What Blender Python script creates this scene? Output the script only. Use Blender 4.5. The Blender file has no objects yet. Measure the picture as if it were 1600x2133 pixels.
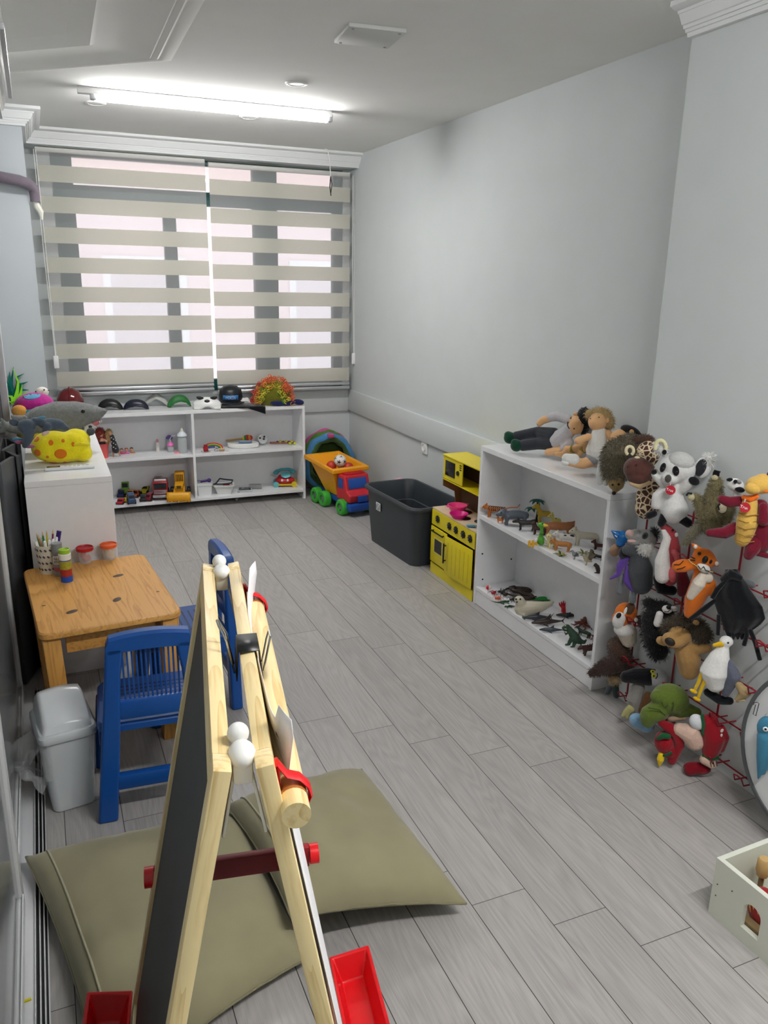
import bpy, bmesh, math, random
from mathutils import Vector, Matrix, Euler, noise
random.seed(7)
SC = bpy.context.scene
COL = SC.collection
PI = math.pi
R = math.radians
# ------------------------------------------------------------------ camera
FPX, CZ = 1655.752, 1.6
YAW, PITCH, ROLL = 0.40605604, 0.28420906, -0.018812
def _basis():
    f = Vector((math.sin(YAW)*math.cos(PITCH), math.cos(YAW)*math.cos(PITCH), -math.sin(PITCH)))
    r = Vector((math.cos(YAW), -math.sin(YAW), 0)); d = f.cross(r)
    r2 = math.cos(ROLL)*r + math.sin(ROLL)*d
    return r2, f.cross(r2), f
CR, CD, CF = _basis()
cam_d = bpy.data.cameras.new('camera'); cam = bpy.data.objects.new('camera', cam_d); COL.objects.link(cam)
m = Matrix((CR, -CD, -CF)).transposed().to_4x4(); m.translation = (0, 0, CZ); cam.matrix_world = m
cam_d.sensor_fit = 'HORIZONTAL'; cam_d.sensor_width = 36; cam_d.lens = 36*FPX/1600
cam_d.clip_start = .02; cam_d.clip_end = 80
SC.camera = cam
# ------------------------------------------------------------------ light and exposure
SC.view_settings.view_transform = 'Standard'; SC.view_settings.look = 'None'
SC.view_settings.gamma = 1; SC.view_settings.use_curve_mapping = False
SC.view_settings.exposure = 1.15
TUBE_FAR, TUBE_NEAR_ADDED, SKY = 60.0, 100.0, 0.72
SC.cycles.max_bounces = 7; SC.cycles.diffuse_bounces = 5; SC.cycles.glossy_bounces = 3
SC.cycles.transmission_bounces = 5; SC.cycles.transparent_max_bounces = 8
SC.cycles.caustics_reflective = False; SC.cycles.caustics_refractive = False
SC.cycles.use_denoising = True
w = bpy.data.worlds.new('sky'); SC.world = w; w.use_nodes = True
bg = w.node_tree.nodes['Background']; bg.inputs[0].default_value = (.93, .95, 1, 1); bg.inputs[1].default_value = SKY
# ------------------------------------------------------------------ pixel rays -> points on real planes
def ray(u, v):
    return CR*((u-800)/FPX) + CD*((v-1066.5)/FPX) + CF
def atz(u, v, z=0):
    d = ray(u, v); return d*((z-CZ)/d.z) + Vector((0, 0, CZ))
def aty(u, v, y):
    d = ray(u, v); return d*(y/d.y) + Vector((0, 0, CZ))
def atx(u, v, x):
    d = ray(u, v); return d*(x/d.x) + Vector((0, 0, CZ))
# ------------------------------------------------------------------ materials
def lin(h):
    if not isinstance(h, str): return tuple(h)+(1,)
    c = [int(h[i:i+2], 16)/255 for i in (0, 2, 4)]
    return tuple(x/12.92 if x < .04045 else ((x+.055)/1.055)**2.4 for x in c)+(1,)
_M = {}
def mat(col, rough=.5, kind='', spec=.5, metal=0, emit=0, alpha=1, trans=0, var=None, scale=None, bump=None, coat=0, ior=1.45):
    key = (str(col), rough, kind, spec, metal, emit, alpha, trans, var, scale, bump, coat)
    if key in _M: return _M[key]
    mt = bpy.data.materials.new((kind or 'paint')+'_'+str(len(_M))); mt.use_nodes = True
    N, L = mt.node_tree.nodes, mt.node_tree.links; b = N['Principled BSDF']
    c = lin(col); b.inputs['Base Color'].default_value = c; b.inputs['Roughness'].default_value = rough
    b.inputs['Specular IOR Level'].default_value = spec; b.inputs['Metallic'].default_value = metal
    b.inputs['Alpha'].default_value = alpha; b.inputs['Transmission Weight'].default_value = trans
    b.inputs['Coat Weight'].default_value = coat; b.inputs['IOR'].default_value = ior
    if emit: b.inputs['Emission Color'].default_value = c; b.inputs['Emission Strength'].default_value = emit
    d = {'plush': (.16, 160, .25), 'felt': (.10, 220, .15), 'cloth': (.10, 120, .2), 'fur': (.35, 90, .3), 'plastic': (.03, 30, 0), 'paint': (.03, 6, .02)}.get(kind)
    if d or var:
        d = d or (var, 40, 0); vr, sc, bp = var if var is not None else d[0], scale or d[1], bump if bump is not None else d[2]
        tc = N.new('ShaderNodeTexCoord'); nz = N.new('ShaderNodeTexNoise'); nz.inputs['Scale'].default_value = sc; nz.inputs['Detail'].default_value = 3
        L.new(tc.outputs['Object'], nz.inputs['Vector'])
        mx = N.new('ShaderNodeMix'); mx.data_type = 'RGBA'; L.new(nz.outputs['Fac'], mx.inputs[0])
        mx.inputs[6].default_value = tuple(x*(1-vr) for x in c[:3])+(1,); mx.inputs[7].default_value = tuple(min(1, x*(1+vr)) for x in c[:3])+(1,)
        L.new(mx.outputs[2], b.inputs['Base Color'])
        if bp:
            bu = N.new('ShaderNodeBump'); bu.inputs['Strength'].default_value = bp; bu.inputs['Distance'].default_value = .003
            L.new(nz.outputs['Fac'], bu.inputs['Height']); L.new(bu.outputs['Normal'], b.inputs['Normal'])
    if kind in ('plush', 'felt', 'fur', 'cloth'):
        b.inputs['Sheen Weight'].default_value = .25; b.inputs['Sheen Roughness'].default_value = .5
    _M[key] = mt; return mt
def plush(c, **k): return mat(c, .95, 'plush', spec=.1, **k)
def felt(c, **k): return mat(c, .9, 'felt', spec=.1, **k)
def cloth(c, **k): return mat(c, .9, 'cloth', spec=.1, **k)
def furm(c, **k): return mat(c, .8, 'fur', spec=.2, **k)
def plas(c, rough=.35, **k): return mat(c, rough, 'plastic', **k)
# ------------------------------------------------------------------ things
def tag(o, label, cat, group=None, kind=None):
    o['label'] = label; o['category'] = cat
    if group: o['group'] = group
    if kind: o['kind'] = kind
    return o
def thing(name, label, cat, loc, rz=0, group=None):
    o = bpy.data.objects.new(name, None); COL.objects.link(o); o.empty_display_size = .05
    o.location = loc; o.rotation_euler = (0, 0, R(rz)); return tag(o, label, cat, group)
def link(name, me, mats, parent=None, loc=None, rot=None, angle=40, smooth=True, label=None):
    o = bpy.data.objects.new(name, me); COL.objects.link(o)
    for mm in (mats if isinstance(mats, (list, tuple)) else [mats]): me.materials.append(mm)
    if smooth and len(me.polygons):
        me.polygons.foreach_set('use_smooth', [True]*len(me.polygons)); me.set_sharp_from_angle(angle=R(angle))
    if parent: o.parent = parent
    if loc is not None: o.location = loc
    if rot is not None: o.rotation_euler = rot
    if label: o['label'] = label
    return o
def rotm(e): return Euler([R(a) for a in e]).to_matrix().to_4x4()
def frame_to(d):                       # rotation taking +Z to d
    return Vector(d).to_track_quat('Z', 'Y').to_matrix().to_4x4()
class MB:                              # collects shapes into ONE mesh object
    def __init__(s): s.b = bmesh.new(); s.i = 0
    def m(s, i): s.i = i; return s
    def _add(s, fn, M):
        n0 = len(s.b.faces); r = fn(); vs = r['verts']
        bmesh.ops.transform(s.b, matrix=M, verts=vs)
        s.b.faces.ensure_lookup_table()
        for f in s.b.faces[n0:]: f.material_index = s.i
        return vs
    def box(s, c, d, rot=(0, 0, 0), bev=0, seg=2, taper=None):
        M = Matrix.Translation(c) @ (rotm(rot) if not isinstance(rot, Matrix) else rot) @ Matrix.Diagonal((*d, 1))
        n0 = len(s.b.faces)
        r = bmesh.ops.create_cube(s.b, size=1); vs = r['verts']
        if taper:
            for v in vs:
                if v.co.z > 0: v.co.x *= taper[0]; v.co.y *= taper[1]
        bmesh.ops.transform(s.b, matrix=M, verts=vs)
        if bev:
            es = list({e for v in vs for e in v.link_edges})
            bmesh.ops.bevel(s.b, geom=es, offset=bev, segments=seg, profile=.5, affect='EDGES')
        s.b.faces.ensure_lookup_table()
        for f in s.b.faces[n0:]: f.material_index = s.i
        return s
    def bx(s, x0, x1, y0, y1, z0, z1, bev=0, seg=2):
        return s.box(((x0+x1)/2, (y0+y1)/2, (z0+z1)/2), (abs(x1-x0), abs(y1-y0), abs(z1-z0)), bev=bev, seg=seg)
    def cyl(s, p0, p1, r0, r1=None, seg=20, cap=True):
        p0, p1 = Vector(p0), Vector(p1); r1 = r0 if r1 is None else r1; d = p1-p0
        M = Matrix.Translation((p0+p1)/2) @ frame_to(d)
        s._add(lambda: bmesh.ops.create_cone(s.b, cap_ends=cap, segments=seg, radius1=max(r0, 1e-5), radius2=max(r1, 1e-5), depth=d.length), M); return s
    def ell(s, c, r, rot=(0, 0, 0), seg=20):
        r = (r, r, r) if isinstance(r, (int, float)) else r
        M = Matrix.Translation(c) @ (rotm(rot) if not isinstance(rot, Matrix) else rot) @ Matrix.Diagonal((*r, 1))
        s._add(lambda: bmesh.ops.create_uvsphere(s.b, u_segments=seg, v_segments=max(6, seg*2//3), radius=1), M); return s
    def lathe(s, prof, c=(0, 0, 0), rot=(0, 0, 0), seg=28, sx=1, sy=1):
        M = Matrix.Translation(c) @ (rotm(rot) if not isinstance(rot, Matrix) else rot)
        rings = []
        for r, z in prof:
            if r < 1e-6: rings.append([s.b.verts.new(M @ Vector((0, 0, z)))])
            else: rings.append([s.b.verts.new(M @ Vector((r*sx*math.cos(2*PI*k/seg), r*sy*math.sin(2*PI*k/seg), z))) for k in range(seg)])
        for a, b in zip(rings, rings[1:]):
            for k in range(seg):
                q = [a[k % len(a)], a[(k+1) % seg % len(a)], b[(k+1) % seg % len(b)], b[k % len(b)]]
                q = list(dict.fromkeys(q))
                if len(q) > 2:
                    f = s.b.faces.new(q); f.material_index = s.i
        return s
    def tube(s, pts, r, seg=8, closed=False, flat=1, cap=True):
        pts = [Vector(p) for p in pts]; n = len(pts); rs = r if isinstance(r, (list, tuple)) else [r]*n
        up = None; rings = []
        for i, p in enumerate(pts):
            a, b = pts[(i-1) % n] if closed or i else p, pts[(i+1) % n] if closed or i < n-1 else p
            t = (b-a).normalized() if (b-a).length > 1e-9 else Vector((0, 0, 1))
            if up is None: up = t.orthogonal().normalized() if abs(t.z) > .95 else Vector((0, 0, 1))
            x = t.cross(up);  x = x.normalized() if x.length > 1e-6 else t.orthogonal().normalized()
            y = x.cross(t).normalized(); up = y
            rings.append([s.b.verts.new(p+(x*math.cos(2*PI*k/seg)*flat+y*math.sin(2*PI*k/seg))*rs[i]) for k in range(seg)])
        pr = list(zip(rings, rings[1:]))+([(rings[-1], rings[0])] if closed else [])
        for a, b in pr:
            for k in range(seg):
                f = s.b.faces.new((a[k], a[(k+1) % seg], b[(k+1) % seg], b[k])); f.material_index = s.i
        if cap and not closed:
            for q in (rings[0][::-1], rings[-1]):
                f = s.b.faces.new(q); f.material_index = s.i
        return s
    def prism(s, poly, depth, M=None, hole=None):      # poly in xy, extruded 0..depth along z
        M = M or Matrix.Identity(4)
        bot = [s.b.verts.new(M @ Vector((x, y, 0))) for x, y in poly]; top = [s.b.verts.new(M @ Vector((x, y, depth))) for x, y in poly]
        n = len(poly); fs = []
        for k in range(n): fs.append(s.b.faces.new((bot[k], bot[(k+1) % n], top[(k+1) % n], top[k])))
        fs.append(s.b.faces.new(top))
        fs.append(s.b.faces.new(bot[::-1]))
        for f in fs: f.material_index = s.i
        return s
    def grid(s, fn, nu, nv, closed_u=False):           # fn(a,b)->point, a,b in 0..1
        vs = [[s.b.verts.new(fn(i/nu, j/nv)) for j in range(nv+1)] for i in range(nu if closed_u else nu+1)]
        for i in range(nu):
            for j in range(nv):
                f = s.b.faces.new((vs[i][j], vs[(i+1) % len(vs)][j], vs[(i+1) % len(vs)][j+1], vs[i][j+1])); f.material_index = s.i
        return s
    def tri(s, a, b, c):
        f = s.b.faces.new([s.b.verts.new(p) for p in (a, b, c)]); f.material_index = s.i
    def obj(s, name, mats, parent=None, loc=None, rot=None, angle=40, smooth=True, label=None, thick=0, sub=0, fix=True):
        if fix: bmesh.ops.recalc_face_normals(s.b, faces=s.b.faces)
        me = bpy.data.meshes.new(name); s.b.to_mesh(me); s.b.free()
        o = link(name, me, mats, parent, loc, rot, angle, smooth, label)
        if thick: q = o.modifiers.new('thickness', 'SOLIDIFY'); q.thickness = thick; q.offset = 0
        if sub: q = o.modifiers.new('rounding', 'SUBSURF'); q.levels = sub; q.render_levels = sub
        return o
def structure(o): o['kind'] = 'structure'; return o
def bake(o, keep=True):
    dg = bpy.context.evaluated_depsgraph_get(); me = bpy.data.meshes.new_from_object(o.evaluated_get(dg), depsgraph=dg)
    o.modifiers.clear(); o.data = me; return o
def text_mesh(s, size, depth=.0004):
    cu = bpy.data.curves.new('lettering', 'FONT'); cu.body = s; cu.size = size; cu.extrude = depth; cu.align_x = 'CENTER'; cu.align_y = 'CENTER'
    o = bpy.data.objects.new('lettering', cu); COL.objects.link(o)
    dg = bpy.context.evaluated_depsgraph_get(); me = bpy.data.meshes.new_from_object(o.evaluated_get(dg), depsgraph=dg)
    bpy.data.objects.remove(o); return me
# ------------------------------------------------------------------ soft bodies: many lumps fused into one skin
def blob(name, shapes, mt, parent=None, vox=None, smooth=3, loc=None, fur=None, rot=None, label=None):
    b = MB()
    for s in shapes:
        if s[0] == 'e': b.ell(s[1], s[2], s[3] if len(s) > 3 else (0, 0, 0), seg=18)
        else:
            pts, rs = s[1], s[2]
            q = [Vector(p) for p in pts]; P, Q = [q[0]], [rs[0]]
            for i in range(len(q)-1):
                for t in (1/3, 2/3, 1): P.append(q[i].lerp(q[i+1], t)); Q.append(rs[i]*(1-t)+rs[i+1]*t)
            b.tube(P, Q, seg=12)
            b.ell(q[0], rs[0], seg=12); b.ell(q[-1], rs[-1], seg=12)
    me = bpy.data.meshes.new(name); b.b.to_mesh(me); b.b.free()
    o = link(name, me, mt, parent, loc, rot, 180, label=label)
    co = [v.co for v in me.vertices]
    size = max(max(c[i] for c in co)-min(c[i] for c in co) for i in range(3))
    q = o.modifiers.new('fuse', 'REMESH'); q.mode = 'VOXEL'; q.voxel_size = vox or size/52; q.use_smooth_shade = True
    if smooth: q = o.modifiers.new('soften', 'SMOOTH'); q.factor = .6; q.iterations = smooth
    bake(o)
    if fur: fuzz(o, *fur)
    return o
def fuzz(o, n, ln, wd, mt, droop=.4, keep=None, name='fur', spread=.5):
    """real tapered tufts rooted on the skin of o, as one part"""
    me = o.data; me.calc_loop_triangles(); rnd = random.Random(n)
    tris = [t for t in me.loop_triangles]; ar = [t.area for t in tris]
    b = bmesh.new()
    for t in rnd.choices(tris, ar, k=n):
        a = [me.vertices[i].co for i in t.vertices]; x, y = rnd.random(), rnd.random()
        if x+y > 1: x, y = 1-x, 1-y
        p = a[0]+(a[1]-a[0])*x+(a[2]-a[0])*y
        if keep and not keep(p): continue
        nm = (t.normal+Vector((rnd.gauss(0, spread), rnd.gauss(0, spread), rnd.gauss(0, spread)-droop))).normalized()
        side = nm.cross(Vector((rnd.gauss(0, 1), rnd.gauss(0, 1), rnd.gauss(0, 1))))
        if side.length < 1e-4: continue
        side = side.normalized()*wd; l = ln*rnd.uniform(.6, 1.2); md = p+(nm*.7+t.normal*.3)*l*.55; tp = p+nm*l+Vector((0, 0, -droop*.3*l))
        v = [b.verts.new(q) for q in (p-side-t.normal*ln*.1, p+side-t.normal*ln*.1, md+side*.7, md-side*.7, tp)]
        b.faces.new(v[:4]); b.faces.new((v[3], v[2], v[4]))
    m2 = bpy.data.meshes.new(name); b.to_mesh(m2); b.free()
    return link(name, m2, mt, o, smooth=False)
class Frame:                            # an upright plane through a real point, seen square on from the room
    def __init__(s, pt, u0, v0):
        s.o = Vector(pt); h = Vector((s.o.x, s.o.y, 0)).normalized(); s.f = h; s.r = Vector((h.y, -h.x, 0))
        s.yaw = math.degrees(math.atan2(s.r.y, s.r.x)); s.inv = Matrix.Rotation(-R(s.yaw), 3, 'Z')
        a = s.hit(u0, v0); s.k = (s.hit(u0+1, v0)-a).length
    def hit(s, u, v, d=0):
        q = s.o+s.f*d; r = ray(u, v); t = (q-Vector((0, 0, CZ))).dot(s.f)/r.dot(s.f); return r*t+Vector((0, 0, CZ))
    def p(s, u, v, d=0): return s.inv @ (s.hit(u, v, d*s.k)-s.o)
FR = None
def fthing(name, label, cat, pt, u0, v0, group=None):
    global FR
    FR = Frame(pt, u0, v0); o = thing(name, label, cat, pt, FR.yaw, group); return o
def P_(u, v, d=0): return FR.p(u, v, d)
def E_(u, v, ru, rv, d=0, rd=None, a=0):
    k = FR.k; return ('e', FR.p(u, v, d), (ru*k, (rd if rd is not None else min(ru, rv))*k, rv*k), (0, a, 0))
def C_(pts, rs):
    k = FR.k; rs = rs if isinstance(rs, (list, tuple)) else [rs]*len(pts)
    return ('t', [FR.p(*q) for q in pts], [r*k for r in rs])
def ellpart(name, parent, mt, *es, seg=16):
    b = MB()
    for e in es: b.ell(e[1], e[2], e[3], seg=seg)
    return b.obj(name, mt, parent)
def flatpart(name, parent, mt, pts, d, th=3):          # a stitched felt patch: outline in the frame, real thickness
    b = MB(); k = FR.k
    q = [FR.p(u, v, d) for u, v in pts]
    M = Matrix(((1, 0, 0, 0), (0, 0, -1, 0), (0, 1, 0, 0), (0, 0, 0, 1)))
    y = q[0].y
    b.prism([(c.x, c.z) for c in q], th*k, Matrix.Translation((0, y, 0)) @ M)
    return b.obj(name, mt, parent)
# ================================================================== the room
WALL = mat((.60, .635, .635), .75, 'paint', spec=.25)
CEIL = mat((.80, .80, .785), .9, 'paint', spec=.1)
PLAS = mat((.80, .815, .82), .7, 'paint', spec=.2)
WHT = mat((.84, .845, .86), .22, 'plastic', spec=.5)          # melamine boards
ALU = mat((.72, .73, .75), .3, '', metal=.9)
BLK = plas('101113', .45)
def floor_material():
    mt = bpy.data.materials.new('laminate_planks'); mt.use_nodes = True
    N, L = mt.node_tree.nodes, mt.node_tree.links; b = N['Principled BSDF']
    def mth(op, a, c=None, d=None):
        n = N.new('ShaderNodeMath'); n.operation = op
        for i, v in enumerate((a, c, d)):
            if v is None: continue
            if isinstance(v, (int, float)): n.inputs[i].default_value = v
            else: L.new(v, n.inputs[i])
        return n.outputs[0]
    tc = N.new('ShaderNodeTexCoord'); sp = N.new('ShaderNodeSeparateXYZ'); L.new(tc.outputs['Object'], sp.inputs[0])
    x, y = sp.outputs[0], sp.outputs[1]
    W, LEN = .1648, .8985
    cx = mth('DIVIDE', mth('SUBTRACT', x, .5936), W); i = mth('FLOOR', cx); fx = mth('FRACT', cx)
    cy = mth('DIVIDE', mth('ADD', mth('SUBTRACT', y, .882), mth('MULTIPLY', i, .139)), LEN); j = mth('FLOOR', cy); fy = mth('FRACT', cy)
    ex = mth('MULTIPLY', mth('MINIMUM', fx, mth('SUBTRACT', 1, fx)), W); ey = mth('MULTIPLY', mth('MINIMUM', fy, mth('SUBTRACT', 1, fy)), LEN)
    seam = mth('LESS_THAN', mth('MINIMUM', ex, mth('ADD', ey, .0002)), .0011)
    rid = mth('ADD', mth('MULTIPLY', i, 7.31), mth('MULTIPLY', j, 3.77))
    cb = N.new('ShaderNodeCombineXYZ'); L.new(mth('MULTIPLY', x, 1), cb.inputs[0]); L.new(mth('MULTIPLY', y, .11), cb.inputs[1]); L.new(rid, cb.inputs[2])
    n1 = N.new('ShaderNodeTexNoise'); n1.inputs['Scale'].default_value = 7; n1.inputs['Detail'].default_value = 2; L.new(cb.outputs[0], n1.inputs['Vector'])
    rings = mth('FRACT', mth('MULTIPLY', n1.outputs['Fac'], 22)); rings = mth('ABSOLUTE', mth('SUBTRACT', rings, .5))
    cb2 = N.new('ShaderNodeCombineXYZ'); L.new(mth('MULTIPLY', x, 260), cb2.inputs[0]); L.new(mth('MULTIPLY', y, 9), cb2.inputs[1]); L.new(rid, cb2.inputs[2])
    n2 = N.new('ShaderNodeTexNoise'); n2.inputs['Scale'].default_value = 1; n2.inputs['Detail'].default_value = 3; L.new(cb2.outputs[0], n2.inputs['Vector'])
    wn = N.new('ShaderNodeTexWhiteNoise'); wn.noise_dimensions = '1D'; L.new(rid, wn.inputs['W'])
    n3 = N.new('ShaderNodeTexNoise'); n3.inputs['Scale'].default_value = 3.5; L.new(cb.outputs[0], n3.inputs['Vector'])
    t = mth('ADD', mth('ADD', mth('MULTIPLY', rings, .26), mth('MULTIPLY', n2.outputs['Fac'], .42)), mth('ADD', mth('MULTIPLY', n3.outputs['Fac'], .35), mth('MULTIPLY', wn.outputs['Value'], .12)))
    rp = N.new('ShaderNodeValToRGB'); e = rp.color_ramp.elements
    e[0].position = .26; e[0].color = (.285, .272, .262, 1); e[1].position = .86; e[1].color = (.52, .50, .48, 1); L.new(t, rp.inputs[0])
    mx = N.new('ShaderNodeMix'); mx.data_type = 'RGBA'; L.new(seam, mx.inputs[0]); L.new(rp.outputs[0], mx.inputs[6]); mx.inputs[7].default_value = (.03, .028, .027, 1)
    L.new(mx.outputs[2], b.inputs['Base Color']); b.inputs['Roughness'].default_value = .42; b.inputs['Specular IOR Level'].default_value = .35
    bu = N.new('ShaderNodeBump'); bu.inputs['Strength'].default_value = .12; bu.inputs['Distance'].default_value = .002
    L.new(mth('SUBTRACT', n2.outputs['Fac'], seam), bu.inputs['Height']); L.new(bu.outputs[0], b.inputs['Normal'])
    return mt
RX, NX, LX, BY, CY = 2.21, 2.016, -.21, 5.87, 2.264
structure(MB().bx(-.3, 2.4, -2.7, 6.2, -.05, 0).obj('floor', floor_material()))
structure(MB().bx(-.3, 2.4, -2.7, 6.2, 2.45, 2.55).obj('ceiling', CEIL))
structure(MB().bx(LX-.1, LX, -2.7, 6.2, 0, 2.45).obj('wall_left', WALL))
structure(MB().bx(RX, RX+.1, CY, 6.2, 0, 2.45).obj('wall_right', WALL))
structure(MB().bx(NX, RX+.1, -2.7, CY, 0, 2.45).obj('wall_right', WALL))
structure(MB().bx(LX, NX, -2.7, -2.6, 0, 2.45).obj('wall_front', WALL))
structure(MB().bx(LX, RX, BY, 6.1, 0, .775).bx(LX, RX, 5.73, 6.1, 2.362, 2.45).bx(LX, .17, 5.93, 6.1, .775, 2.362).bx(2.17, RX, 5.93, 6.1, .775, 2.362).obj('wall_back', WALL))
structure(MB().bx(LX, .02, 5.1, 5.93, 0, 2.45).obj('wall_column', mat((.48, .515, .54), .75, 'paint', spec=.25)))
structure(MB().bx(RX-.02, RX, CY, BY, .612, .774, bev=.002).obj('trim_1', WALL))
structure(MB().bx(.02, RX-.02, BY-.02, BY, .605, .772, bev=.002).obj('trim_2', WALL))
def sweep(path, prof, name, mt):
    b = MB(); n = len(path); rings = []
    pts = [Vector((*p, 0)) for p in path]
    def right(a, c):
        d = (c-a).normalized(); return Vector((d.y, -d.x, 0))
    for i, p in enumerate(pts):
        if i == 0: o = right(p, pts[1])
        elif i == n-1: o = right(pts[i-1], p)
        else:
            r1, r2 = right(pts[i-1], p), right(p, pts[i+1]); s = (r1+r2); o = s*(2/s.dot(s))
        rings.append([b.b.verts.new(p+o*q[0]+Vector((0, 0, q[1]))) for q in prof])
    for A, B in zip(rings, rings[1:]):
        for k in range(len(prof)): b.b.faces.new((A[k], A[(k+1) % len(prof)], B[(k+1) % len(prof)], B[k]))
    b.b.faces.new(rings[0]); b.b.faces.new(rings[-1][::-1])
    return structure(b.obj(name, mt, angle=25))
CP = [(0, -.09), (.018, -.09), (.022, -.078), (.028, -.078), (.031, -.069), (.038, -.069), (.041, -.06), (.047, -.058), (.062, -.03), (.066, -.03), (.069, -.022), (.082, -.022), (.1, -.014), (.1, 0), (0, 0)]
CPZ = [(d, 2.45+z) for d, z in CP]
sweep([(LX, 5.1), (.02, 5.1), (.02, 5.73), (RX, 5.73)], CPZ, 'trim_3', PLAS)
sweep([(NX, CY), (NX, -2.6)], CPZ, 'trim_4', PLAS)
sweep([(-.21, 4.42), (.602, 3.69), (.57, 2.2)], [(0, 2.45), (0, 2.442), (.03, 2.436), (.05, 2.44), (.06, 2.434), (.08, 2.44), (.09, 2.432), (.12, 2.44), (.3, 2.438), (.32, 2.43), (.36, 2.436), (.4, 2.45)], 'trim_5', CEIL)
# ------------------------------------------------------------------ window, street outside
TEAL = mat('0d4f4b', .4, '')
b = MB()
b.bx(.17, .30, 5.94, 6.0, .79, 2.36).bx(2.10, 2.17, 5.94, 6.0, .79, 2.36).bx(.863, .948, 5.945, 5.995, .79, 2.07).bx(1.496, 1.669, 5.94, 6.0, .79, 2.36).bx(.17, 2.17, 5.938, 6.0, 2.07, 2.16).bx(.17, 2.17, 5.94, 6.0, .775, .87).bx(.17, 2.17, 5.94, 6.0, 2.33, 2.362)
win = structure(b.obj('window_1', TEAL))
g = MB()
for x0, x1 in ((.3, .863), (.948, 1.496), (1.669, 2.10)): g.bx(x0, x1, 5.965, 5.969, .87, 2.07)
for x0, x1 in ((.3, 1.496), (1.669, 2.10)): g.bx(x0, x1, 5.965, 5.969, 2.16, 2.33)
gm = bpy.data.materials.new('window_glass'); gm.use_nodes = True; N, L = gm.node_tree.nodes, gm.node_tree.links
N.clear(); ou = N.new('ShaderNodeOutputMaterial'); mxs = N.new('ShaderNodeMixShader'); tr = N.new('ShaderNodeBsdfTransparent'); gl = N.new('ShaderNodeBsdfGlossy'); gl.inputs['Roughness'].default_value = .02
fr = N.new('ShaderNodeFresnel'); L.new(fr.outputs[0], mxs.inputs[0]); L.new(tr.outputs[0], mxs.inputs[1]); L.new(gl.outputs[0], mxs.inputs[2]); L.new(mxs.outputs[0], ou.inputs[0])
GLASS = gm
g.obj('pane', GLASS, win)
fac = thing('building', 'pale pink building across the street beyond the zebra blinds', 'building', (1.2, 9.5, 0))
MB().bx(-7, 7, 0, .4, -3, 6).obj('facade', mat((.92, .80, .80), .9, 'paint'), fac)
MB().bx(-7, 7, -.06, 0, 2.62, 2.85).obj('ledge', mat((.9, .72, .68), .9, 'paint'), fac)
for x, z in ((-2.4, .2), (-.5, .2), (1.6, .2)):
    fo = MB().bx(x, x+.9, -.03, 0, z, z+1.6, bev=.01).obj('window', mat((.95, .95, .96), .5, 'paint'), fac)
    MB().bx(x+.08, x+.82, -.035, -.03, z+.08, z+1.52).obj('pane', mat((.80, .74, .76), .3, ''), fo)
# ------------------------------------------------------------------ zebra roller blinds
def fabric(col, through):
    mt = bpy.data.materials.new('blind_fabric'); mt.use_nodes = True; N, L = mt.node_tree.nodes, mt.node_tree.links
    N.clear(); ou = N.new('ShaderNodeOutputMaterial'); df = N.new('ShaderNodeBsdfDiffuse'); tl = N.new('ShaderNodeBsdfTranslucent'); tp = N.new('ShaderNodeBsdfTransparent')
    df.inputs[0].default_value = tl.inputs[0].default_value = (*col, 1)
    a = N.new('ShaderNodeMixShader'); a.inputs[0].default_value = .38; L.new(df.outputs[0], a.inputs[1]); L.new(tl.outputs[0], a.inputs[2])
    c = N.new('ShaderNodeMixShader'); c.inputs[0].default_value = through; L.new(a.outputs[0], c.inputs[1]); L.new(tp.outputs[0], c.inputs[2]); L.new(c.outputs[0], ou.inputs[0])
    return mt
OPQ, SHEER = fabric((.74, .72, .63), 0.0), fabric((.86, .84, .84), .62)
for nm, x0, x1, dz in (('hung at the side of the pipe and column', .085, 1.135, .008), ('hung beside the long bare wall', 1.16, 2.178, -.012)):
    t = thing('roller_blind', 'beige zebra striped roller blind '+nm, 'blind', (0, 5.80, dz), 0, 'zebra blinds in the window')
    b = MB(); y = 0; z = 2.34; cuts = [2.34]
    for i in range(8): cuts += [2.246-.1838*i, 2.246-.1838*i-.098]
    cuts.append(.845)
    for i, (za, zb) in enumerate(zip(cuts, cuts[1:])):
        b.m(0 if i % 2 else 1); b.grid(lambda a, c: Vector((x0+(x1-x0)*a, .002*math.sin(a*9+i), za+(zb-za)*c)), 12, 1)
    b.obj('fabric', [OPQ, SHEER], t, fix=False)
    MB().cyl((x0, .02, 2.338), (x1, .02, 2.338), .016).obj('roller', mat((.72, .72, .68), .5, 'plastic'), t)
    MB().bx(x0, x1, -.012, .012, .828, .848, bev=.004).bx(x0, x1, -.018, .016, .797, .822, bev=.005).obj('bottom_rail', ALU, t)
    cxx = x0-.008 if x0 < 1 else x1+.014
    MB().tube([(cxx, -.02, 2.33), (cxx+.002, -.022, 1.7), (cxx+.012, -.03, 1.05)], .0022, 6).tube([(cxx+.012, -.01, 2.33), (cxx+.016, -.016, 1.7), (cxx+.016, -.03, 1.05)], .0022, 6).obj('chain', mat((.85, .85, .83), .4, 'plastic'), t)
    MB().bx(cxx-.004, cxx+.03, -.04, -.02, .985, 1.07, bev=.008).obj('chain_tensioner', mat((.88, .88, .88), .3, 'plastic'), t)
structure(MB().bx(.02, RX-.02, 5.84, 5.93, .772, .79, bev=.003).obj('trim_6', WALL))
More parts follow.
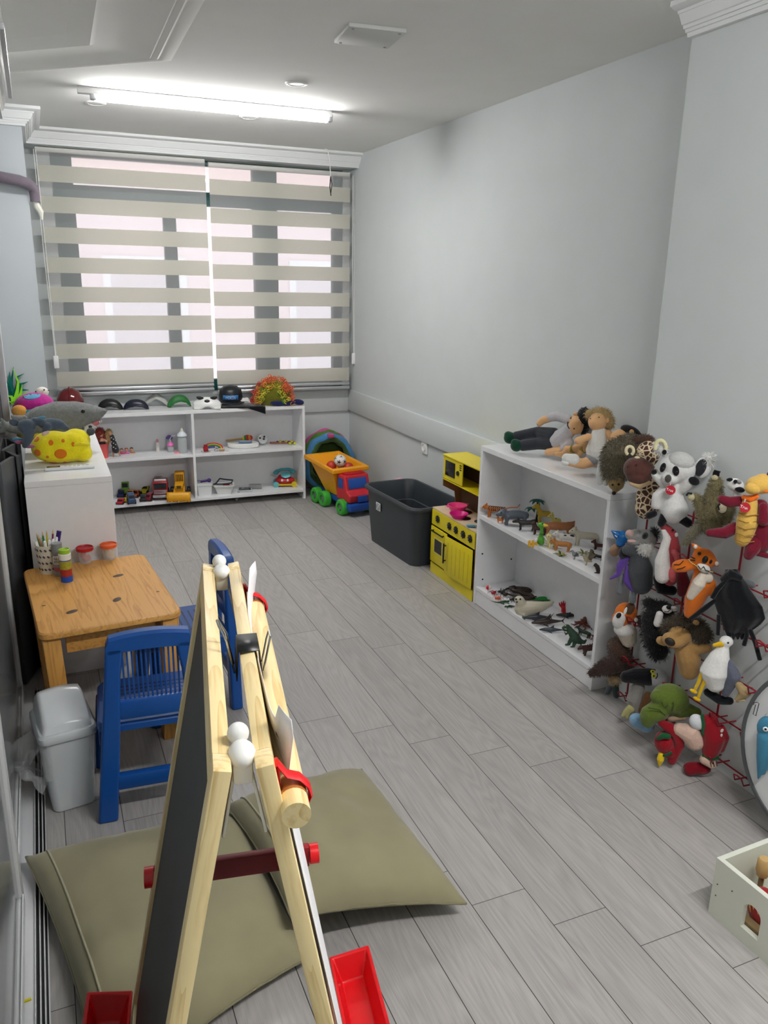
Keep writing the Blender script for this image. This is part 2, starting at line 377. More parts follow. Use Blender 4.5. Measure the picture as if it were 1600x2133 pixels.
# ------------------------------------------------------------------ ceiling fittings
t = thing('tube_light', 'long lit white tube lamp on the ceiling in front of the blinds', 'lamp', (.935, 4.39, 2.45), -1)
def tube_lamp(t, E):
    MB().bx(-.66, .60, -.021, .021, -.03, 0, bev=.003).obj('housing', mat((.85, .85, .85), .4, 'plastic'), t)
    arc = [(.02*math.cos(R(a)), .02*math.sin(R(a))) for a in range(-185, 6, 10)]
    MB().prism(arc, 1.15, Matrix(((0, 0, 1, -.575), (1, 0, 0, 0), (0, 1, 0, -.037), (0, 0, 0, 1)))).obj('diffuser', mat((1, .985, .97), .4, '', emit=E), t)
    for x in (-.59, .59): MB().box((x, 0, -.034), (.03, .036, .04), bev=.006).obj('end_cap', mat((.42, .43, .45), .4, 'plastic'), t)
tube_lamp(t, TUBE_FAR)
t = thing('tube_light', 'lit tube lamp on the ceiling above where the photographer stands', 'lamp', (1.25, .35, 2.45), -1)  # assumed lamp, added out of view to brighten the near half of the room
tube_lamp(t, TUBE_NEAR_ADDED)
for (u, v, lb) in ((199, 214, 'round white ceiling spot cover between lamp end and window cornice, nearer the column'), (518, 243, 'round white ceiling spot cover between the tube lamp and the hanging wire'), (618, 173, 'round white ceiling spot cover between the tube lamp and the square hatch')):
    c = atz(u, v, 2.45)
    t = thing('ceiling_spot', lb, 'ceiling light', c, 0, 'round spot covers')
    MB().lathe([(0, -.006), (.034, -.006), (.036, -.004)]).obj('lens', mat((.62, .63, .62), .5, 'plastic'), t)
    MB().lathe([(.036, -.003), (.038, -.007), (.05, -.005), (.053, 0)]).obj('trim_ring', mat((.78, .78, .77), .5, 'plastic'), t)
t = thing('ceiling_hatch', 'square grey access hatch with corner screws on the ceiling', 'hatch', (1.2, 3.005, 2.45), -6)
MB().bx(-.105, .105, -.11, .11, -.014, 0, bev=.003).obj('panel', mat((.56, .57, .56), .6, 'paint'), t)
for x in (-.085, .085):
    for y in (-.09, .09): MB().cyl((x, y, -.0165), (x, y, -.013), .005, seg=10).obj('screw', mat((.3, .3, .3), .4, '', metal=.8), t)
c = atz(682, 310, 2.45); q = aty(689, 408, 5.58)-c
t = thing('ceiling_wire', 'loose dark and white wire hanging from the ceiling before the blind', 'wire', c)
MB().tube([(-.02, 0, -.002), (0, 0, -.004), (.012, -.01, -.06), (.02, -.01, q.z*.6)], .003, 6).obj('cable', mat((.8, .8, .8), .5, 'plastic'), t)
MB().tube([(.02, -.01, q.z*.58), (.014, -.01, q.z*.8), (.022, -.012, q.z)], .004, 6).tube([(.02, -.01, q.z*.6), (.03, -.01, q.z*.75), (.02, -.014, q.z*.95)], .003, 6).obj('bare_end', mat('2a2a2a', .5, 'plastic'), t)
# ------------------------------------------------------------------ air conditioner and pipe
t = thing('air_conditioner', 'glossy white wall air conditioner high beside the ceiling', 'air conditioner', (LX, 2.58, 2.06))
pf = [(0, 0), (.13, 0), (.175, .03), (.192, .09), (.2, .16), (.192, .23), (.17, .275), (.1, .29), (0, .29)]
MB().prism(pf, .84, Matrix.Translation((0, .42, 0)) @ Matrix(((1, 0, 0, 0), (0, 0, -1, 0), (0, 1, 0, 0), (0, 0, 0, 1)))).obj('casing', mat((.8, .82, .82), .12, 'plastic', coat=.4), t)
MB().bx(.192, .204, -.4, .4, .06, .075, bev=.003).obj('seam', mat((.5, .52, .53), .3, 'plastic'), t)
MB().bx(.09, .17, -.36, .36, -.006, .004, bev=.002).obj('outlet_flap', mat((.6, .62, .63), .3, 'plastic'), t)
t = thing('insulated_pipe', 'grey purple wrapped pipe bending around the column beside the blind', 'pipe', (LX, 5.05, 2.08))
pts = [Vector((0, 0, .02)), Vector((.1, 0, .012)), Vector((.19, 0, .0)), Vector((.232, .012, -.012)), Vector((.258, .04, -.03)), Vector((.262, .05, -.07)), Vector((.262, .05, -.10))]
MB().tube(pts, [.03]*5+[.027]*2, 16).obj('sleeve', cloth('6f6670'), t)
MB().tube([(.262, .05, -.085), (.268, .06, -.12), (.285, .075, -.15), (.288, .08, -.19)], [.012, .018, .016, .006], 8).obj('sealant', mat((.75, .74, .66), .8, 'paint'), t)
# ------------------------------------------------------------------ glazed sliding partition and folded dark gate along the left wall
FRM = mat((.78, .79, .80), .3, 'plastic', spec=.5)
structure(MB().bx(-.2, -.15, -.5, 3.15, 0, .008, bev=.001).obj('trim_7', mat((.70, .71, .73), .35, 'plastic')))
structure(MB().bx(-.15, -.118, -.5, 3.15, 0, .002).obj('trim_8', mat('1c1d1f', .5, 'plastic')))  # track base coloured near-black to paint in the shadow lines between the rails
for i, x in enumerate((-.148, -.137, -.127, -.119)): structure(MB().bx(x-.0016, x+.0016, -.5, 3.15, .002, .014 if i < 3 else .007).obj('trim_%d' % (9+i), mat((.72, .73, .75), .3, '', metal=.4)))
def sash(name, x, y0, y1, z1=2.0):
    b = MB(); th = .022
    for ya, yb in ((y0, y0+.06), (y1-.06, y1)): b.bx(x-th/2, x+th/2, ya, yb, .012, z1, bev=.003)
    b.bx(x-th/2, x+th/2, y0+.06, y1-.06, .012, .085, bev=.003).bx(x+th/2, x+th/2+.004, y0+.055, y1-.055, .084, .092, bev=.001).bx(x-th/2, x+th/2, y0+.06, y1-.06, .78, .82, bev=.003).bx(x-th/2, x+th/2, y0+.06, y1-.06, z1-.07, z1, bev=.003)
    o = structure(b.obj(name, FRM))
    MB().bx(x-.003, x+.003, y0+.06, y1-.06, .085, .78).bx(x-.003, x+.003, y0+.06, y1-.06, .82, z1-.07).obj('pane', mat((.24, .255, .265), .1, '', spec=.8), o)
    return o
sash('door_1', -.182, .5, 1.93); sash('door_2', -.195, 1.86, 3.1)
t = thing('folding_gate', 'dark grey folded slatted screen standing beside the white cabinet', 'screen', (-.165, 3.25, 0))
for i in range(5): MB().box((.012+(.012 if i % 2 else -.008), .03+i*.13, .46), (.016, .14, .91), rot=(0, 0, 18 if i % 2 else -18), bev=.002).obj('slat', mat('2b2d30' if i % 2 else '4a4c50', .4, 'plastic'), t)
MB().bx(-.03, -.015, 0, .62, 0, .93, bev=.002).obj('backing', mat('17181a', .5, 'plastic'), t)
t = thing('screen_post', 'white upright edge post beside the dark folded screen', 'post', (-.185, 4.25, 0))
MB().bx(-.012, .022, -.015, .015, 0, 2.05, bev=.003).obj('post', FRM, t)
MB().bx(-.022, -.012, -.3, -.01, 0, 2.05, bev=.002).obj('dark_leaf', mat('34363a', .4, 'plastic'), t)
# ------------------------------------------------------------------ wall socket
t = thing('wall_socket', 'white power socket under the wall rail behind the grey crate', 'socket', (RX, 4.49, .575))
MB().bx(-.012, 0, -.04, .04, -.04, .04, bev=.004).obj('plate', mat((.86, .86, .84), .3, 'plastic'), t)
MB().lathe([(.026, 0), (.026, .004), (.021, .004), (.019, -.008), (0, -.008)], (-.012, 0, 0), (0, -90, 0)).obj('outlet', mat((.8, .8, .78), .3, 'plastic'), t)
for y in (-.009, .009): MB().cyl((-.0045, y, 0), (-.002, y, 0), .003, seg=8).obj('hole', BLK, t)
# ================================================================== furniture
def bookcase(name, label, x0, x1, y0, y1, top, mids, bot, along, div=None, kick=True, group=None, dots=()):
    """white melamine bookcase, open on its front; along = 'x' (open to -Y) or 'y' (open to -X or +X)"""
    t = thing(name, label, 'bookcase', ((x0+x1)/2, (y0+y1)/2, 0), 0, group)
    cx, cy = (x0+x1)/2, (y0+y1)/2; T = .018
    def part(n, a, b, c, d, e, f): return MB().bx(a-cx, b-cx, c-cy, d-cy, e, f, bev=.0012, seg=1).obj(n, WHT, t)
    part('top_board', x0, x1, y0, y1, top-.024, top)
    if along == 'x':
        part('side_panel', x0, x0+T, y0, y1, 0, top-.0245); part('side_panel', x1-T, x1, y0, y1, 0, top-.0245)
        part('back_panel', x0+T, x1-T, y1-.008, y1, .01, top-.0245)
        iv = [(x0+T, x1-T)]
        if div: part('divider', div-T/2, div+T/2, y0+.001, y1-.009, bot+.001, top-.0245); iv = [(x0+T, div-T/2), (div+T/2, x1-T)]
        for a, b in iv:
            for z in mids: part('shelf', a, b, y0+.002, y1-.009, z-.02, z)
        part('bottom_board', x0+T, x1-T, y0+.001, y1-.009, bot-.02, bot)
    else:
        fr = -1 if along == 'y-' else 1
        part('side_panel', x0, x1, y0, y0+T, 0, top-.0245); part('side_panel', x0, x1, y1-T, y1, 0, top-.0245)
        bx0, bx1 = (x1-.008, x1) if fr < 0 else (x0, x0+.008)
        part('back_panel', bx0, bx1, y0+T, y1-T, .01, top-.0245)
        ix0, ix1 = (x0+.002, x1-.009) if fr < 0 else (x0+.009, x1-.002)
        for z in mids: part('shelf', ix0, ix1, y0+T, y1-T, z-.022, z)
        part('bottom_board', ix0, ix1, y0+T, y1-T, bot-.02, bot)
        kx = x0+.004 if fr < 0 else x1-.02
        part('kickboard', kx, kx+.016, y0+T, y1-T, .002, bot-.021)
    for q in dots:
        q = Vector(q)-Vector((cx, cy, 0))
        MB().cyl(q, q+Vector((0, -.0012, 0)), .0045, seg=10).obj('dowel_hole', BLK, t)
    return t
bookcase('bookcase', 'white two-tier bookcase along the bare wall holding plastic animals and dolls', 1.945, 2.187, 2.345, 3.335, .83, [.482], .098, 'y-', dots=[(1.975, 3.317, .80), (1.975, 3.317, .27), (2.15, 3.317, .22), (1.985, 3.317, .13)])
bookcase('bookcase', 'low wide white bookcase with divider under the window blinds', .03, 1.747, 5.569, 5.84, .706, [.394], .072, 'x', div=.931)
bookcase('bookcase', 'white cabinet with plush toys on top behind the wooden kids table', -.105, .215, 3.255, 4.45, .83, [.45], .09, 'y+')
# ------------------------------------------------------------------ yellow play kitchen
YEL = plas('e3cf1a', .35); MDF = mat('7a5a35', .7, 'paint'); PLY = mat('d9c3a8', .6, 'paint', var=.08, scale=25)
t = thing('toy_kitchen', 'yellow wooden toy kitchen between grey crate and white bookcase', 'toy kitchen', (1.952, 3.595, 0))
hw = .243
b = MB()
for y in (-hw, hw): b.bx(0, .215, y-.004, y+.004, 0, .372)
b.bx(.207, .215, -hw, hw, 0, .372).bx(0, .21, -hw, hw, .052, .06).obj('carcass', MDF, t)
MB().bx(-.002, .222, -hw-.006, hw+.006, .372, .38).obj('worktop', PLY, t)
MB().bx(-.006, 0, -hw, hw, .285, .37).obj('knob_panel', YEL, t)
MB().bx(-.006, 0, -hw, hw, .0, .058).obj('plinth', YEL, t)
def kdoor(y0, y1, z0, z1, ang, oven):
    o = MB().bx(-.006, 0, 0, y1-y0, 0, z1-z0, bev=.002).obj('door', YEL, t, loc=(-.007, y0, z0), rot=(0, 0, R(ang)))
    w, h = y1-y0, z1-z0
    if oven:
        MB().bx(-.0075, -.006, w*.22, w*.78, h*.28, h*.74, bev=.0007).obj('window_frame', mat('e8dc60', .4, 'plastic'), o)
        MB().bx(-.009, -.0075, w*.28, w*.72, h*.33, h*.69).obj('oven_window', plas('1c1d20', .15), o)
        MB().cyl((-.02, w*.12, h*.9), (-.02, w*.88, h*.9), .0045, seg=10).cyl((-.02, w*.18, h*.9), (-.006, w*.18, h*.9), .004, seg=8).cyl((-.02, w*.82, h*.9), (-.006, w*.82, h*.9), .004, seg=8).obj('handle', BLK, o)
    else:
        b = MB()
        for k in range(6): b.bx(-.0066, -.006, w*(.12+.15*k), w*(.12+.15*k)+.0012, h*.1, h*.86)
        b.obj('groove', mat('9c8b10', .5, 'plastic'), o)
        MB().cyl((-.02, w-.012, h*.30), (-.02, w-.012, h*.82), .0045, seg=10).cyl((-.02, w-.012, h*.36), (-.006, w-.012, h*.36), .004, seg=8).cyl((-.02, w-.012, h*.76), (-.006, w-.012, h*.76), .004, seg=8).obj('handle', BLK, o)
    return o
kdoor(.045, hw-.006, .07, .278, 0, True)
kdoor(-hw+.006, .03, .064, .278, 4, False)
for y in (.17, .03, -.045, -.125, -.2):
    k = MB().lathe([(0, .014), (.008, .013), (.012, .008), (.017, .006), (.018, 0)], (-.006, y, .33), (0, -90, 0), 18)
    for a in range(8): k.cyl((-.006, y+.017*math.cos(a*PI/4), .33+.017*math.sin(a*PI/4)), (-.012, y+.017*math.cos(a*PI/4), .33+.017*math.sin(a*PI/4)), .0045, seg=8)
    kn = k.obj('knob', plas('17181a', .4), t); MB().ell((-.0205, y, .33), (.001, .004, .004), seg=8).obj('cap', mat('c8c8c8', .3, '', metal=.6), kn)
b = MB().bx(.17, .19, -hw, hw, .38, .66)
b.obj('splashback', mat('5e4630', .75, 'paint', var=.12, scale=30), t)
for y in (-hw, hw): MB().prism([(.055, .5), (.055, .676), (.17, .676), (.17, .381), (.14, .381), (.13, .46)], .006, Matrix.Translation((0, y+.003, 0)) @ Matrix(((1, 0, 0, 0), (0, 0, -1, 0), (0, 1, 0, 0), (0, 0, 0, 1)))).obj('upper_side', MDF, t)
MB().bx(.045, .2, -hw-.004, hw+.004, .676, .682).obj('top_shelf', YEL, t)
MB().bx(.05, .2, -hw+.003, hw-.003, .54, .546).obj('middle_shelf', YEL, t)
mw = MB().bx(.05, .056, .02, hw-.006, .55, .672).obj('microwave_door', YEL, t)
MB().bx(.047, .05, .10, .21, .572, .655, bev=.001).obj('window', plas('15161a', .15), mw)
MB().lathe([(0, .008), (.012, .007), (.014, 0)], (.05, .065, .61), (0, -90, 0), 12).obj('knob', BLK, mw)
b = MB()
for k in range(3): b.bx(.0485, .05, .03, .05, .63+.012*k, .636+.012*k)
b.obj('button', BLK, mw)
for x, y, r in ((.12, .09, .038), (.12, -.10, .045), (.06, -.02, .03)): MB().lathe([(0, .003), (r*.8, .003), (r, 0)], (x, y, .38), seg=20).obj('hob', plas('222224', .4), t)
def bowl(name, label, pt, r, h, col, handles=False, hcat='bowl'):
    t = thing(name, label, hcat, pt)
    MB().lathe([(0, .003), (r*.62, .003), (r*.9, h*.8), (r, h), (r*1.08, h), (r*1.06, h*.92), (r*.93, h*.7), (r*.68, 0), (0, 0)]).obj('body', plas(col, .3), t)
    if handles:
        for s in (-1, 1): MB().tube([(s*r, -.012, h*.92), (s*r*1.28, -.01, h*.95), (s*r*1.28, .01, h*.95), (s*r, .012, h*.92)], .003, 8).obj('handle', plas(col, .3), t)
bowl('toy_pot', 'bright pink toy pot with side handles on the play kitchen worktop', (2.03, 3.70, .38), .052, .042, 'ff4f9a', True, 'toy pot')
bowl('toy_bowl', 'deep magenta toy bowl in front of the bright pink pot', (1.985, 3.60, .38), .048, .026, 'd81f86')
t = thing('toy_spatula', 'small blue toy utensil on the hob beside the white bookcase', 'toy utensil', (1.985, 3.42, .384), -25)
MB().box((.03, 0, .004), (.06, .007, .005), bev=.002).obj('grip', plas('3f8fb5', .4), t); MB().box((-.022, 0, .003), (.045, .028, .003), bev=.001).obj('blade', plas('3f8fb5', .4), t)
t = thing('toy_cup', 'tiny red toy cup on the upper shelf of the play kitchen', 'toy cup', (2.03, 3.40, .546))
MB().lathe([(0, .003), (.016, .003), (.02, .05), (.022, .05), (.018, 0), (0, 0)]).obj('body', plas('d8324a', .35), t); MB().tube([(.02, 0, .04), (.034, 0, .035), (.03, 0, .015), (.018, 0, .012)], .003, 6).obj('handle', plas('d8324a', .35), t)
# ------------------------------------------------------------------ grey crate
t = thing('storage_crate', 'big dark grey open plastic crate beside the toy kitchen', 'crate', (2.003, 4.22, 0), 4)
def rr(hx, hy, r, n=6):
    q = []
    for cx, cy, a0 in ((hx-r, hy-r, 0), (-hx+r, hy-r, 90), (-hx+r, -hy+r, 180), (hx-r, -hy+r, 270)):
        for k in range(n+1): a = R(a0+90*k/n); q.append((cx+r*math.cos(a), cy+r*math.sin(a)))
    return q
def loft(levels, close=True):       # levels: list of (outline, z)
    b = MB(); rg = [[b.b.verts.new((x, y, z)) for x, y in o] for o, z in levels]; n = len(rg[0])
    for A, B in zip(rg, rg[1:]):
        for k in range(n): b.b.faces.new((A[k], A[(k+1) % n], B[(k+1) % n], B[k]))
    if close: b.b.faces.new(rg[0][::-1]); b.b.faces.new(rg[-1])
    return b
GRY = plas('363b40', .42)
W, D = .172, .325
loft([(rr(W-.022, D-.035, .05), 0), (rr(W-.008, D-.015, .055), .2), (rr(W-.004, D-.004, .06), .335), (rr(W+.004, D+.004, .064), .336), (rr(W+.014, D+.016, .07), .34), (rr(W+.016, D+.018, .07), .352), (rr(W+.01, D+.012, .068), .362), (rr(W-.004, D-.004, .058), .362), (rr(W-.010, D-.014, .056), .345), (rr(W-.02, D-.03, .05), .24), (rr(W-.026, D-.038, .05), .235), (rr(W-.034, D-.05, .045), .006)]).obj('body', GRY, t, angle=35)
MB().box((-W-.0015, .12, .262), (.003, .058, .05), bev=.001).obj('label_sticker', mat('d5d8d8', .5, 'plastic'), t)
b = MB()
for i in range(6):
    for j in range(4):
        if (i*7+j*3) % 4: b.box((-W-.0032, .096+i*.0095, .247+j*.010), (.0006, .006, .005))
b.obj('sticker_print', BLK, t)
t = thing('plush_scrap', 'pale pink fluffy toy peeking out behind the grey crate', 'plush toy', (2.13, 4.69, 0))
blob('body', [('e', (0, 0, .17), (.05, .06, .17)), ('e', (0, 0, .285), (.05, .06, .05))], plush('d9a9b4'), t)
# ------------------------------------------------------------------ toy dump truck
BLU, RED, GRN, ORG = plas('1f4fa3', .35), plas('c3222c', .35), plas('3fae3a', .4), plas('f2a516', .35)
t = thing('toy_dump_truck', 'large toy dump truck with orange bucket, red cab and green wheels', 'toy truck', (1.935, 5.24, 0), -80)
# local +x = forward (towards the camera end), built about its own middle
MB().bx(-.26, .25, -.075, .075, .055, .10, bev=.012).bx(.16, .27, -.105, .105, .04, .095, bev=.012).obj('chassis', BLU, t)
cb = MB(); 
prof = [(.06, .1), (.245, .1), (.255, .155), (.20, .175), (.17, .28), (.07, .285)]
My = Matrix(((1, 0, 0, 0), (0, 0, -1, 0), (0, 1, 0, 0), (0, 0, 0, 1)))
cb.prism(prof, .2, Matrix.Translation((0, .1, 0)) @ My)
o = cb.obj('cab', RED, t); q = o.modifiers.new('bevel', 'BEVEL'); q.width = .01; q.segments = 2
MB().box((.188, 0, .225), (.005, .15, .075), rot=(0, -16, 0), bev=.002).obj('windscreen', BLU, o)
for y in (-.101, .101): MB().box((.12, y, .222), (.07, .004, .07), bev=.0015).obj('side_window', BLU, o)
MB().bx(.252, .262, -.04, .04, .105, .15, bev=.003).obj('grille', BLU, o)
for k in range(5): MB().box((.09+.016*k, 0, .289), (.006, .16, .006), bev=.002).obj('roof_rib', RED, o)
def loft4(rings):
    b = MB(); rg = [[b.b.verts.new(p) for p in r] for r in rings]; n = len(rg[0])
    for A, B in zip(rg, rg[1:]):
        for k in range(n): b.b.faces.new((A[k], A[(k+1) % n], B[(k+1) % n], B[k]))
    b.b.faces.new(rg[0][::-1]); b.b.faces.new(rg[-1]); return b
def rect(x0, x1, y, z0, z1): return [(x0, -y, z0), (x1, -y, z1), (x1, y, z1), (x0, y, z0)]
bk = loft4([rect(-.15, .03, .07, .10, .10), rect(-.29, .055, .125, .305, .275), rect(-.34, .10, .15, .315, .285), rect(-.34, .10, .15, .345, .315), rect(-.30, .05, .125, .345, .315), rect(-.27, .04, .115, .30, .28), rect(-.14, .02, .06, .115, .115)]).obj('bucket', ORG, t)
q = bk.modifiers.new('bevel', 'BEVEL'); q.width = .006; q.segments = 2
for x in (-.22, -.10, .16):
    for s in (-1, 1):
        wv = MB().lathe([(.03, -.028), (.05, -.028), (.058, -.02), (.058, .02), (.05, .028), (.03, .028), (.03, .015), (0, .015)], (x, s*.105, .058), (-90*s, 0, 0), 24).obj('wheel', GRN, t)
        MB().lathe([(0, .02), (.018, .022), (.03, .012)], (x, s*.105, .058), (-90*s, 0, 0), 16).obj('hub_cap', plas('6d7477', .3), wv)
def soccer(label, pt, r):
    t = thing('toy_football', label, 'ball', pt)
    MB().ell((0, 0, 0), r, seg=24).obj('ball', plas('e8e8e6', .4), t)
    ph = (1+5**.5)/2; vs = [Vector(v).normalized() for v in [(0, 1, ph), (0, 1, -ph), (0, -1, ph), (0, -1, -ph), (1, ph, 0), (1, -ph, 0), (-1, ph, 0), (-1, -ph, 0), (ph, 0, 1), (ph, 0, -1), (-ph, 0, 1), (-ph, 0, -1)]]
    b = MB()
    for v in vs:
        M = frame_to(v); c = [b.b.verts.new((M @ Vector((math.cos(k*2*PI/5)*.36, math.sin(k*2*PI/5)*.36, .945)))*r*1.0) for k in range(5)]
        e = [b.b.verts.new((M @ Vector((math.cos(k*2*PI/5)*.40, math.sin(k*2*PI/5)*.40, .93)))*r*.97) for k in range(5)]
        top = b.b.verts.new(v*r*1.015)
        for k in range(5): b.b.faces.new((c[k], c[(k+1) % 5], top)); b.b.faces.new((e[k], e[(k+1) % 5], c[(k+1) % 5], c[k]))
    b.obj('patch', plas('17181a', .4), t)
soccer('small black and white toy football in the orange truck bucket', (1.925, 5.30, .335), .045)
for i, (x, y, cc, w_) in enumerate(((1.88, 5.36, 'c9402f', 'rust red'), (1.97, 5.38, 'c98a2a', 'tan orange'), (1.98, 5.27, 'b3312a', 'dark red'))):
    t = thing('toy_ball', '%s toy ball piled in the dump truck bucket under the football' % w_, 'ball', (x, y, .288)); MB().ell((0, 0, 0), .038, seg=16).obj('shell', plas(cc, .4), t)
# ------------------------------------------------------------------ folded pop-up tunnel
t = thing('play_tunnel', 'folded pink green and blue fabric play tunnel in the room corner', 'play tunnel', (1.972, 5.70, 0), 0)
cols = [('c2538c', .19, .07, .455), ('4f7a2b', .186, .04, .44), ('4f7a2b', .184, .012, .42), ('4d86b8', .180, -.02, .395), ('3e5a2a', .165, -.03, .35)]
for i, (cc, r, y, h) in enumerate(cols):
    def ring(a, c, r=r, y=y, i=i):
        th = 2*PI*a; rr_ = r+.004*math.sin(th*9+i*2)+(-.0 if i < 4 else -.01); cr = .026 if i < 4 else .02
        ph = 2*PI*c
        return Vector(((rr_+cr*math.cos(ph))*math.cos(th), y+cr*1.3*math.sin(ph)+.008*math.sin(th*5+i), .235+(rr_+cr*math.cos(ph))*math.sin(th)*(.205+.005*(3-i))/(r)*1.0))
    b = MB(); n, mm = 64, 10
    vs = [[b.b.verts.new(ring(p/n, q/mm)) for q in range(mm)] for p in range(n)]
    for p in range(n):
        for q in range(mm): b.b.faces.new((vs[p][q], vs[(p+1) % n][q], vs[(p+1) % n][(q+1) % mm], vs[p][(q+1) % mm]))
    b.obj('hoop', cloth(cc), t)
MB().cyl((0, .03, .235), (0, .045, .235), .185, seg=40).obj('gathered_fabric', cloth('33491f'), t)
MB().box((0, .0, .455), (.05, .17, .03), bev=.01).obj('strap', cloth('b8517f'), t)
# ------------------------------------------------------------------ table
def wood(name, c1, c2, sc=(30, 2.2, 30), knots=(), rough=.4):
    mt = bpy.data.materials.new(name); mt.use_nodes = True; N, L = mt.node_tree.nodes, mt.node_tree.links; b = N['Principled BSDF']
    tc = N.new('ShaderNodeTexCoord'); mp = N.new('ShaderNodeMapping'); mp.inputs['Scale'].default_value = sc; L.new(tc.outputs['Object'], mp.inputs[0])
    n1 = N.new('ShaderNodeTexNoise'); n1.inputs['Scale'].default_value = .35; n1.inputs['Detail'].default_value = 2; L.new(mp.outputs[0], n1.inputs['Vector'])
    m1 = N.new('ShaderNodeMath'); m1.operation = 'MULTIPLY'; m1.inputs[1].default_value = 14; L.new(n1.outputs['Fac'], m1.inputs[0])
    m2 = N.new('ShaderNodeMath'); m2.operation = 'FRACT'; L.new(m1.outputs[0], m2.inputs[0])
    n2 = N.new('ShaderNodeTexNoise'); n2.inputs['Scale'].default_value = 4; n2.inputs['Detail'].default_value = 4; L.new(mp.outputs[0], n2.inputs['Vector'])
    m3 = N.new('ShaderNodeMath'); m3.operation = 'MULTIPLY_ADD'; m3.inputs[1].default_value = .45; L.new(m2.outputs[0], m3.inputs[0]); L.new(n2.outputs['Fac'], m3.inputs[2])
    rp = N.new('ShaderNodeValToRGB'); e = rp.color_ramp.elements; e[0].position = .35; e[0].color = lin(c2); e[1].position = .75; e[1].color = lin(c1); L.new(m3.outputs[0], rp.inputs[0])
    L.new(rp.outputs[0], b.inputs['Base Color']); b.inputs['Roughness'].default_value = rough
    return mt
PINE = wood('honey_pine', 'dca355', 'bd8234'); LPINE = wood('pale_pine', 'ecd6a0', 'd3b173', (40, 3, 40)); PINEZ = wood('honey_pine_upright', 'dca355', 'bd8234', (30, 30, 2.2)); LPINEZ = wood('pale_pine_upright', 'ecd6a0', 'd3b173', (40, 40, 3))
t = thing('kids_table', 'honey pine kids table with dark knots against the white cabinet', 'table', (.112, 2.885, 0), 4.5)
b = loft([(rr(.222, .322, .03), .474), (rr(.228, .328, .034), .479), (rr(.228, .328, .034), .495), (rr(.224, .324, .032), .5)])
o = b.obj('tabletop', PINE, t)
for x, y, a in ((.09, .11, 20), (.045, -.13, 60), (-.11, -.175, 30), (.19, -.115, 0), (-.19, -.08, 0)):
    rk = .02 if abs(x) < .15 else .006
    MB().lathe([(0, .0006), (rk, .0004), (rk*1.1, 0)], (x, y, .5), (0, 0, a), 16, 1, .6).obj('knot', mat('4a3420', .5, 'paint', var=.3, scale=120), o)
for x in (-.17, .17):
    for y in (-.265, .265): MB().box((x*1.07, y*1.03, .236), (.055, .055, .475), rot=(2.2*(1 if y < 0 else -1), 2.2*(1 if x < 0 else -1)*-1, 0), bev=.003).obj('leg', PINEZ, t)
for y in (-.262, .262): MB().box((0, y, .435), (.29, .02, .078), bev=.002).obj('apron', PINE, t)
for x in (-.17, .17): MB().box((x, 0, .435), (.02, .48, .078), bev=.002).obj('apron', PINE, t)
# ------------------------------------------------------------------ blue plastic chairs (seat faces local +y, back at y=0)
BLC = plas('134c96', .33)
def kid_chair(label, loc, rz, h=.615):
    t = thing('kids_chair', label, 'chair', loc, rz, 'blue plastic kids chairs')
    wt, wb = .118, .185                      # half width at the top and at the feet
    def hw(z): return wb+(wt-wb)*z/h
    b = MB()
    def slab(z0, z1, x0f, x1f, y=0, th=.022, n=4):
        b.grid(lambda a, c: Vector((x0f(z0+(z1-z0)*c)*(1-a)+x1f(z0+(z1-z0)*c)*a, y, z0+(z1-z0)*c)), 1, n)
    # side rails, arched head, slot panel
    fr = []
    for s in (-1, 1):
        r = loft4([[(s*(hw(z)), -.012, z), (s*(hw(z)), .03, z), (s*(hw(z)-w_), .03, z), (s*(hw(z)-w_), -.012, z)][::s] for z, w_ in ((0, .058), (.12, .056), (.3, .052), (.48, .046), (.575, .05))])
        q = r.obj('leg', BLC, t); md = q.modifiers.new('bevel', 'BEVEL'); md.width = .008; md.segments = 3
    pts = []; n = 24
    def arch(x): return .545+.065*math.sqrt(max(0, 1-(x/.19)**2)) if False else h-.02-.9*x*x
    hd = MB(); m2 = []
    for i in range(n+1):
        x = -hw(.575)+2*hw(.575)*i/n; zt = h-.9*x*x-(.02 if i in (0, n) else 0); zb = .562-.55*x*x
        m2.append([(x, -.012, zb), (x, -.012, zt-.008), (x, -.004, zt), (x, .022, zt), (x, .03, zt-.008), (x, .03, zb)])
    hd2 = loft4(m2); q = hd2.obj('head_rail', BLC, t)
    bs = MB()
    for i in range(13):
        x = -.078+.156*i/12; bs.box((x, .012, .478), (.0055, .010, .175), bev=.001)
    bs.obj('slat', BLC, t)
    MB().box((0, .006, .368), (2*hw(.368)-.09, .024, .062), bev=.008).obj('lower_rail', BLC, t)
    MB().box((0, .004, .13), (2*hw(.13)-.10, .03, .05), bev=.008).obj('stretcher', BLC, t)
    st = loft([(rr(.158, .14, .03), .285), (rr(.165, .147, .035), .29), (rr(.165, .147, .035), .308), (rr(.158, .14, .03), .316)]).obj('seat', BLC, t, loc=(0, .165, 0))
    bs = MB()
    for i in range(8): bs.bx(-.11, .11, -.09+i*.024, -.084+i*.024, .3155, .3166)
    bs.obj('slot', plas('0a2850', .5), st)
    bs = MB().bx(-.16, .16, .285, .303, .24, .288, bev=.006).bx(-.163, -.147, .03, .3, .24, .288, bev=.006).bx(.147, .163, .03, .3, .24, .288, bev=.006).obj('apron', BLC, t)
    for s in (-1, 1): MB().cyl((s*.175, .315, 0), (s*.143, .285, .27), .024, .03, seg=14).obj('leg', BLC, t)
    return t
kid_chair('blue plastic kids chair with slotted back facing away, beside the white bin', (.213, 2.205, 0), -4)
kid_chair('blue plastic kids chair beyond the easel at the free side of the pine table', (.575, 2.90, 0), 92)
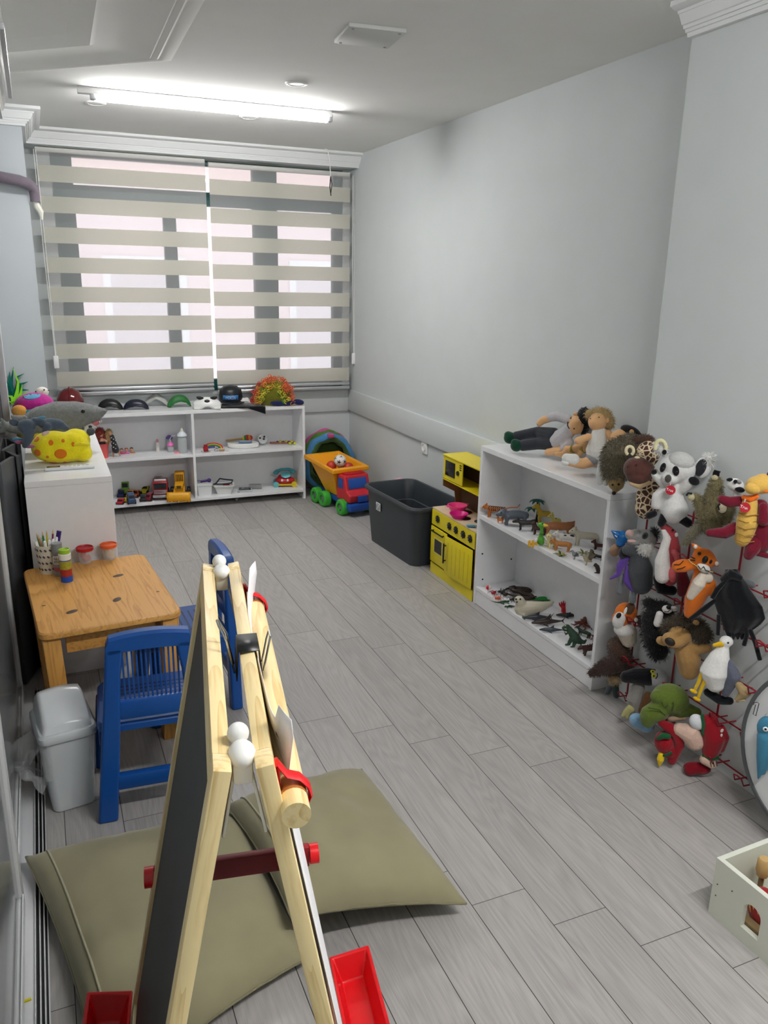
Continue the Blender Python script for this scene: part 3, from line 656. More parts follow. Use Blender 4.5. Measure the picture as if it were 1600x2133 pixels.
# ------------------------------------------------------------------ swing-lid bin and its bag
t = thing('waste_bin', 'small white swing lid bin between partition and blue chair', 'bin', (-.043, 2.40, 0), 8)
BW = plas('cfd4d6', .3)
bb = loft([(rr(.058, .08, .02), 0), (rr(.062, .084, .022), .004), (rr(.076, .098, .024), .26), (rr(.078, .1, .024), .262)]).obj('body', BW, t)
loft([(rr(.084, .106, .026), .252), (rr(.086, .108, .028), .256), (rr(.086, .108, .028), .272), (rr(.08, .102, .026), .28)]).obj('rim', BW, t)
def lidf(a, c):
    x = -.074+.148*a; y = -.096+.192*c; e = min(1, (1-abs(2*a-1))*7)**.5*min(1, (1-abs(2*c-1))*9)**.5
    return Vector((x, y, .274+e*(.058+.036*math.cos((c-.62)*PI*1.35)-.012*(2*a-1)**2)))
MB().grid(lidf, 20, 24).obj('swing_lid', plas('d9dddf', .22), t, angle=60)
t = thing('bin_bag', 'clear crumpled plastic bag hanging out of the white bin', 'plastic bag', (-.076, 2.335, .0), 8)
film = bpy.data.materials.new('clear_film'); film.use_nodes = True; N, L = film.node_tree.nodes, film.node_tree.links
N.clear(); ou = N.new('ShaderNodeOutputMaterial'); mxs = N.new('ShaderNodeMixShader'); tr = N.new('ShaderNodeBsdfTransparent'); gl = N.new('ShaderNodeBsdfPrincipled'); gl.inputs['Base Color'].default_value = (.8, .82, .83, 1); gl.inputs['Roughness'].default_value = .12
mxs.inputs[0].default_value = .3; L.new(tr.outputs[0], mxs.inputs[1]); L.new(gl.outputs[0], mxs.inputs[2]); L.new(mxs.outputs[0], ou.inputs[0])
def bagf(a, c):
    n = noise.noise(Vector((a*5, c*4, 1)))*.02; n2 = noise.noise(Vector((a*9, c*7, 5)))*.012
    return Vector((-.035-.085*math.sin(c*PI)*(.5+.5*a)+n, -.03+.13*a+n2, .245-.16*c+.02*a*c+n))
MB().grid(bagf, 18, 18).obj('film', film, t, angle=80)
def wrapf(a, c):
    th = a*2*PI; k = c; x = (.082+.003*noise.noise(Vector((a*14, c*9, 2))))*max(-1, min(1, 1.35*math.cos(th))); y = (.104+.003*noise.noise(Vector((a*14, c*9, 7))))*max(-1, min(1, 1.35*math.sin(th)))
    return Vector((x*(.99-.06*c)+.038, y*(.99-.06*c)+.07, .25-.13*c+.008*noise.noise(Vector((a*6, 0, 3)))))
MB().grid(wrapf, 60, 10, True).obj('folded_edge', film, t, angle=80)
# ------------------------------------------------------------------ floor cushions
def cushion(name, label, corners, h, lift=0, seed=0, bend=None):
    c4 = [Vector(c) for c in corners]; ctr = sum(c4, Vector())/4
    t = thing(name, label, 'cushion', (ctr.x, ctr.y, 0), 0, 'olive floor cushions')
    def pt(a, b, side):
        # superpose: pinched corners, domed middle
        e = .012*math.sin(PI*a)*1; p = (c4[0]*(1-a)+c4[1]*a)*(1-b)+(c4[3]*(1-a)+c4[2]*a)*b
        A, B = 2*a-1, 2*b-1; inw = .055*((A*A*(1-B*B))*(-A)*0)
        p = p+(ctr-p)*(.07*((1-A*A)*B*B+(1-B*B)*A*A)) - ctr
        dome = max(0, (1-abs(A)**3.6)*(1-abs(B)**3.6))**.5
        wr = .012*noise.noise(Vector((a*5+seed, b*5, 1)))*dome+.006*noise.noise(Vector((a*13, b*13+seed, 4)))*(1-dome)
        z0 = p.z+ctr.z; top = z0+.022+h*dome+wr; bot = max(.004 if not lift else -1, z0-.0-(lift and .0))
        if bend: top += bend(a, b); bot += bend(a, b)
        return Vector((p.x, p.y, top if side else bot+(.0 if dome > .02 else .012)))
    b = MB(); n = 40
    up = [[b.b.verts.new(pt(i/n, j/n, 1)) for j in range(n+1)] for i in range(n+1)]; dn = [[b.b.verts.new(pt(i/n, j/n, 0)) for j in range(n+1)] for i in range(n+1)]
    for i in range(n):
        for j in range(n): b.b.faces.new((up[i][j], up[i+1][j], up[i+1][j+1], up[i][j+1])); b.b.faces.new((dn[i][j+1], dn[i+1][j+1], dn[i+1][j], dn[i][j]))
    edge = [(i, 0) for i in range(n)]+[(n, j) for j in range(n)]+[(i, n) for i in range(n, 0, -1)]+[(0, j) for j in range(n, 0, -1)]
    for k in range(len(edge)):
        p, q = edge[k], edge[(k+1) % len(edge)]; b.b.faces.new((up[p[0]][p[1]], dn[p[0]][p[1]], dn[q[0]][q[1]], up[q[0]][q[1]]))
    CU = mat('938d70', .95, 'cloth', spec=.05, var=.13, scale=9, bump=.1)
    o = b.obj('cover', CU, t, angle=180)
    pts = []
    for s in range(161):
        q = edge[int(s % 160)]; v = pt(q[0]/n, q[1]/n, 1); w2 = pt(q[0]/n, q[1]/n, 0); pts.append((v+w2)/2*1.0)
    MB().tube(pts[:-1], .0035, 6, closed=True).obj('piping', mat('837d60', .95, 'cloth'), o)
    MB().tube([pt(.075, .03+.94*i/40, 1)+Vector((0, 0, .001)) for i in range(41)], .003, 6).obj('seam', mat('a59f84', .95, 'cloth'), o)
    return t
cushion('floor_cushion', 'large olive floor cushion lying flat beside the partition under the easel', [(-.168, 2.075, .03), (.45, 2.06, .02), (.46, 1.47, .02), (-.02, 1.27, .02)], .085, seed=2)
cushion('floor_cushion', 'olive floor cushion tilted on its neighbour between easel and open floor', [(.38, 2.02, .085), (.845, 2.11, .035), (.885, 1.47, .03), (.425, 1.50, .12)], .09, lift=1, seed=9)
# ================================================================== easel
ZT = 1.18
a = atz(512, 1605, ZT); c = atz(468, 1170, ZT); EM = (a+c)/2+Vector((-.004, 0, 0)); EL = .545
t = thing('easel', 'pale pine folding double easel with chalkboard, red trays and paper dowel', 'easel', (EM.x, EM.y, 0), .5-math.degrees(math.atan2(c.x-a.x, c.y-a.y)))
CHALK = mat((.035, .037, .038), .55, 'paint', var=.25, scale=8); WB = mat((.86, .87, .9), .18, 'plastic')
RP = plas('d3151c', .3)
for s, ang in ((-1, 10.9), (1, 9.8)):
    L = dict(loc=(s*.0185, 0, ZT), rot=(0, R(ang)*-s, 0)); h = EL/2
    for y in (-h+.0145, h-.0145):
        MB().bx(-.0085, .0085, y-.0145, y+.0145, -1.19, 0, bev=.0015).obj('stile', LPINEZ, t, **L)
    MB().bx(-.0085, .0085, -h+.0295, h-.0295, -.03, -.0006, bev=.001).obj('top_rail', LPINE, t, **L)
    MB().bx(-.0085, .0085, -h+.0295, h-.0295, -.845, -.80, bev=.001).obj('bottom_rail', LPINE, t, **L)
    MB().bx(-.003, .003, -h+.029, h-.029, -.80, -.03).obj('chalkboard' if s < 0 else 'whiteboard', CHALK if s < 0 else WB, t, **L)
    x0 = .011
    tr = loft4([[(s*p, q, z) for p, q in rr2] for rr2, z in (
        ([(x0+.008, -h+.02), (x0+.06, -h+.02), (x0+.06, h-.02), (x0+.008, h-.02)], -.85), ([(x0, -h), (x0+.078, -h), (x0+.078, h), (x0, h)], -.80), ([(x0+.006, -h+.006), (x0+.072, -h+.006), (x0+.072, h-.006), (x0+.006, h-.006)], -.80), ([(x0+.014, -h+.025), (x0+.055, -h+.025), (x0+.055, h-.025), (x0+.014, h-.025)], -.843))])
    o = tr.obj('tray', RP, t, **L); q = o.modifiers.new('bevel', 'BEVEL'); q.width = .004; q.segments = 2
    MB().cyl((s*.0088, 0, -.82), (s*.011, 0, -.82), .004, seg=8).obj('screw', ALU, o)
sx = math.tan(R(10.3))*(ZT-.62)+.02
MB().bx(-sx-.008, sx+.008, EL/2-.018, EL/2-.004, .615, .655, bev=.002).obj('stretcher', mat('8f1d24', .5, 'paint', var=.1, scale=60), t)
for s in (-1, 1): MB().cyl((s*(sx+.009), EL/2-.011, .636), (s*(sx+.024), EL/2-.011, .636), .017, seg=16).obj('stretcher_cap', RP, t)
HW = mat('e9e9e6', .3, 'plastic')
for y in (-EL/2+.03, EL/2-.03):
    b = MB().ell((0, y, ZT-.004), (.013, .017, .012)).ell((-.002, y+.02, ZT+.006), .0105).bx(-.0095, .0095, y-.012, y+.012, ZT-.03, ZT-.004, bev=.004)
    for s in (-1, 1): b.box((s*.014, y, ZT-.055), (.003, .010, .07), rot=(0, -s*10, 0), bev=.001)
    b.obj('hinge', HW, t)
# dowel that carries the paper, its red hooks, the paper and the clip
DX, DZ = .045, ZT-.047
MB().cyl((DX, -EL/2-.012, DZ), (DX, EL/2-.045, DZ), .0135, seg=24).obj('dowel', LPINE, t)
for y in (-EL/2+.022, EL/2-.07):
    MB().tube([(.0285, y, DZ+.034), (.031, y, DZ+.036), (.04, y, DZ+.022), (.052, y, DZ+.0175), (.06, y, DZ+.008), (.0625, y, DZ-.002), (.058, y, DZ-.013), (.047, y, DZ-.018), (.036, y, DZ-.026), (.0315, y, DZ-.03)], .0022, 8, flat=3.4).tube([(.029, y, DZ+.036), (.030, y, DZ), (.032, y, DZ-.034)], .0018, 8, flat=3.4).obj('dowel_hook', RP, t)
    MB().cyl((DX, y-.011, DZ), (DX, y+.011, DZ), .0138, seg=20).obj('dowel_groove', mat('a8662f', .5, 'paint'), t)
    MB().ell((.033, y, DZ+.028), (.003, .004, .004), seg=10).obj('rivet', ALU, t)
def papf(a, c):
    y = -EL/2+.035+(EL-.10)*a; s = -.035+.75*c
    en = abs(2*a-1)**6
    x = .0305+math.tan(R(9.8))*max(0, s)+(.018*en*math.exp(-((s+.02)/.05)**2))+.002*math.sin(a*7+c*3)
    return Vector((x, y, ZT-.012-s+(-.03 if en < .3 and s < 0 else 0)*(1-en)))
MB().grid(papf, 30, 40).obj('paper', mat((.86, .85, .87), .7, 'paint', spec=.2), t, thick=.0006, fix=False)
t2 = thing('binder_clip', 'black metal binder clip with silver arms on the easel top rail', 'clip', (EM.x, EM.y, ZT), .5-math.degrees(math.atan2(c.x-a.x, c.y-a.y)))
b = MB(); yb = -.02
b.tube([(.002, yb, -.03), (.0085, yb, .001), (.0135, yb, .003), (.032, yb, .002), (.036, yb, -.002), (.04, yb, -.035)], .0008, 4)
MB().grid(lambda p, q: [Vector((.006, 0, -.035)), Vector((.0085, 0, .0025)), Vector((.033, 0, .0025)), Vector((.036, 0, -.035))][round(p*3)]+Vector((0, yb-.024+.048*q, 0)), 3, 1).obj('body', plas('17181a', .35), t2, thick=.0012)
MB().tube([(.004, yb-.012, -.03), (-.004, yb-.012, .012), (-.012, yb-.009, .03), (-.014, yb, .034), (-.012, yb+.009, .03), (-.004, yb+.012, .012), (.004, yb+.012, -.03)], .0013, 6).obj('arm', mat('c9c9c9', .2, '', metal=1), t2)
MB().tube([(.038, yb-.012, -.03), (.044, yb-.012, .0), (.047, yb-.009, .012), (.047, yb+.009, .012), (.044, yb+.012, .0), (.038, yb+.012, -.03)], .0013, 6).obj('arm', mat('c9c9c9', .2, '', metal=1), t2)
# ================================================================== white wooden box with toys
t = thing('toy_box', 'low white painted wooden box with arched cutouts standing on the floor', 'toy box', (1.681, 1.03, 0), 2)
WP = mat('d9dccf', .5, 'paint', var=.04, scale=14)
hx, hy, H, T = .175, .225, .172, .014
def arched(x, n):       # side board with an arched opening, in the yz plane
    yc, w_, z0, zs = .10, .026, .040, .095
    b = MB()
    arc = [(yc+w_*math.cos(R(a)), zs+w_*math.sin(R(a))) for a in range(0, 181, 15)]
    outl = [(-hy, 0), (-hy, H), (hy, H), (hy, 0)]
    hole = [(yc-w_, z0), (yc+w_, z0)]+arc
    # split the board around the opening
    b.bx(x, x+T, -hy, yc-w_, 0, H); b.bx(x, x+T, yc+w_, hy, 0, H); b.bx(x, x+T, yc-w_, yc+w_, 0, z0)
    M = Matrix(((0, 0, 1, x), (1, 0, 0, 0), (0, 1, 0, 0), (0, 0, 0, 1)))
    b.prism([(yc+w_, H), (yc-w_, H)]+arc[::-1], T, M)
    return b.obj(n, WP, t, smooth=False)
arched(-hx, 'side_board')
MB().bx(-hx+T, hx-T, hy-T, hy, 0, H).obj('end_board', WP, t); MB().bx(-hx+T, hx-T, -hy, -hy+T, 0, H).obj('end_board', WP, t)
MB().bx(hx-T, hx, -hy, hy, 0, H).obj('side_board', WP, t); MB().bx(-hx+T, hx-T, -hy+T, hy-T, .004, .012).obj('bottom', WP, t)
for y, z in ((.21, .10), (.21, .065), (.165, .115)): MB().cyl((-hx-.001, y, z), (-hx+.001, y, z), .0018, seg=8).obj('nail', BLK, t)
BW_ = (1.73, 1.03)
t = thing('peg_figure', 'tan wooden peg mallet standing inside the white box', 'wooden toy', (1.622, 1.205, .012))
MB().cyl((0, 0, 0), (0, 0, .11), .007, seg=12).obj('handle', mat('8d7450', .6, 'paint'), t); MB().lathe([(0, .1), (.014, .1), (.018, .115), (.017, .145), (.013, .152), (0, .153)]).obj('head', mat('c2a06a', .5, 'paint'), t)
t = thing('wooden_cart', 'reddish brown wooden toy cart piece lying in the white box', 'wooden toy', (1.645, 1.115, .012), -35)
MB().prism([(.075*math.cos(R(a)), .075*math.sin(R(a))) for a in range(0, 181, 12)], .012, Matrix.Translation((0, .0, .06)) @ Matrix(((1, 0, 0, 0), (0, 0, -1, 0), (0, 1, 0, 0), (0, 0, 0, 1)))).obj('side', mat('8f4a30', .5, 'paint', var=.1, scale=30), t)
MB().bx(-.07, .07, .0, .06, .0, .06, bev=.003).obj('body', mat('8f4a30', .5, 'paint'), t)
for i in range(4): MB().box((-.045+.03*i, .035, .1), (.006, .09, .006), rot=(18, 0, 0)).obj('rung', mat('cbb98a', .5, 'paint'), t)
MB().cyl((.02, -.004, .085), (.02, .002, .085), .006, seg=10).obj('bolt', ALU, t)
t = thing('patterned_cloth', 'red cloth with gold pattern seen through the box arch', 'cloth', (1.580, 1.145, .012))
blob('folds', [('e', (0, 0, .048), (.036, .05, .048)), ('e', (.01, .02, .06), (.028, .03, .04))], mat('a3161d', .8, 'cloth', var=.3, scale=60), t)
for i in range(5): MB().tube([(-.035+.001*i, -.03+.012*i, .05+.008*math.sin(i)), (-.032, -.02+.012*i, .07), (-.02, -.012+.012*i, .09)], .0022, 6).obj('gold_braid', mat('c79a3a', .5, 'cloth'), t)
t = thing('wood_block', 'plain tan wooden block below the red patterned cloth', 'block', (1.532, 1.115, .012), 3)
MB().bx(-.012, .012, -.06, .06, 0, .036, bev=.002).obj('block', mat('8a7350', .6, 'paint', var=.1, scale=20), t)
# ================================================================== number wheel with squid
t = thing('number_wheel', 'round white number wheel with grey rim leaning on the wall', 'wheel', (1.905, 1.31, .065), 0)
lean = (0, 90-7, 0)
M = rotm((0, -90+7, 0)); RW = .255
MW = Matrix.Translation((0, 0, RW)) @ rotm((0, -83, 0))
MB().lathe([(0, -.008), (RW-.012, -.008), (RW-.012, .006), (0, .006)], (0, 0, RW), (0, -83, 0), 72).obj('disc', mat('d4d6d6', .5, 'plastic'), t)
MB().lathe([(RW-.012, -.012), (RW, -.010), (RW+.004, 0), (RW, .010), (RW-.012, .012), (RW-.012, -.012)], (0, 0, RW), (0, -83, 0), 72).obj('rim', plas('55585a', .4), t)
MB().lathe([(0, .006), (.17, .006), (.17, .008), (0, .008)], (0, 0, RW), (0, -83, 0), 60).obj('inner_ring', mat('6d7072', .5, 'plastic'), t)
MB().lathe([(0, .008), (.155, .008), (.155, .009), (0, .009)], (0, 0, RW), (0, -83, 0), 60).obj('inner_disc', mat('d4d6d6', .5, 'plastic'), t)
MB().box((0, 0, -.032), (.07, .06, .062), bev=.004).obj('stand', mat('6d7072', .5, 'plastic'), t)
def outline_digit():        # hollow numeral one
    o = [(-.006, -.02), (-.006, .012), (-.013, .008), (-.013, .014), (-.004, .021), (.004, .021), (.004, -.02)]
    b = MB(); b.tube([(x, y, 0) for x, y in o], .0011, 6, closed=True); return b
dm = outline_digit(); dm.obj('numeral', BLK, t, loc=(-.022, .205, RW+.06), rot=Matrix(((0, math.sin(R(7)), -math.cos(R(7))), (-1, 0, 0), (0, math.cos(R(7)), math.sin(R(7))))).to_euler())
FRp = atx(1592, 1535, 1.86)
t = fthing('plush_squid', 'blue felt squid with round white eye on the number wheel', 'plush toy', FRp, 1592, 1535)
SQ = felt('3f7f9c')
blob('body', [E_(1596, 1515, 20, 28, rd=12), C_([(1592, 1535), (1588, 1580), (1580, 1622)], [16, 13, 3]), C_([(1602, 1535), (1600, 1580), (1592, 1612)], [13, 11, 3])], SQ, t)
ellpart('eye', t, plas('f2f2f2', .2), E_(1595, 1519, 6, 6, -13, 3)); ellpart('pupil', t, BLK, E_(1595, 1519, 2.6, 2.6, -16, 1.5))
MB().tube([P_(1594, 1490, -4), P_(1598, 1486, -8), P_(1602, 1490, -4)], .002, 6).obj('ring', ALU, t)
# ================================================================== things on the kids table
t = thing('pen_cup', 'white lattice pen cup full of felt pens at the table corner', 'pen cup', (-.045, 3.135, .5))
MB().lathe([(0, .003), (.031, .003), (.042, .115), (.0445, .115), (.0335, 0), (0, 0)]).obj('cup', mat('e0dccf', .5, 'plastic'), t)
b = MB()
for j in range(4):
    for k in range(16):
        th = 2*PI*(k+.5*(j % 2))/16; z = .02+.026*j; r = .0335+.011*z/.115+.0004
        b.box((r*math.cos(th), r*math.sin(th), z), (.0012, .006, .010), rot=(45, 0, math.degrees(th)))
b.obj('lattice_hole', mat('55524a', .7, 'paint'), t)
pens = [('f2f2f0', -.026, .012, -14, 'marker'), ('f2f2f0', -.02, -.014, -12, 'marker'), ('f2f2f0', -.012, .02, -6, 'marker'), ('f0f0ee', .006, -.022, 3, 'marker'), ('f0f0ee', .018, -.016, 6, 'marker'), ('f4f4f2', .024, .006, 10, 'marker'), ('f0f0ee', -.004, -.028, -2, 'marker'), ('2f8f3d', -.008, .006, -3, 'pencil'), ('d9c92a', .0, .012, 1, 'pencil'), ('7a1f3f', .012, .018, 7, 'pencil'), ('4a2a86', .024, .022, 12, 'pen'), ('3b2378', .029, .016, 13, 'pen'), ('6db56a', -.016, -.002, -9, 'pencil'), ('c58a5a', .002, -.012, -11, 'pencil')]
for i, (cc, x, y, lean_, kd) in enumerate(pens):
    nm = {'marker': 'felt_pen', 'pencil': 'pencil', 'pen': 'ballpoint_pen'}[kd]
    word = {'f2f2f0': 'white', 'f0f0ee': 'white', 'f4f4f2': 'white', '2f8f3d': 'dark green', 'd9c92a': 'yellow', '7a1f3f': 'wine red', '4a2a86': 'violet', '3b2378': 'violet', '6db56a': 'light green', 'c58a5a': 'tan'}[cc]
    p = thing(nm, '%s %s standing in the white lattice pen cup' % (word, nm.replace('_', ' ')), 'pen', (-.045+x*.55, 3.135+y*.55, .506), 0, 'pens in the lattice cup')
    p.rotation_euler = (R(-y*300), R(lean_), 0); hgt = .13 if kd == 'marker' else .155 if kd == 'pencil' else .15
    r = .0055 if kd == 'marker' else .0036
    if kd == 'marker':
        MB().cyl((0, 0, 0), (0, 0, hgt-.045), r, seg=12).obj('barrel', plas(cc, .35), p); MB().lathe([(r*1.05, hgt-.045), (r*1.05, hgt-.004), (r*.7, hgt), (0, hgt)], seg=14).obj('cap', plas('f6f6f4', .3), p)
    elif kd == 'pencil':
        MB().cyl((0, 0, 0), (0, 0, hgt-.016), r, seg=6).obj('barrel', plas(cc, .4), p); MB().cyl((0, 0, hgt-.016), (0, 0, hgt), r, .0005, seg=10).obj('tip', mat('d9b98a', .6, 'paint'), p)
    else:
        MB().cyl((0, 0, 0), (0, 0, hgt-.04), r*1.2, seg=10).obj('barrel', plas(cc, .3), p); MB().cyl((0, 0, hgt-.04), (0, 0, hgt), r*1.7, seg=10).obj('cap', plas(cc, .3), p)
t = thing('glue_stick', 'grey glue stick with black lettering standing before the pen cup', 'glue stick', (-.012, 3.085, .5))
MB().cyl((0, 0, 0), (0, 0, .082), .018, seg=20).obj('barrel', plas('9b9fa0', .4), t); MB().cyl((0, 0, .084), (0, 0, .128), .0185, seg=20).obj('cap', plas('8b8f90', .35), t)
MB().cyl((0, 0, .048), (0, 0, .082), .0184, seg=20).obj('label', mat('e6e6e4', .5, 'plastic'), t); MB().cyl((0, 0, .02), (0, 0, .036), .0184, seg=20).obj('label', mat('b5606c', .5, 'plastic', var=.5, scale=300), t)
def wraptext(s, size, r, z, mt, parent, th0=-90):
    me = text_mesh(s, size)
    for v in me.vertices:
        th = R(th0)+v.co.x/r; rr_ = r+v.co.z; v.co = Vector((rr_*math.cos(th), rr_*math.sin(th), z+v.co.y))
    return link('lettering', me, mt, parent, smooth=False)
wraptext('GLUE', .0135, .0188, .070, BLK, t); wraptext('STICK', .0125, .0188, .057, BLK, t)
t = thing('bubble_bottle', 'small bubble bottle with green cap, white neck and blue base', 'bubble bottle', (.012, 3.01, .5))
MB().cyl((0, 0, 0), (0, 0, .022), .0215, seg=20).obj('base', plas('1f52b5', .35), t); MB().cyl((0, 0, .022), (0, 0, .05), .0205, seg=20).obj('label', mat('a8302a', .4, 'plastic', var=.4, scale=120), t)
MB().cyl((0, 0, .05), (0, 0, .082), .0205, seg=20).obj('label', mat('a9a53a', .4, 'plastic', var=.5, scale=110), t); MB().cyl((0, 0, .082), (0, 0, .086), .0206, seg=20).obj('stripe', plas('2f5fa3', .4), t)
MB().lathe([(.021, .086), (.022, .09), (.022, .108), (.02, .11)]).obj('neck', plas('eef0ee', .3), t); MB().lathe([(.02, .11), (.02, .124), (.017, .126), (.015, .121), (0, .121)]).obj('cap', plas('9fc83a', .3), t)
CLR = mat((.93, .93, .93), .08, '', trans=.0, alpha=.22, spec=.6)
for x, y, lid, cont, lb in ((.088, 3.195, 'b91f24', 'c3515c', 'small clear tub with red lid and pink modelling dough'), (.178, 3.205, 'e8622a', 'd9c9a8', 'small clear tub with orange lid and cream modelling dough')):
    t = thing('dough_tub', lb, 'tub', (x, y, .5))
    MB().lathe([(0, .001), (.022, .001), (.029, .058)], seg=24).obj('cup', CLR, t, thick=.001); MB().lathe([(.0285, .052), (.033, .053), (.0335, .064), (.031, .066), (.029, .061), (0, .060)], seg=28).obj('lid', plas(lid, .35), t)
    blob('dough', [('e', (.003, 0, .02), (.017, .017, .017)), ('e', (-.006, .004, .032), (.012, .012, .014))], mat(cont, .7, 'plush'), t)
# ================================================================== low bookcase under the window: top
ZB = .706
SK = plas('d8a27c', .5)
t = fthing('toy_helmet', 'glossy dark red toy fire helmet on the low bookcase beside the column', 'helmet', (.15, 5.635, ZB), 148, 845)
HR = mat('64060f', .15, 'plastic', coat=.6)
k = FR.k
MB().lathe([(29*k, 0), (30*k, 12*k), (28*k, 30*k), (20*k, 46*k), (9*k, 53*k), (0, 55*k)], (0, 0, 5*k), seg=32, sy=1.0).obj('dome', HR, t)
MB().lathe([(28*k, 5*k), (38*k, 1*k), (48*k, -1*k+.004), (48*k, .006), (38*k, 4*k), (28*k, 8*k)], (0, 0, 0), seg=32, sx=1.12, sy=.74).obj('brim', HR, t)
MB().tube([(math.sin(a)*0, -33*k*math.cos(a), 8*k+52*k*math.sin(a)) for a in [R(x) for x in range(10, 171, 10)]], 2.6*k, 8).obj('crest', HR, t)
MB().box((0, -33*k, 20*k), (16*k, 2*k, 16*k), bev=.003, rot=(12, 0, 0)).obj('badge', HR, t)
def mask(label, u, v, w_, h, col, rough=.3, arch=.35, peak=0, eyes=None, dp=.05, name='toy_mask', yaw=0):
    t = thing(name, label, 'mask', atz(u, v, ZB), -8+yaw)
    def f(a, c):
        x = 2*a-1; ph = c*PI*.62
        e = max(0, 1-abs(x)**2.2)**.62
        lo = arch*h*max(0, 1-1.5*x*x)*(1-c)**1.5
        return Vector((w_/2*x, -dp*math.cos(ph)*(.45+.55*e), .003+max(lo, h*e*math.sin(min(ph, PI/2))**.8*(1 if c < .7 else 1-.25*(c-.7)/.3))+peak*h*max(0, 1-abs(x)*2.2)*c))
    MB().grid(f, 24, 12).obj('shell', plas(col, rough), t, thick=.0025, angle=80)
    if eyes:
        for s in (-1, 1): MB().ell((s*w_*.2, -dp*.62, h*.52), (w_*.10, .012, h*.14), (0, s*14, 0), 14).obj('eye_hole', plas(eyes, .4), t)
    MB().tube([(-w_*.46, 0, .01), (-w_*.3, dp*.8, .006), (w_*.3, dp*.8, .006), (w_*.46, 0, .01)], .0015, 6).obj('elastic', BLK, t)
    return t
mask('plain black half mask lying beside the red fire helmet', 230, 853, .17, .075, '131316', eyes='050506')
mask('black mask with blue edge between the plain black and grey white masks', 284, 852, .17, .07, '171a2c', eyes='1c2f78')
mask('pale grey peaked mask standing between the black and green masks', 326, 845, .17, .075, 'b8bab6', .4, arch=.75, peak=.5)
mask('green arched mask beside the white face mask', 373, 847, .165, .085, '1f6a2c', .45, arch=.6, yaw=14)
t = fthing('toy_mask', 'white face mask with slanted black eyes lying on the bookcase edge', 'mask', atz(432, 851, ZB), 432, 851)
k = FR.k
def fm(a, c):
    x, y = 2*a-1, 2*c-1; r = min(1, x*x*.9+y*y*.9); pl = abs(x)**4
    return Vector((31*k*x*(1-.12*(1-c)), -14*k+26*k*c, .004+(16*k+4*k*c)*(1-r)**.55+(8*k*c)))
MB().grid(fm, 28, 20).obj('shell', plas('e6e6e4', .25), t, thick=.002, angle=80)
for s in (-1, 1): MB().ell((s*12*k, -1*k, 21.5*k), (11*k, 4*k, 4*k), (30, s*-20, s*-16), 14).obj('eye_hole', BLK, t)
MB().ell((0, -8*k, 17*k), (6*k, 4*k, 3*k), (30, 0, 0), 12).obj('mouth', plas('26262a', .4), t)
t = fthing('cape', 'black cloth cape draped over the bookcase edge under the police cap', 'cape', atz(505, 849, ZB), 505, 849)
k = FR.k; o0 = FR.o
def capef(a, c):
    x = -52*k+100*k*a; n = 3*k*noise.noise(Vector((a*4, c*3, 2)))
    if c < .6: y, z = 12*k-20*k*c/.6, .004+abs(n)*.8+3*k*math.sin(a*PI)*.5
    else: y, z = -8*k-1.5*k, .004-(c-.6)/.4*max(.004, (14*k*max(0, (a-.6)/.4)))
    return Vector((x, y+n*.5, z))
MB().grid(capef, 30, 16).obj('cloth', cloth('15151a'), t, thick=.003, angle=80)
t = fthing('toy_mask', 'second white mask with folded cheeks lying under the police cap', 'mask', atz(507, 843, ZB), 507, 843)
k = FR.k
MB().grid(lambda a, c: Vector((14*k*(2*a-1)*1.1, -6*k+14*k*c, 4.2*k+(11*k+2*k*math.sin(a*9))*(1-(2*a-1)**2)**.6*(c*.6+.4))), 20, 10).obj('shell', plas('dcdcdc', .25), t, thick=.002)
t = fthing('police_cap', 'black toy police cap with white POLIS lettering on a blue label', 'cap', atz(481, 842, ZB), 481, 842)
k = FR.k
MB().lathe([(24*k, 6*k), (25*k, 16*k), (23*k, 30*k), (15*k, 38*k), (0, 41*k)], seg=28, sy=1.0).obj('crown', plas('1d1f22', .35), t)
MB().grid(lambda a, c: Vector(((24+5*c)*k*math.cos(R(180+180*a)), (24+14*c)*k*math.sin(R(180+180*a)), 9*k-4*k*c)), 20, 4).obj('visor', plas('1d1f22', .3), t, thick=.003)
lm = mat('2f6fb0', .4, 'plastic')
b = MB(); b.grid(lambda a, c: Vector((25.6*k*math.sin(R(-38+76*a)), -25.6*k*math.cos(R(-38+76*a)), 12*k+10*k*c)), 14, 1); b.obj('label', lm, t, thick=.002)
me = text_mesh('POL\u0130S', .027)
for v in me.vertices:
    th = v.co.x/(26.2*k); v.co = Vector((26.3*k*math.sin(th), -26.3*k*math.cos(th), 16.6*k+v.co.y))
link('lettering', me, mat('f2f2f2', .4, 'plastic'), t, smooth=False)
t = fthing('clown_wig', 'curly rainbow clown wig at the open end of the low bookcase', 'wig', atz(570, 843, ZB), 570, 843)
k = FR.k; rnd = random.Random(3)
blob('cap', [('e', (0, 0, 22*k), (38*k, 24*k, 30*k))], cloth('6b6a1f'), t)
b = MB()
cols = [mat(c_, .45, 'fur') for c_ in ('c9342c', 'e2662a', 'e9a12a', 'd8d23a', '5aa838', '2d7a3a')]
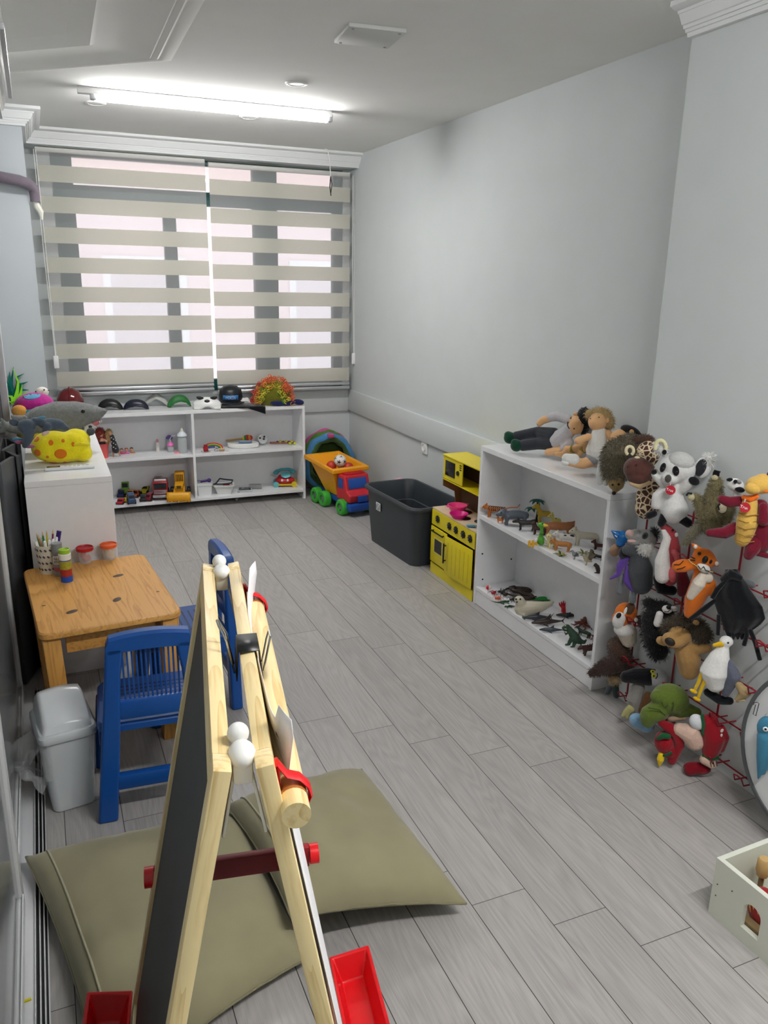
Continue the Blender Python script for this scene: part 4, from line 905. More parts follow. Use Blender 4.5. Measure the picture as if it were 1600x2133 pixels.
for i in range(330):
    th = rnd.uniform(-8, 188); ph = rnd.uniform(-62, 62); rr_ = rnd.uniform(.86, 1.1)
    dv = Vector((math.cos(R(th))*math.cos(R(ph)), math.sin(R(ph)), math.sin(R(th))*math.cos(R(ph))))
    c_ = Vector((dv.x*42*k*rr_, dv.y*26*k*rr_, 12*k+dv.z*46*k*rr_))
    if c_.z < .006: c_.z = .006
    rad = math.hypot(dv.x*.95, dv.z); inner = math.hypot(c_.x/(46*k), (c_.z-6*k)/(52*k))+rnd.gauss(0, .05)
    ci = 0 if c_.x < -26*k else 1; 
    if -26*k <= c_.x <= 30*k or inner < .9: ci = 5 if inner < .3 else 4 if inner < .5 else 3 if inner < .68 else 2 if inner < .86 else 1
    if c_.x > 20*k and inner > .7: ci = 1
    b.m(ci); h_ = rnd.uniform(2.4, 3.8)*k; ax = rnd.uniform(0, 6)
    Mx = frame_to((rnd.gauss(0, 1), rnd.gauss(0, 1), rnd.gauss(0, .6)-1.1))
    b.tube([c_+(Mx @ Vector((h_*math.cos(ax+q*.8), h_*math.sin(ax+q*.8), q*.5*k))) for q in range(14)], .62*k, 4)
b.obj('curls', cols, t, angle=180)
t = fthing('clown_glasses', 'dark blue padded clown glasses lying under the rainbow wig', 'glasses', atz(597, 843, ZB), 597, 843)
k = FR.k; NV = felt('1d2350')
blob('frame', [('e', (-20*k, -17*k, 6*k), (15*k, 9*k, 6*k), (0, 4, 0)), ('e', (4*k, -15*k, 5.5*k), (14*k, 8*k, 5*k), (0, -6, 0)), ('e', (25*k, -9*k, 7*k), (12*k, 8*k, 6*k), (0, 8, 0)), ('e', (-26*k, -12*k, 14*k), (6*k, 5*k, 7*k))], NV, t)
# ================================================================== low bookcase: middle shelves
ZM = .394
t = fthing('doll_pot', 'coral pink pot on the low bookcase holding a red-haired doll', 'pot', (.325, 5.66, ZM), 212, 945); k = FR.k
MB().lathe([(0, 0), (12*k, 0), (15*k, 32*k), (16*k, 33*k), (14*k, 31*k), (11*k, 3*k), (0, 3*k)], (0, 0, 0)).obj('pot', plas('e2605c', .35), t)
t = fthing('rag_doll', 'curly red-haired doll standing in the coral pink pot', 'doll', (.325, 5.66, ZM+.012), 212, 941); k = FR.k
blob('body', [('e', (0, 0, 48*k), (7*k, 6*k, 8*k)), ('e', (0, 0, 30*k), (8*k, 6*k, 14*k)), ('e', (0, 0, 12*k), (7*k, 6*k, 12*k)), ('t', [(6*k, -2*k, 36*k), (10*k, -8*k, 34*k)], [3*k, 2.5*k])], felt('d9a38c'), t)
o = blob('hair', [('e', (-2*k, 2*k, 52*k), (10*k, 9*k, 11*k)), ('e', (-6*k, 0, 42*k), (6*k, 8*k, 12*k)), ('e', (7*k, 2*k, 44*k), (5*k, 6*k, 12*k))], furm('7a2c24'), t); fuzz(o, 500, 5*k, .5*k, furm('8a3428'))
blob('dress', [('e', (0, 0, 26*k), (9.5*k, 7.5*k, 12*k))], cloth('33262a'), t)
t = fthing('fashion_doll', 'slim long-haired doll in black and white dress sitting on the shelf edge', 'doll', atz(240, 952, ZM), 240, 952); k = FR.k
blob('body', [E_(229, 903, 5, 6), C_([(232, 910), (236, 922)], [4, 5]), C_([(236, 930), (236, 951)], [3, 1.8]), C_([(243, 930), (250, 949)], [3, 1.8]), C_([(229, 912), (227, 926)], [2, 1.4])], plas('b98a6c', .5), t)
o = blob('hair', [E_(227, 900, 7, 7, 2), C_([(224, 902, 2), (221, 920, 2), (222, 932, 2)], [6, 5.5, 3])], furm('a3875a'), t); fuzz(o, 300, 4*k, .4*k, furm('b09465'))
blob('dress', [C_([(233, 909), (237, 922), (241, 937)], [5, 6, 8])], mat('2a2a2c', .8, 'cloth', var=.9, scale=70), t)
b = MB()
for i in range(9): e = E_(232+i % 3*4.5, 912+i*2.8, 1.4, 1.0, -7.5-(i % 2), .8); b.ell(e[1], e[2], e[3], 8)
b.obj('print', plas('dddddd', .6), t)
for u, v, cc, hc, lb in ((254, 946, 'c44a7a', '5a2e22', 'tiny dark-haired doll in pink beside the slim long-haired doll'), (264, 945, 'd06a9a', '7a3a26', 'tiny middle doll of the pink row on the shelf'), (275, 944, 'b58a5a', '4a2a1f', 'tiny doll in tan lying at the end of the pink row')):
    t = fthing('mini_doll', lb, 'doll', atz(u, v, ZM), u, v, 'tiny dolls on the low shelf'); k = FR.k
    blob('body', [E_(u, v-3, 4.5, 3), C_([(u+2, v-2), (u+6, v-1)], [1.5, 1.2])], plas(cc, .5), t, smooth=1); ellpart('head', t, plas('c9977a', .5), E_(u-1, v-8, 3.2, 3.4)); ellpart('hair', t, plas(hc, .6), E_(u-1, v-9.5, 3.6, 3, 1, 3.4))
t = fthing('toy_bottle', 'small milk white toy bottle with pink cap on the shelf', 'bottle', atz(329, 940, ZM), 329, 940); k = FR.k
MB().lathe([(0, 0), (4*k, 0), (4.2*k, 14*k), (2.6*k, 20*k), (0, 20*k)]).obj('body', plas('e3ded8', .3), t); MB().lathe([(2.6*k, 20*k), (2.8*k, 24*k), (1*k, 27*k), (0, 27*k)]).obj('cap', plas('d98f96', .4), t)
def baby_bottle(label, u, v, r, h, cap, capc, col='dfe6e6'):
    t = fthing('baby_bottle', label, 'bottle', atz(u, v, ZM), u, v); k = FR.k
    MB().lathe([(0, .001), (r*k*.9, .001), (r*k, 4*k), (r*k, h*.75*k), (r*k*.8, h*k)]).obj('bottle', mat(col, .1, '', alpha=.35, spec=.5), t, thick=.001)
    MB().lathe([(r*k*.95, h*k), (r*k*1.05, h*k+1*k), (r*k*.95, (h+cap*.5)*k), (r*k*.4, (h+cap)*k), (0, (h+cap)*k)]).obj('cap', plas(capc, .3), t)
    return t
t = baby_bottle('large clear baby bottle with white screw cap beside the divider', 381, 943, 10, 36, 10, 'e6edf2'); MB().lathe([(4*FR.k, 44*FR.k), (3.4*FR.k, 48*FR.k), (1.6*FR.k, 53*FR.k), (0, 54*FR.k)]).obj('teat', plas('e9e4d8', .4), t)
baby_bottle('clear toy bottle with purple cap standing behind the pink-capped cup', 354, 936, 7, 23, 8, '7a63b0')
t = baby_bottle('small cup bottle with bright pink lid and white straw loop', 356, 941, 7, 13, 8, 'e872b8'); MB().tube([P_(355, 922), P_(354, 914), P_(358, 908), P_(365, 907)], .9*FR.k, 6).obj('straw', plas('e6e6e6', .4), t)
t = fthing('toy_ring', 'pale pink plastic ring lying below the clear bottles', 'toy ring', atz(369, 944, ZM), 369, 944); k = FR.k
MB().lathe([(3*k, 0), (6*k, 0), (6*k, 4*k), (3*k, 4*k), (3*k, 0)]).obj('ring', plas('e79aa4', .35), t)
t = fthing('castanet', 'red castanet with metal disc lying beside the shelf divider', 'castanet', atz(429, 941, ZM), 429, 941); k = FR.k
MB().lathe([(0, 0), (10*k, .5*k), (10*k, 1.5*k), (0, 2*k)]).obj('disc', ALU, t); MB().lathe([(0, 2*k), (5*k, 2*k), (5*k, 6*k), (4*k, 14*k), (5*k, 15*k), (0, 16*k)]).obj('grip', plas('a3202a', .4), t)
t = fthing('rainbow_arc', 'small rainbow striped wooden arc on the middle shelf', 'toy', atz(444, 934, ZM), 444, 934); k = FR.k
for i, cc in enumerate(('5a2f7a', '2d6a9a', '3f8a3a', 'd8b52f', 'c9352c')):
    MB().tube([((8+i*2.4)*k*1.15*math.cos(R(a)), 0, (3+i*2.1)*k*math.sin(R(a))) for a in range(0, 181, 15)], 1.25*k, 6, flat=1).obj('stripe', plas(cc, .5), t)
t = fthing('hand_bells', 'small silver jingle bells on a wooden handle before the rainbow arc', 'bells', atz(452, 940, ZM), 452, 940); k = FR.k
MB().cyl((4*k, -1*k, 3*k), (16*k, -2*k, 3*k), 2*k, seg=10).obj('handle', mat('b8925a', .5, 'paint'), t)
for x, z in ((-3, 3), (1, 7), (0, 2.6), (-2, 9)): MB().ell((x*k, 0, z*k), 2.6*k, seg=10).obj('bell', mat('b8babd', .2, '', metal=.9), t)
t = fthing('toy_drum', 'oval white plastic drum lying flat on the middle shelf', 'drum', atz(507, 931, ZM), 507, 931); k = FR.k
MB().lathe([(0, 0), (30*k, 0), (33*k, 2*k), (33*k, 8*k), (31*k, 10*k), (28*k, 9*k), (0, 9*k)], sy=.62, seg=36).obj('body', plas('e6e6e2', .35), t)
t = fthing('harmonica', 'blue toy harmonica lying on the white drum', 'harmonica', Vector(atz(507, 931, ZM))+Vector((.01, -.02, .035)), 511, 924); k = FR.k
MB().box((0, 0, 2*k), (28*k, 7*k, 4*k), bev=.002).obj('body', plas('5a7da3', .3), t); MB().box((0, 0, 4.2*k), (24*k, 6*k, 1*k)).obj('cover_plate', ALU, t)
t = fthing('maraca', 'striped wooden maraca resting on the white drum', 'maraca', Vector(atz(507, 931, ZM))+Vector((.03, .035, .052)), 510, 918); k = FR.k
MB().cyl((-42*k, 0, -3*k), (-6*k, 0, 1*k), 2*k, seg=10).obj('handle', mat('b8925a', .5, 'paint'), t)
for i, cc in enumerate(('d8c23a', '3f8a3a', 'b8302c', 'd8822f', 'b8302c')):
    x0, x1 = -8+i*4.4, -8+(i+1)*4.4; f = lambda x: 7*math.sqrt(max(.02, 1-((x-3)/11.5)**2))
    MB().lathe([(0, x0*k), (f(x0)*k, x0*k), (f((x0+x1)/2)*k, (x0+x1)/2*k), (f(x1)*k, x1*k), (0, x1*k)], (0, 0, 1.5*k), (0, 84, 0), 18).obj('stripe', plas(cc, .45), t)
t = fthing('rattle', 'round white rattle with black spots and black handle end', 'rattle', atz(546, 926, ZM), 546, 926); k = FR.k
MB().lathe([(0, -6*k), (10*k, -5*k), (11.5*k, 0), (10*k, 5*k), (0, 6*k)], (0, 0, 11.5*k), (70, 0, 20)).obj('body', plas('d6d8d8', .3), t)
for x, z in ((-4, 15), (4, 13), (0, 7), (5, 18)): MB().ell((x*k, -6*k, z*k), (2.2*k, 1.5*k, 2*k), seg=10).obj('spot', BLK, t)
MB().ell((-9*k, -6*k, 4*k), 4*k, seg=12).obj('handle_end', BLK, t)
t = fthing('jingle_stick', 'wooden jingle stick with gold bells and green ends', 'bells', atz(590, 926, ZM), 590, 926); k = FR.k
MB().cyl((-28*k, 0, 4*k), (24*k, 0, 4*k), 2.2*k, seg=10).obj('stick', mat('8a4a34', .5, 'paint'), t)
for i, x in enumerate((-12, -6, 0, 6, 12, 18)): MB().ell((x*k, (-2 if i % 2 else 2)*k, (6.5 if i % 2 else 4.5)*k), 3.2*k, seg=10).obj('bell', mat('c9a94a' if i % 2 else '3a3430', .25, '', metal=.8), t)
for x in (14, 24): MB().ell((x*k, -4*k, 3.2*k), 3.2*k, seg=10).obj('end_ball', plas('b9c42f', .4), t)
# ================================================================== low bookcase: bottom shelves
ZL = .072
def yawat(pt, h): return h-math.degrees(math.atan2(pt[0], pt[1]))
def toy_car(label, u, v, h, ln, wd, ht, col, kind='car', name='toy_car'):
    pt = atz(u, v, ZL); t = thing(name, label, 'toy car', pt, yawat(pt, h), 'toy cars on the bottom shelf')
    m_ = plas(col, .3); r = ht*.24
    if kind == 'car': pr = [(-.5, .18), (.5, .18), (.5, .48), (.22, .56), (.06, .95), (-.3, 1), (-.46, .62), (-.5, .58)]
    elif kind == 'van': pr = [(-.5, .18), (.5, .18), (.5, .55), (.38, .62), (.26, 1), (-.5, 1)]
    else: pr = [(-.5, .2), (.5, .2), (.5, .5), (.12, .55), (.1, 1), (-.25, 1), (-.25, .55), (-.5, .5)]
    o = MB().prism([(x*ln, z*ht) for x, z in pr], wd*.86, Matrix.Translation((0, wd*.43, 0)) @ My).obj('body', m_, t); q = o.modifiers.new('bevel', 'BEVEL'); q.width = ht*.06; q.segments = 2
    gl = plas('1a1d22', .15)
    x1, x2 = (.22, .06) if kind == 'car' else (.38, .26) if kind == 'van' else (.13, .11)
    MB().box(((x1+x2)/2*ln+.002, 0, ht*.77), (.003, wd*.66, ht*.3), rot=(0, -math.degrees(math.atan2((x1-x2)*ln, ht*.4)), 0)).obj('windscreen', gl, t)
    for s in (-1, 1): MB().box((-.12*ln if kind != 'tractor' else -.08*ln, s*wd*.432, ht*.77), (.26*ln, .002, ht*.26), bev=.0008).obj('side_window', gl, t)
    for x in (-.3, .3):
        for s in (-1, 1):
            rr_ = r*(1.6 if kind == 'tractor' and x < 0 else 1)
            MB().cyl((x*ln, s*wd*.36, rr_), (x*ln, s*wd*.52, rr_), rr_, seg=14).obj('wheel', BLK, t)
    return t
toy_car('deep red small toy car at the shelf corner beside the cabinet', 252, 1049, 250, .075, .05, .035, 'b3202c')
toy_car('yellow small toy car touching the deep red one', 262, 1046, 200, .07, .045, .03, 'd9c62a')
toy_car('dark blue toy van at the front of the car pile', 274, 1048, 275, .10, .055, .07, '2d4a73', 'van')
toy_car('navy toy car behind the yellow one against the cabinet', 253, 1034, 260, .08, .05, .05, '1f2b66')
toy_car('lime green topped toy lorry standing highest in the pile', 263, 1030, 262, .10, .06, .10, '6f9a34', 'van')
toy_car('brown and yellow toy digger in the middle of the pile', 273, 1036, 250, .08, .05, .055, 'c98a2c', 'tractor')
toy_car('orange toy tractor beside the brown and yellow digger', 284, 1035, 240, .07, .05, .05, 'c9602c', 'tractor')
toy_car('teal green toy car behind the orange tractor', 285, 1026, 262, .10, .06, .065, '3f7a62', 'car')
toy_car('bright yellow toy sports car with black roof at the back', 304, 1027, 245, .11, .06, .06, 'c7bf2c', 'car')
toy_car('black and white small toy police car in front of the yellow sports car', 299, 1043, 262, .075, .045, .045, '2a2c30', 'car')
toy_car('wine red toy bus beside the black and white car', 312, 1042, 250, .085, .045, .05, '7f1f2c', 'van')
pt = atz(336, 1036, ZL); t = thing('toy_fire_truck', 'red toy fire truck with silver ladder facing the room', 'toy truck', pt, yawat(pt, 268))
FRD = plas('a31a24', .3); SIL = mat('c9ccd0', .2, '', metal=.8)
MB().bx(-.13, .0, -.05, .05, .03, .115, bev=.006).obj('rear_body', FRD, t)
cab_ = MB().prism([(0, .03), (.085, .03), (.085, .075), (.072, .13), (.0, .13)], .1, Matrix.Translation((0, .05, 0)) @ My).obj('cab', FRD, t); q = cab_.modifiers.new('bevel', 'BEVEL'); q.width = .006; q.segments = 2
MB().box((.081, 0, .103), (.003, .084, .04), rot=(0, -13, 0)).obj('windscreen', plas('16181c', .12), cab_)
MB().bx(.082, .096, -.054, .054, .022, .042, bev=.003).obj('bumper', SIL, t)
for z in (.05, .06, .07): MB().bx(.085, .09, -.045, .045, z, z+.005, bev=.001).obj('grille_bar', SIL, t)
MB().bx(.02, .04, -.04, .04, .13, .142, bev=.003).obj('light_bar', mat('d9dde0', .2, 'plastic'), t)
b = MB()
for s in (-.02, .02): b.box((-.05, s, .155), (.15, .006, .006), rot=(0, -10, 0))
for i in range(7): b.box((-.115+.021*i, 0, .144+.0037*i), (.004, .04, .004))
b.obj('ladder', SIL, t)
for x in (-.09, .045):
    for s in (-1, 1): MB().cyl((x, s*.04, .024), (x, s*.056, .024), .024, seg=18).obj('wheel', BLK, t)
pt = atz(375, 1043, ZL); t = thing('toy_bulldozer', 'yellow toy loader with wide toothed bucket facing the room', 'toy truck', pt+Vector((.012, .07, 0)), yawat(pt, 265))
YB = plas('e0a01a', .35)
MB().bx(-.10, .045, -.035, .035, .04, .085, bev=.006).obj('body', YB, t)
MB().box((.02, 0, .10), (.07, .06, .035), bev=.006, rot=(0, 10, 0)).obj('hood', YB, t)
cb_ = MB().bx(-.09, -.02, -.034, .034, .085, .185, bev=.008).obj('cab', YB, t)
MB().bx(-.021, -.018, -.026, .026, .115, .17).obj('windscreen', plas('5a3f10', .3), cb_)
for i in range(4): MB().bx(-.0185, -.016, -.022+.0125*i, -.018+.0125*i, .115, .17).obj('bar', YB, cb_)
MB().box((.055, 0, .095), (.003, .03, .02)).obj('vent', plas('5a3f10', .4), t)
for s in (-1, 1): MB().tube([(-.03, s*.03, .08), (.03, s*.034, .075), (.085, s*.034, .04)], .006, 8).obj('arm', YB, t)
bu = MB().grid(lambda a, c: Vector((.085+.022*math.sin(c*PI*.8), -.082+.164*a, .062-.056*c+.004*math.cos(c*3))), 8, 8).obj('bucket', YB, t, thick=.006)
for i in range(7): MB().box((.105, -.07+.0233*i, .003), (.018, .006, .006)).obj('tooth', YB, bu)
for x in (-.075, .03):
    for s in (-1, 1): MB().lathe([(0, -.012), (.03, -.012), (.034, -.006), (.034, .006), (.03, .012), (0, .012)], (x, s*.058, .034), (90, 0, 0), 20).obj('wheel', BLK, t)
t = fthing('storage_tub', 'white square plastic tub with a purple tool inside on the bottom shelf', 'tub', atz(427, 1030, ZL), 427, 1030); k = FR.k
loft([(rr(14*k, 10*k, 3*k), 0), (rr(15.5*k, 11.5*k, 3*k), 22*k), (rr(16.5*k, 12.5*k, 3*k), 22*k), (rr(16.5*k, 12.5*k, 3*k), 27*k), (rr(15*k, 11*k, 3*k), 27*k), (rr(13*k, 9*k, 3*k), 2*k)]).obj('body', plas('e0e2e2', .35), t)
t = fthing('toy_tool', 'purple plastic toy tool lying across the white square tub', 'toy tool', Vector(atz(427, 1030, ZL))+Vector((0, 0, .085)), 427, 1003); k = FR.k
MB().cyl((-8*k, 0, 4*k), (8*k, 0, 6*k), 2.6*k, seg=10).ell((10*k, 0, 6*k), 4.5*k, seg=12).obj('body', plas('4a2a7a', .35), t)
MB().cyl((-15*k, 2*k, 6*k), (-7*k, 1*k, 5*k), 1.2*k, seg=8).obj('tip', plas('8a8a94', .3), t)
t = fthing('storage_bowl', 'white tapered plastic bowl with black glasses resting on its rim', 'bowl', atz(467, 1027, ZL), 467, 1027); k = FR.k
loft([(rr(14*k, 10*k, 5*k), 0), (rr(20*k, 14*k, 6*k), 17*k), (rr(21.5*k, 15.5*k, 6*k), 17*k), (rr(21.5*k, 15.5*k, 6*k), 20*k), (rr(19.5*k, 13.5*k, 6*k), 20*k), (rr(13*k, 9*k, 5*k), 2*k)]).obj('body', plas('dfe0de', .35), t)
t = fthing('toy_glasses', 'black toy glasses lying on the white tapered bowl', 'glasses', Vector(atz(467, 1027, ZL))+Vector((0, 0, 20*k)), 467, 1006)
k = FR.k
MB().tube([(-21*k, -8*k, 2*k), (-16*k, -4*k, 3*k), (-8*k, 4*k, 11*k), (6*k, 5*k, 8*k), (19*k, 3*k, 7*k), (16*k, -6*k, 3*k)], 1.6*k, 8).tube([(-20*k, -8*k, 2*k), (-4*k, -9*k, 2*k), (16*k, -6*k, 3*k)], 1.6*k, 8).obj('frame', plas('1d1d28', .3), t)
MB().bx(-2*k, 12*k, -4*k, 4*k, -4*k, 1*k, bev=.002).obj('red_insert', plas('a3303a', .4), t)
t = fthing('toy_tablet', 'dark screened toy tablet lying at the bottom shelf edge', 'tablet', atz(510, 1022, ZL), 510, 1022); k = FR.k
MB().box((0, 0, 2*k), (30*k, 28*k, 4*k), bev=.003).obj('case', plas('b8babc', .3), t); MB().box((0, 0, 4.2*k), (25*k, 22*k, .6*k)).obj('screen', mat('1d2022', .1, ''), t)
t = fthing('wrist_strap', 'grey strap hanging over the bottom shelf edge beside the tablet', 'strap', atz(497, 1023, ZL), 497, 1023); k = FR.k
MB().tube([P_(508, 1017, 8), P_(500, 1021, -2), P_(497, 1025, -11), P_(495, 1034, -12), P_(492, 1042, -12)], [1.6*k]*5, 8, flat=2).obj('band', plas('8a8d90', .4), t)
t = fthing('clear_case', 'small grey see-through case behind the toy tablet', 'case', atz(532, 1018, ZL), 532, 1018); k = FR.k
MB().box((0, 0, 5*k), (27*k, 12*k, 9*k), bev=.004).obj('body', mat('9a9d9c', .15, '', alpha=.55), t); MB().box((0, 0, 9.7*k), (22*k, 8*k, .8*k), bev=.001).obj('lid', mat('6d7070', .2, 'plastic'), t)
pt = atz(596, 1013, ZL); t = thing('toy_telephone', 'red toy telephone with turquoise handset and yellow wheels', 'toy telephone', pt+Vector((0, .03, 0)), yawat(pt, 0)); k = .0035
blob('body', [('e', (0, 0, 12*k), (22*k, 15*k, 9*k)), ('e', (-2*k, 2*k, 18*k), (14*k, 11*k, 8*k))], plas('b3222c', .25), t, smooth=6)
MB().lathe([(0, 2*k), (8*k, 2*k), (11*k, 0), (0, 0)], (2*k, -4*k, 25*k), (24, 0, 0)).obj('dial', plas('6fc0c9', .3), t)
blob('handset', [('t', [(-18*k, 3*k, 31*k), (-8*k, 3*k, 35*k), (8*k, 3*k, 36*k), (16*k, 3*k, 33*k)], [4*k, 3.2*k, 3.2*k, 4*k]), ('e', (-19*k, 1*k, 29*k), (6*k, 6*k, 5*k)), ('e', (17*k, 1*k, 31*k), (6*k, 6*k, 5*k))], plas('3f9aa3', .3), t)
MB().box((0, -4*k, 5*k), (46*k, 26*k, 3*k), bev=.003).obj('base', plas('d9b52a', .35), t)
for x in (-19, 20):
    for s in (-1, 1): MB().cyl((x*k, s*13*k, 6*k), (x*k, s*17*k, 6*k), 6*k, seg=18).obj('wheel', plas('d9c22f' if x > 0 else '62b8c4', .35), t)
for x in (-6, 6):
    MB().ell((x*k, -14*k, 15*k), (2.4*k, 1.4*k, 3*k), seg=10).obj('eye', plas('f0f0f0', .3), t)
# ================================================================== plush toys on the white cabinet
ZC = .83
t = fthing('remote_control', 'white remote control lying on the white cabinet before the yellow plush', 'remote control', atz(146, 978, ZC), 146, 978); k = FR.k
MB().box((0, 6*k, 3.6*k), (104*k, 22*k, 7*k), bev=.004).obj('case', plas('dcdedd', .3), t)
MB().box((-34*k, 6*k, 7.3*k), (28*k, 14*k, .6*k)).obj('screen', mat('4a4f4c', .15, ''), t)
for i in range(6):
    for j in range(2): MB().box((-8*k+9*k*i, 3*k+7*k*j, 7.4*k), (6*k, 4*k, 1.2*k), bev=.0006).obj('button', plas('c3c6c6', .4), t)
CH = plush('e8d722'); CHO = felt('d9761c')
t = fthing('plush_cheese', 'yellow plush cheese wedge with orange spots on the white cabinet', 'plush toy', atz(130, 964, ZC), 130, 964); k = FR.k
ch = blob('body', [E_(98, 932, 34, 31, 10, 34), E_(126, 930, 46, 33, 10, 34), E_(150, 930, 40, 35, 12, 34), E_(160, 915, 30, 24, 20, 26, 15), E_(110, 918, 40, 22, 14, 30), E_(172, 944, 22, 19, 6, 26), E_(128, 946, 52, 19, 8, 32)], CH, t, smooth=8)
def spots(par, src, lst, mt, name='spot'):
    """patches that hug the soft skin: each is sampled onto the body from the front"""
    me = src.data
    from mathutils.bvhtree import BVHTree
    bv = BVHTree.FromPolygons([v.co for v in me.vertices], [p.vertices[:] for p in me.polygons]); kk = FR.k
    for (u, v, ru, rv, aa) in lst:
        b = MB(); c0 = FR.p(u, v, 0); vs = []; ok = True
        def hit(x, z):
            h = bv.ray_cast(Vector((x, c0.y-.4, z)), Vector((0, 1, 0)))
            return h[0]+Vector((0, -.0012, 0)) if h[0] is not None else None
        rings = [[hit(c0.x, c0.z)]]
        for rho in (.5, .85, 1):
            q = []
            for s in range(16):
                th = 2*PI*s/16; dx, dz = ru*kk*rho*math.cos(th), rv*kk*rho*math.sin(th); ca, sa = math.cos(R(-aa)), math.sin(R(-aa))
                q.append(hit(c0.x+dx*ca-dz*sa, c0.z+dx*sa+dz*ca))
            rings.append(q)
        if any(x is None for r_ in rings for x in r_):
            good = [x for r_ in rings for x in r_ if x is not None]
            if not good or rings[0][0] is None: continue
            rings = [[x if x is not None else rings[0][0] for x in r_] for r_ in rings]
        R0 = b.b.verts.new(rings[0][0]); V = [[b.b.verts.new(p) for p in r_] for r_ in rings[1:]]
        for s in range(16):
            b.b.faces.new((R0, V[0][s], V[0][(s+1) % 16]))
            for A, B in zip(V, V[1:]): b.b.faces.new((A[s], B[s], B[(s+1) % 16], A[(s+1) % 16]))
        b.obj(name, mt, par, thick=.0012, angle=180)
spots(t, ch, [(126, 941, 13, 11, 0), (78, 940, 7, 8, 0), (106, 919, 5, 6, 0), (131, 915, 3.5, 3.5, 0), (99, 948, 3, 3, 0), (74, 914, 8, 5, -20), (152, 922, 3.5, 5, 0), (78, 957, 9, 3, 10), (110, 962, 8, 2.5, 0), (135, 961, 4, 3, 0), (94, 958, 3, 1.5, 0)], CHO)
blob('fold', [C_([(156, 927, -20), (170, 924, -24), (186, 926, -16)], [3, 3.4, 2.5])], CH, t)
t = fthing('plush_mouse', 'small grey plush mouse head poking over the yellow cheese end', 'plush toy', Vector(atz(150, 960, ZC))+Vector((.09, .02, .10)), 189, 900); k = FR.k
mo = blob('body', [E_(189, 899, 9, 8.5, -4, 9), E_(183, 905, 6, 5, -2)], plush('4a4e54'), t)
ellpart('ear', t, plush('5a5e64'), E_(173, 892, 3, 4, 2, 2)); ellpart('ear', t, plush('3a3d42'), E_(188, 889, 4, 3.4, 2, 2))
t = fthing('plush_shark', 'big grey plush shark lying behind the yellow cheese', 'plush toy', (.03, 3.80, ZC), 110, 938); k = FR.k
SG = furm('7b7d7c')
sh = blob('body', [C_([(2, 886, 0), (40, 892, 0), (80, 876, 0), (120, 870, 0), (165, 866, 0), (196, 862, 0), (218, 856, 0)], [10, 16, 30, 37, 33, 23, 7]), E_(140, 880, 50, 34, 6, 34), E_(110, 846, 26, 10, 0, 8, -14)], SG, t, smooth=6)
fuzz(sh, 2500, 2.2*k, .35*k, SG, .2)
blob('tail_fin', [C_([(14, 888, -6), (2, 872, -6)], [8, 2]), C_([(10, 890, -4), (-2, 905, -4)], [8, 3]), C_([(42, 872, -30), (22, 868, -34), (52, 870, -28)], [7, 4, 5])], SG, t)
blob('belly', [E_(186, 888, 20, 9, -8, 20, -18), E_(160, 900, 30, 12, -2, 24)], plush('cfcac6'), t)
ellpart('mouth', t, plush('b86f74'), E_(196, 884, 15, 6, -16, 8, -24))
for i in range(9):
    a_ = i/8; MB().cyl(P_(181+30*a_, 888-12*a_, -24+6*a_), P_(182+30*a_, 893-12*a_, -25+6*a_), 1.6*k, .2*k, seg=8).obj('tooth', felt('f0efe9'), t)
MB().ell(P_(173, 857, -30), (4*k, 2.5*k, 4*k), seg=12).obj('eye', plas('0c0c0e', .1), t)
t = fthing('plush_elephant', 'dark slate plush elephant flopped over the yellow cheese', 'plush toy', Vector(atz(98, 964, ZC))+Vector((-.04, -.06, .10)), 80, 905); k = FR.k
EG = plush('4b5561')
blob('body', [E_(108, 884, 30, 14, 2, 16, 4), C_([(124, 886, 0), (140, 892, 4)], [10, 6]), E_(56, 888, 20, 17, -4, 17), C_([(60, 900, -12), (58, 914, -14), (54, 924, -12), (52, 928, -8)], [13, 11, 9, 7]), C_([(88, 880, -4), (72, 876, 0)], [10, 8]), C_([(100, 888, -12), (94, 898, -14)], [9, 7])], EG, t, smooth=5)
ellpart('ear', t, EG, E_(30, 880, 11, 8, 6, 4, 20)); ellpart('ear_lining', t, plush('a4607c'), E_(42, 921, 12, 5, 4, 4, 8), E_(62, 930, 12, 4, 6, 4, 0)); ellpart('ear', t, plush('4d7f97'), E_(38, 916, 13, 5, 6, 4, 8), E_(82, 874, 14, 6, -2, 5, -22))
ellpart('hand', t, plush('d3b6a6'), E_(95, 902, 9, 5, -18, 4, -24))
t = fthing('plush_turtle', 'magenta and blue plush turtle with yellow body behind the shark tail', 'plush toy', (-.03, 4.12, ZC), 72, 915); k = FR.k
blob('body', [E_(70, 868, 44, 26, 0, 40), E_(66, 895, 40, 22, 0, 36)], plush('d3b92c'), t)
blob('shell', [E_(72, 842, 42, 26, 0, 38), E_(50, 850, 24, 20, 0, 30)], plush('b52d8a'), t)
blob('shell_rim', [C_([(34, 872, -26), (52, 858, -36), (84, 856, -38), (112, 850, -24)], [5, 5, 5, 5])], plush('3a8f9a'), t)
sp = [o for o in t.children if o.name.startswith('shell')][0]
spots(t, sp, [(66, 822, 19, 6, -4)], plush('5fa6c9'), 'shell_patch')
blob('head', [E_(40, 856, 16, 13, -34, 14)], plush('d99a4a'), t); ellpart('nose', t, plush('a3202f'), E_(80, 856, 7, 5, -42, 4))
t = fthing('plush_seal', 'small white plush seal head between turtle and fire helmet', 'plush toy', (-.0, 4.30, ZC), 88, 899); k = FR.k
blob('body', [E_(88, 816, 14, 11, 0, 13), E_(80, 842, 20, 24, 0, 20), E_(84, 878, 26, 22, 0, 24)], plush('e8e3da'), t)
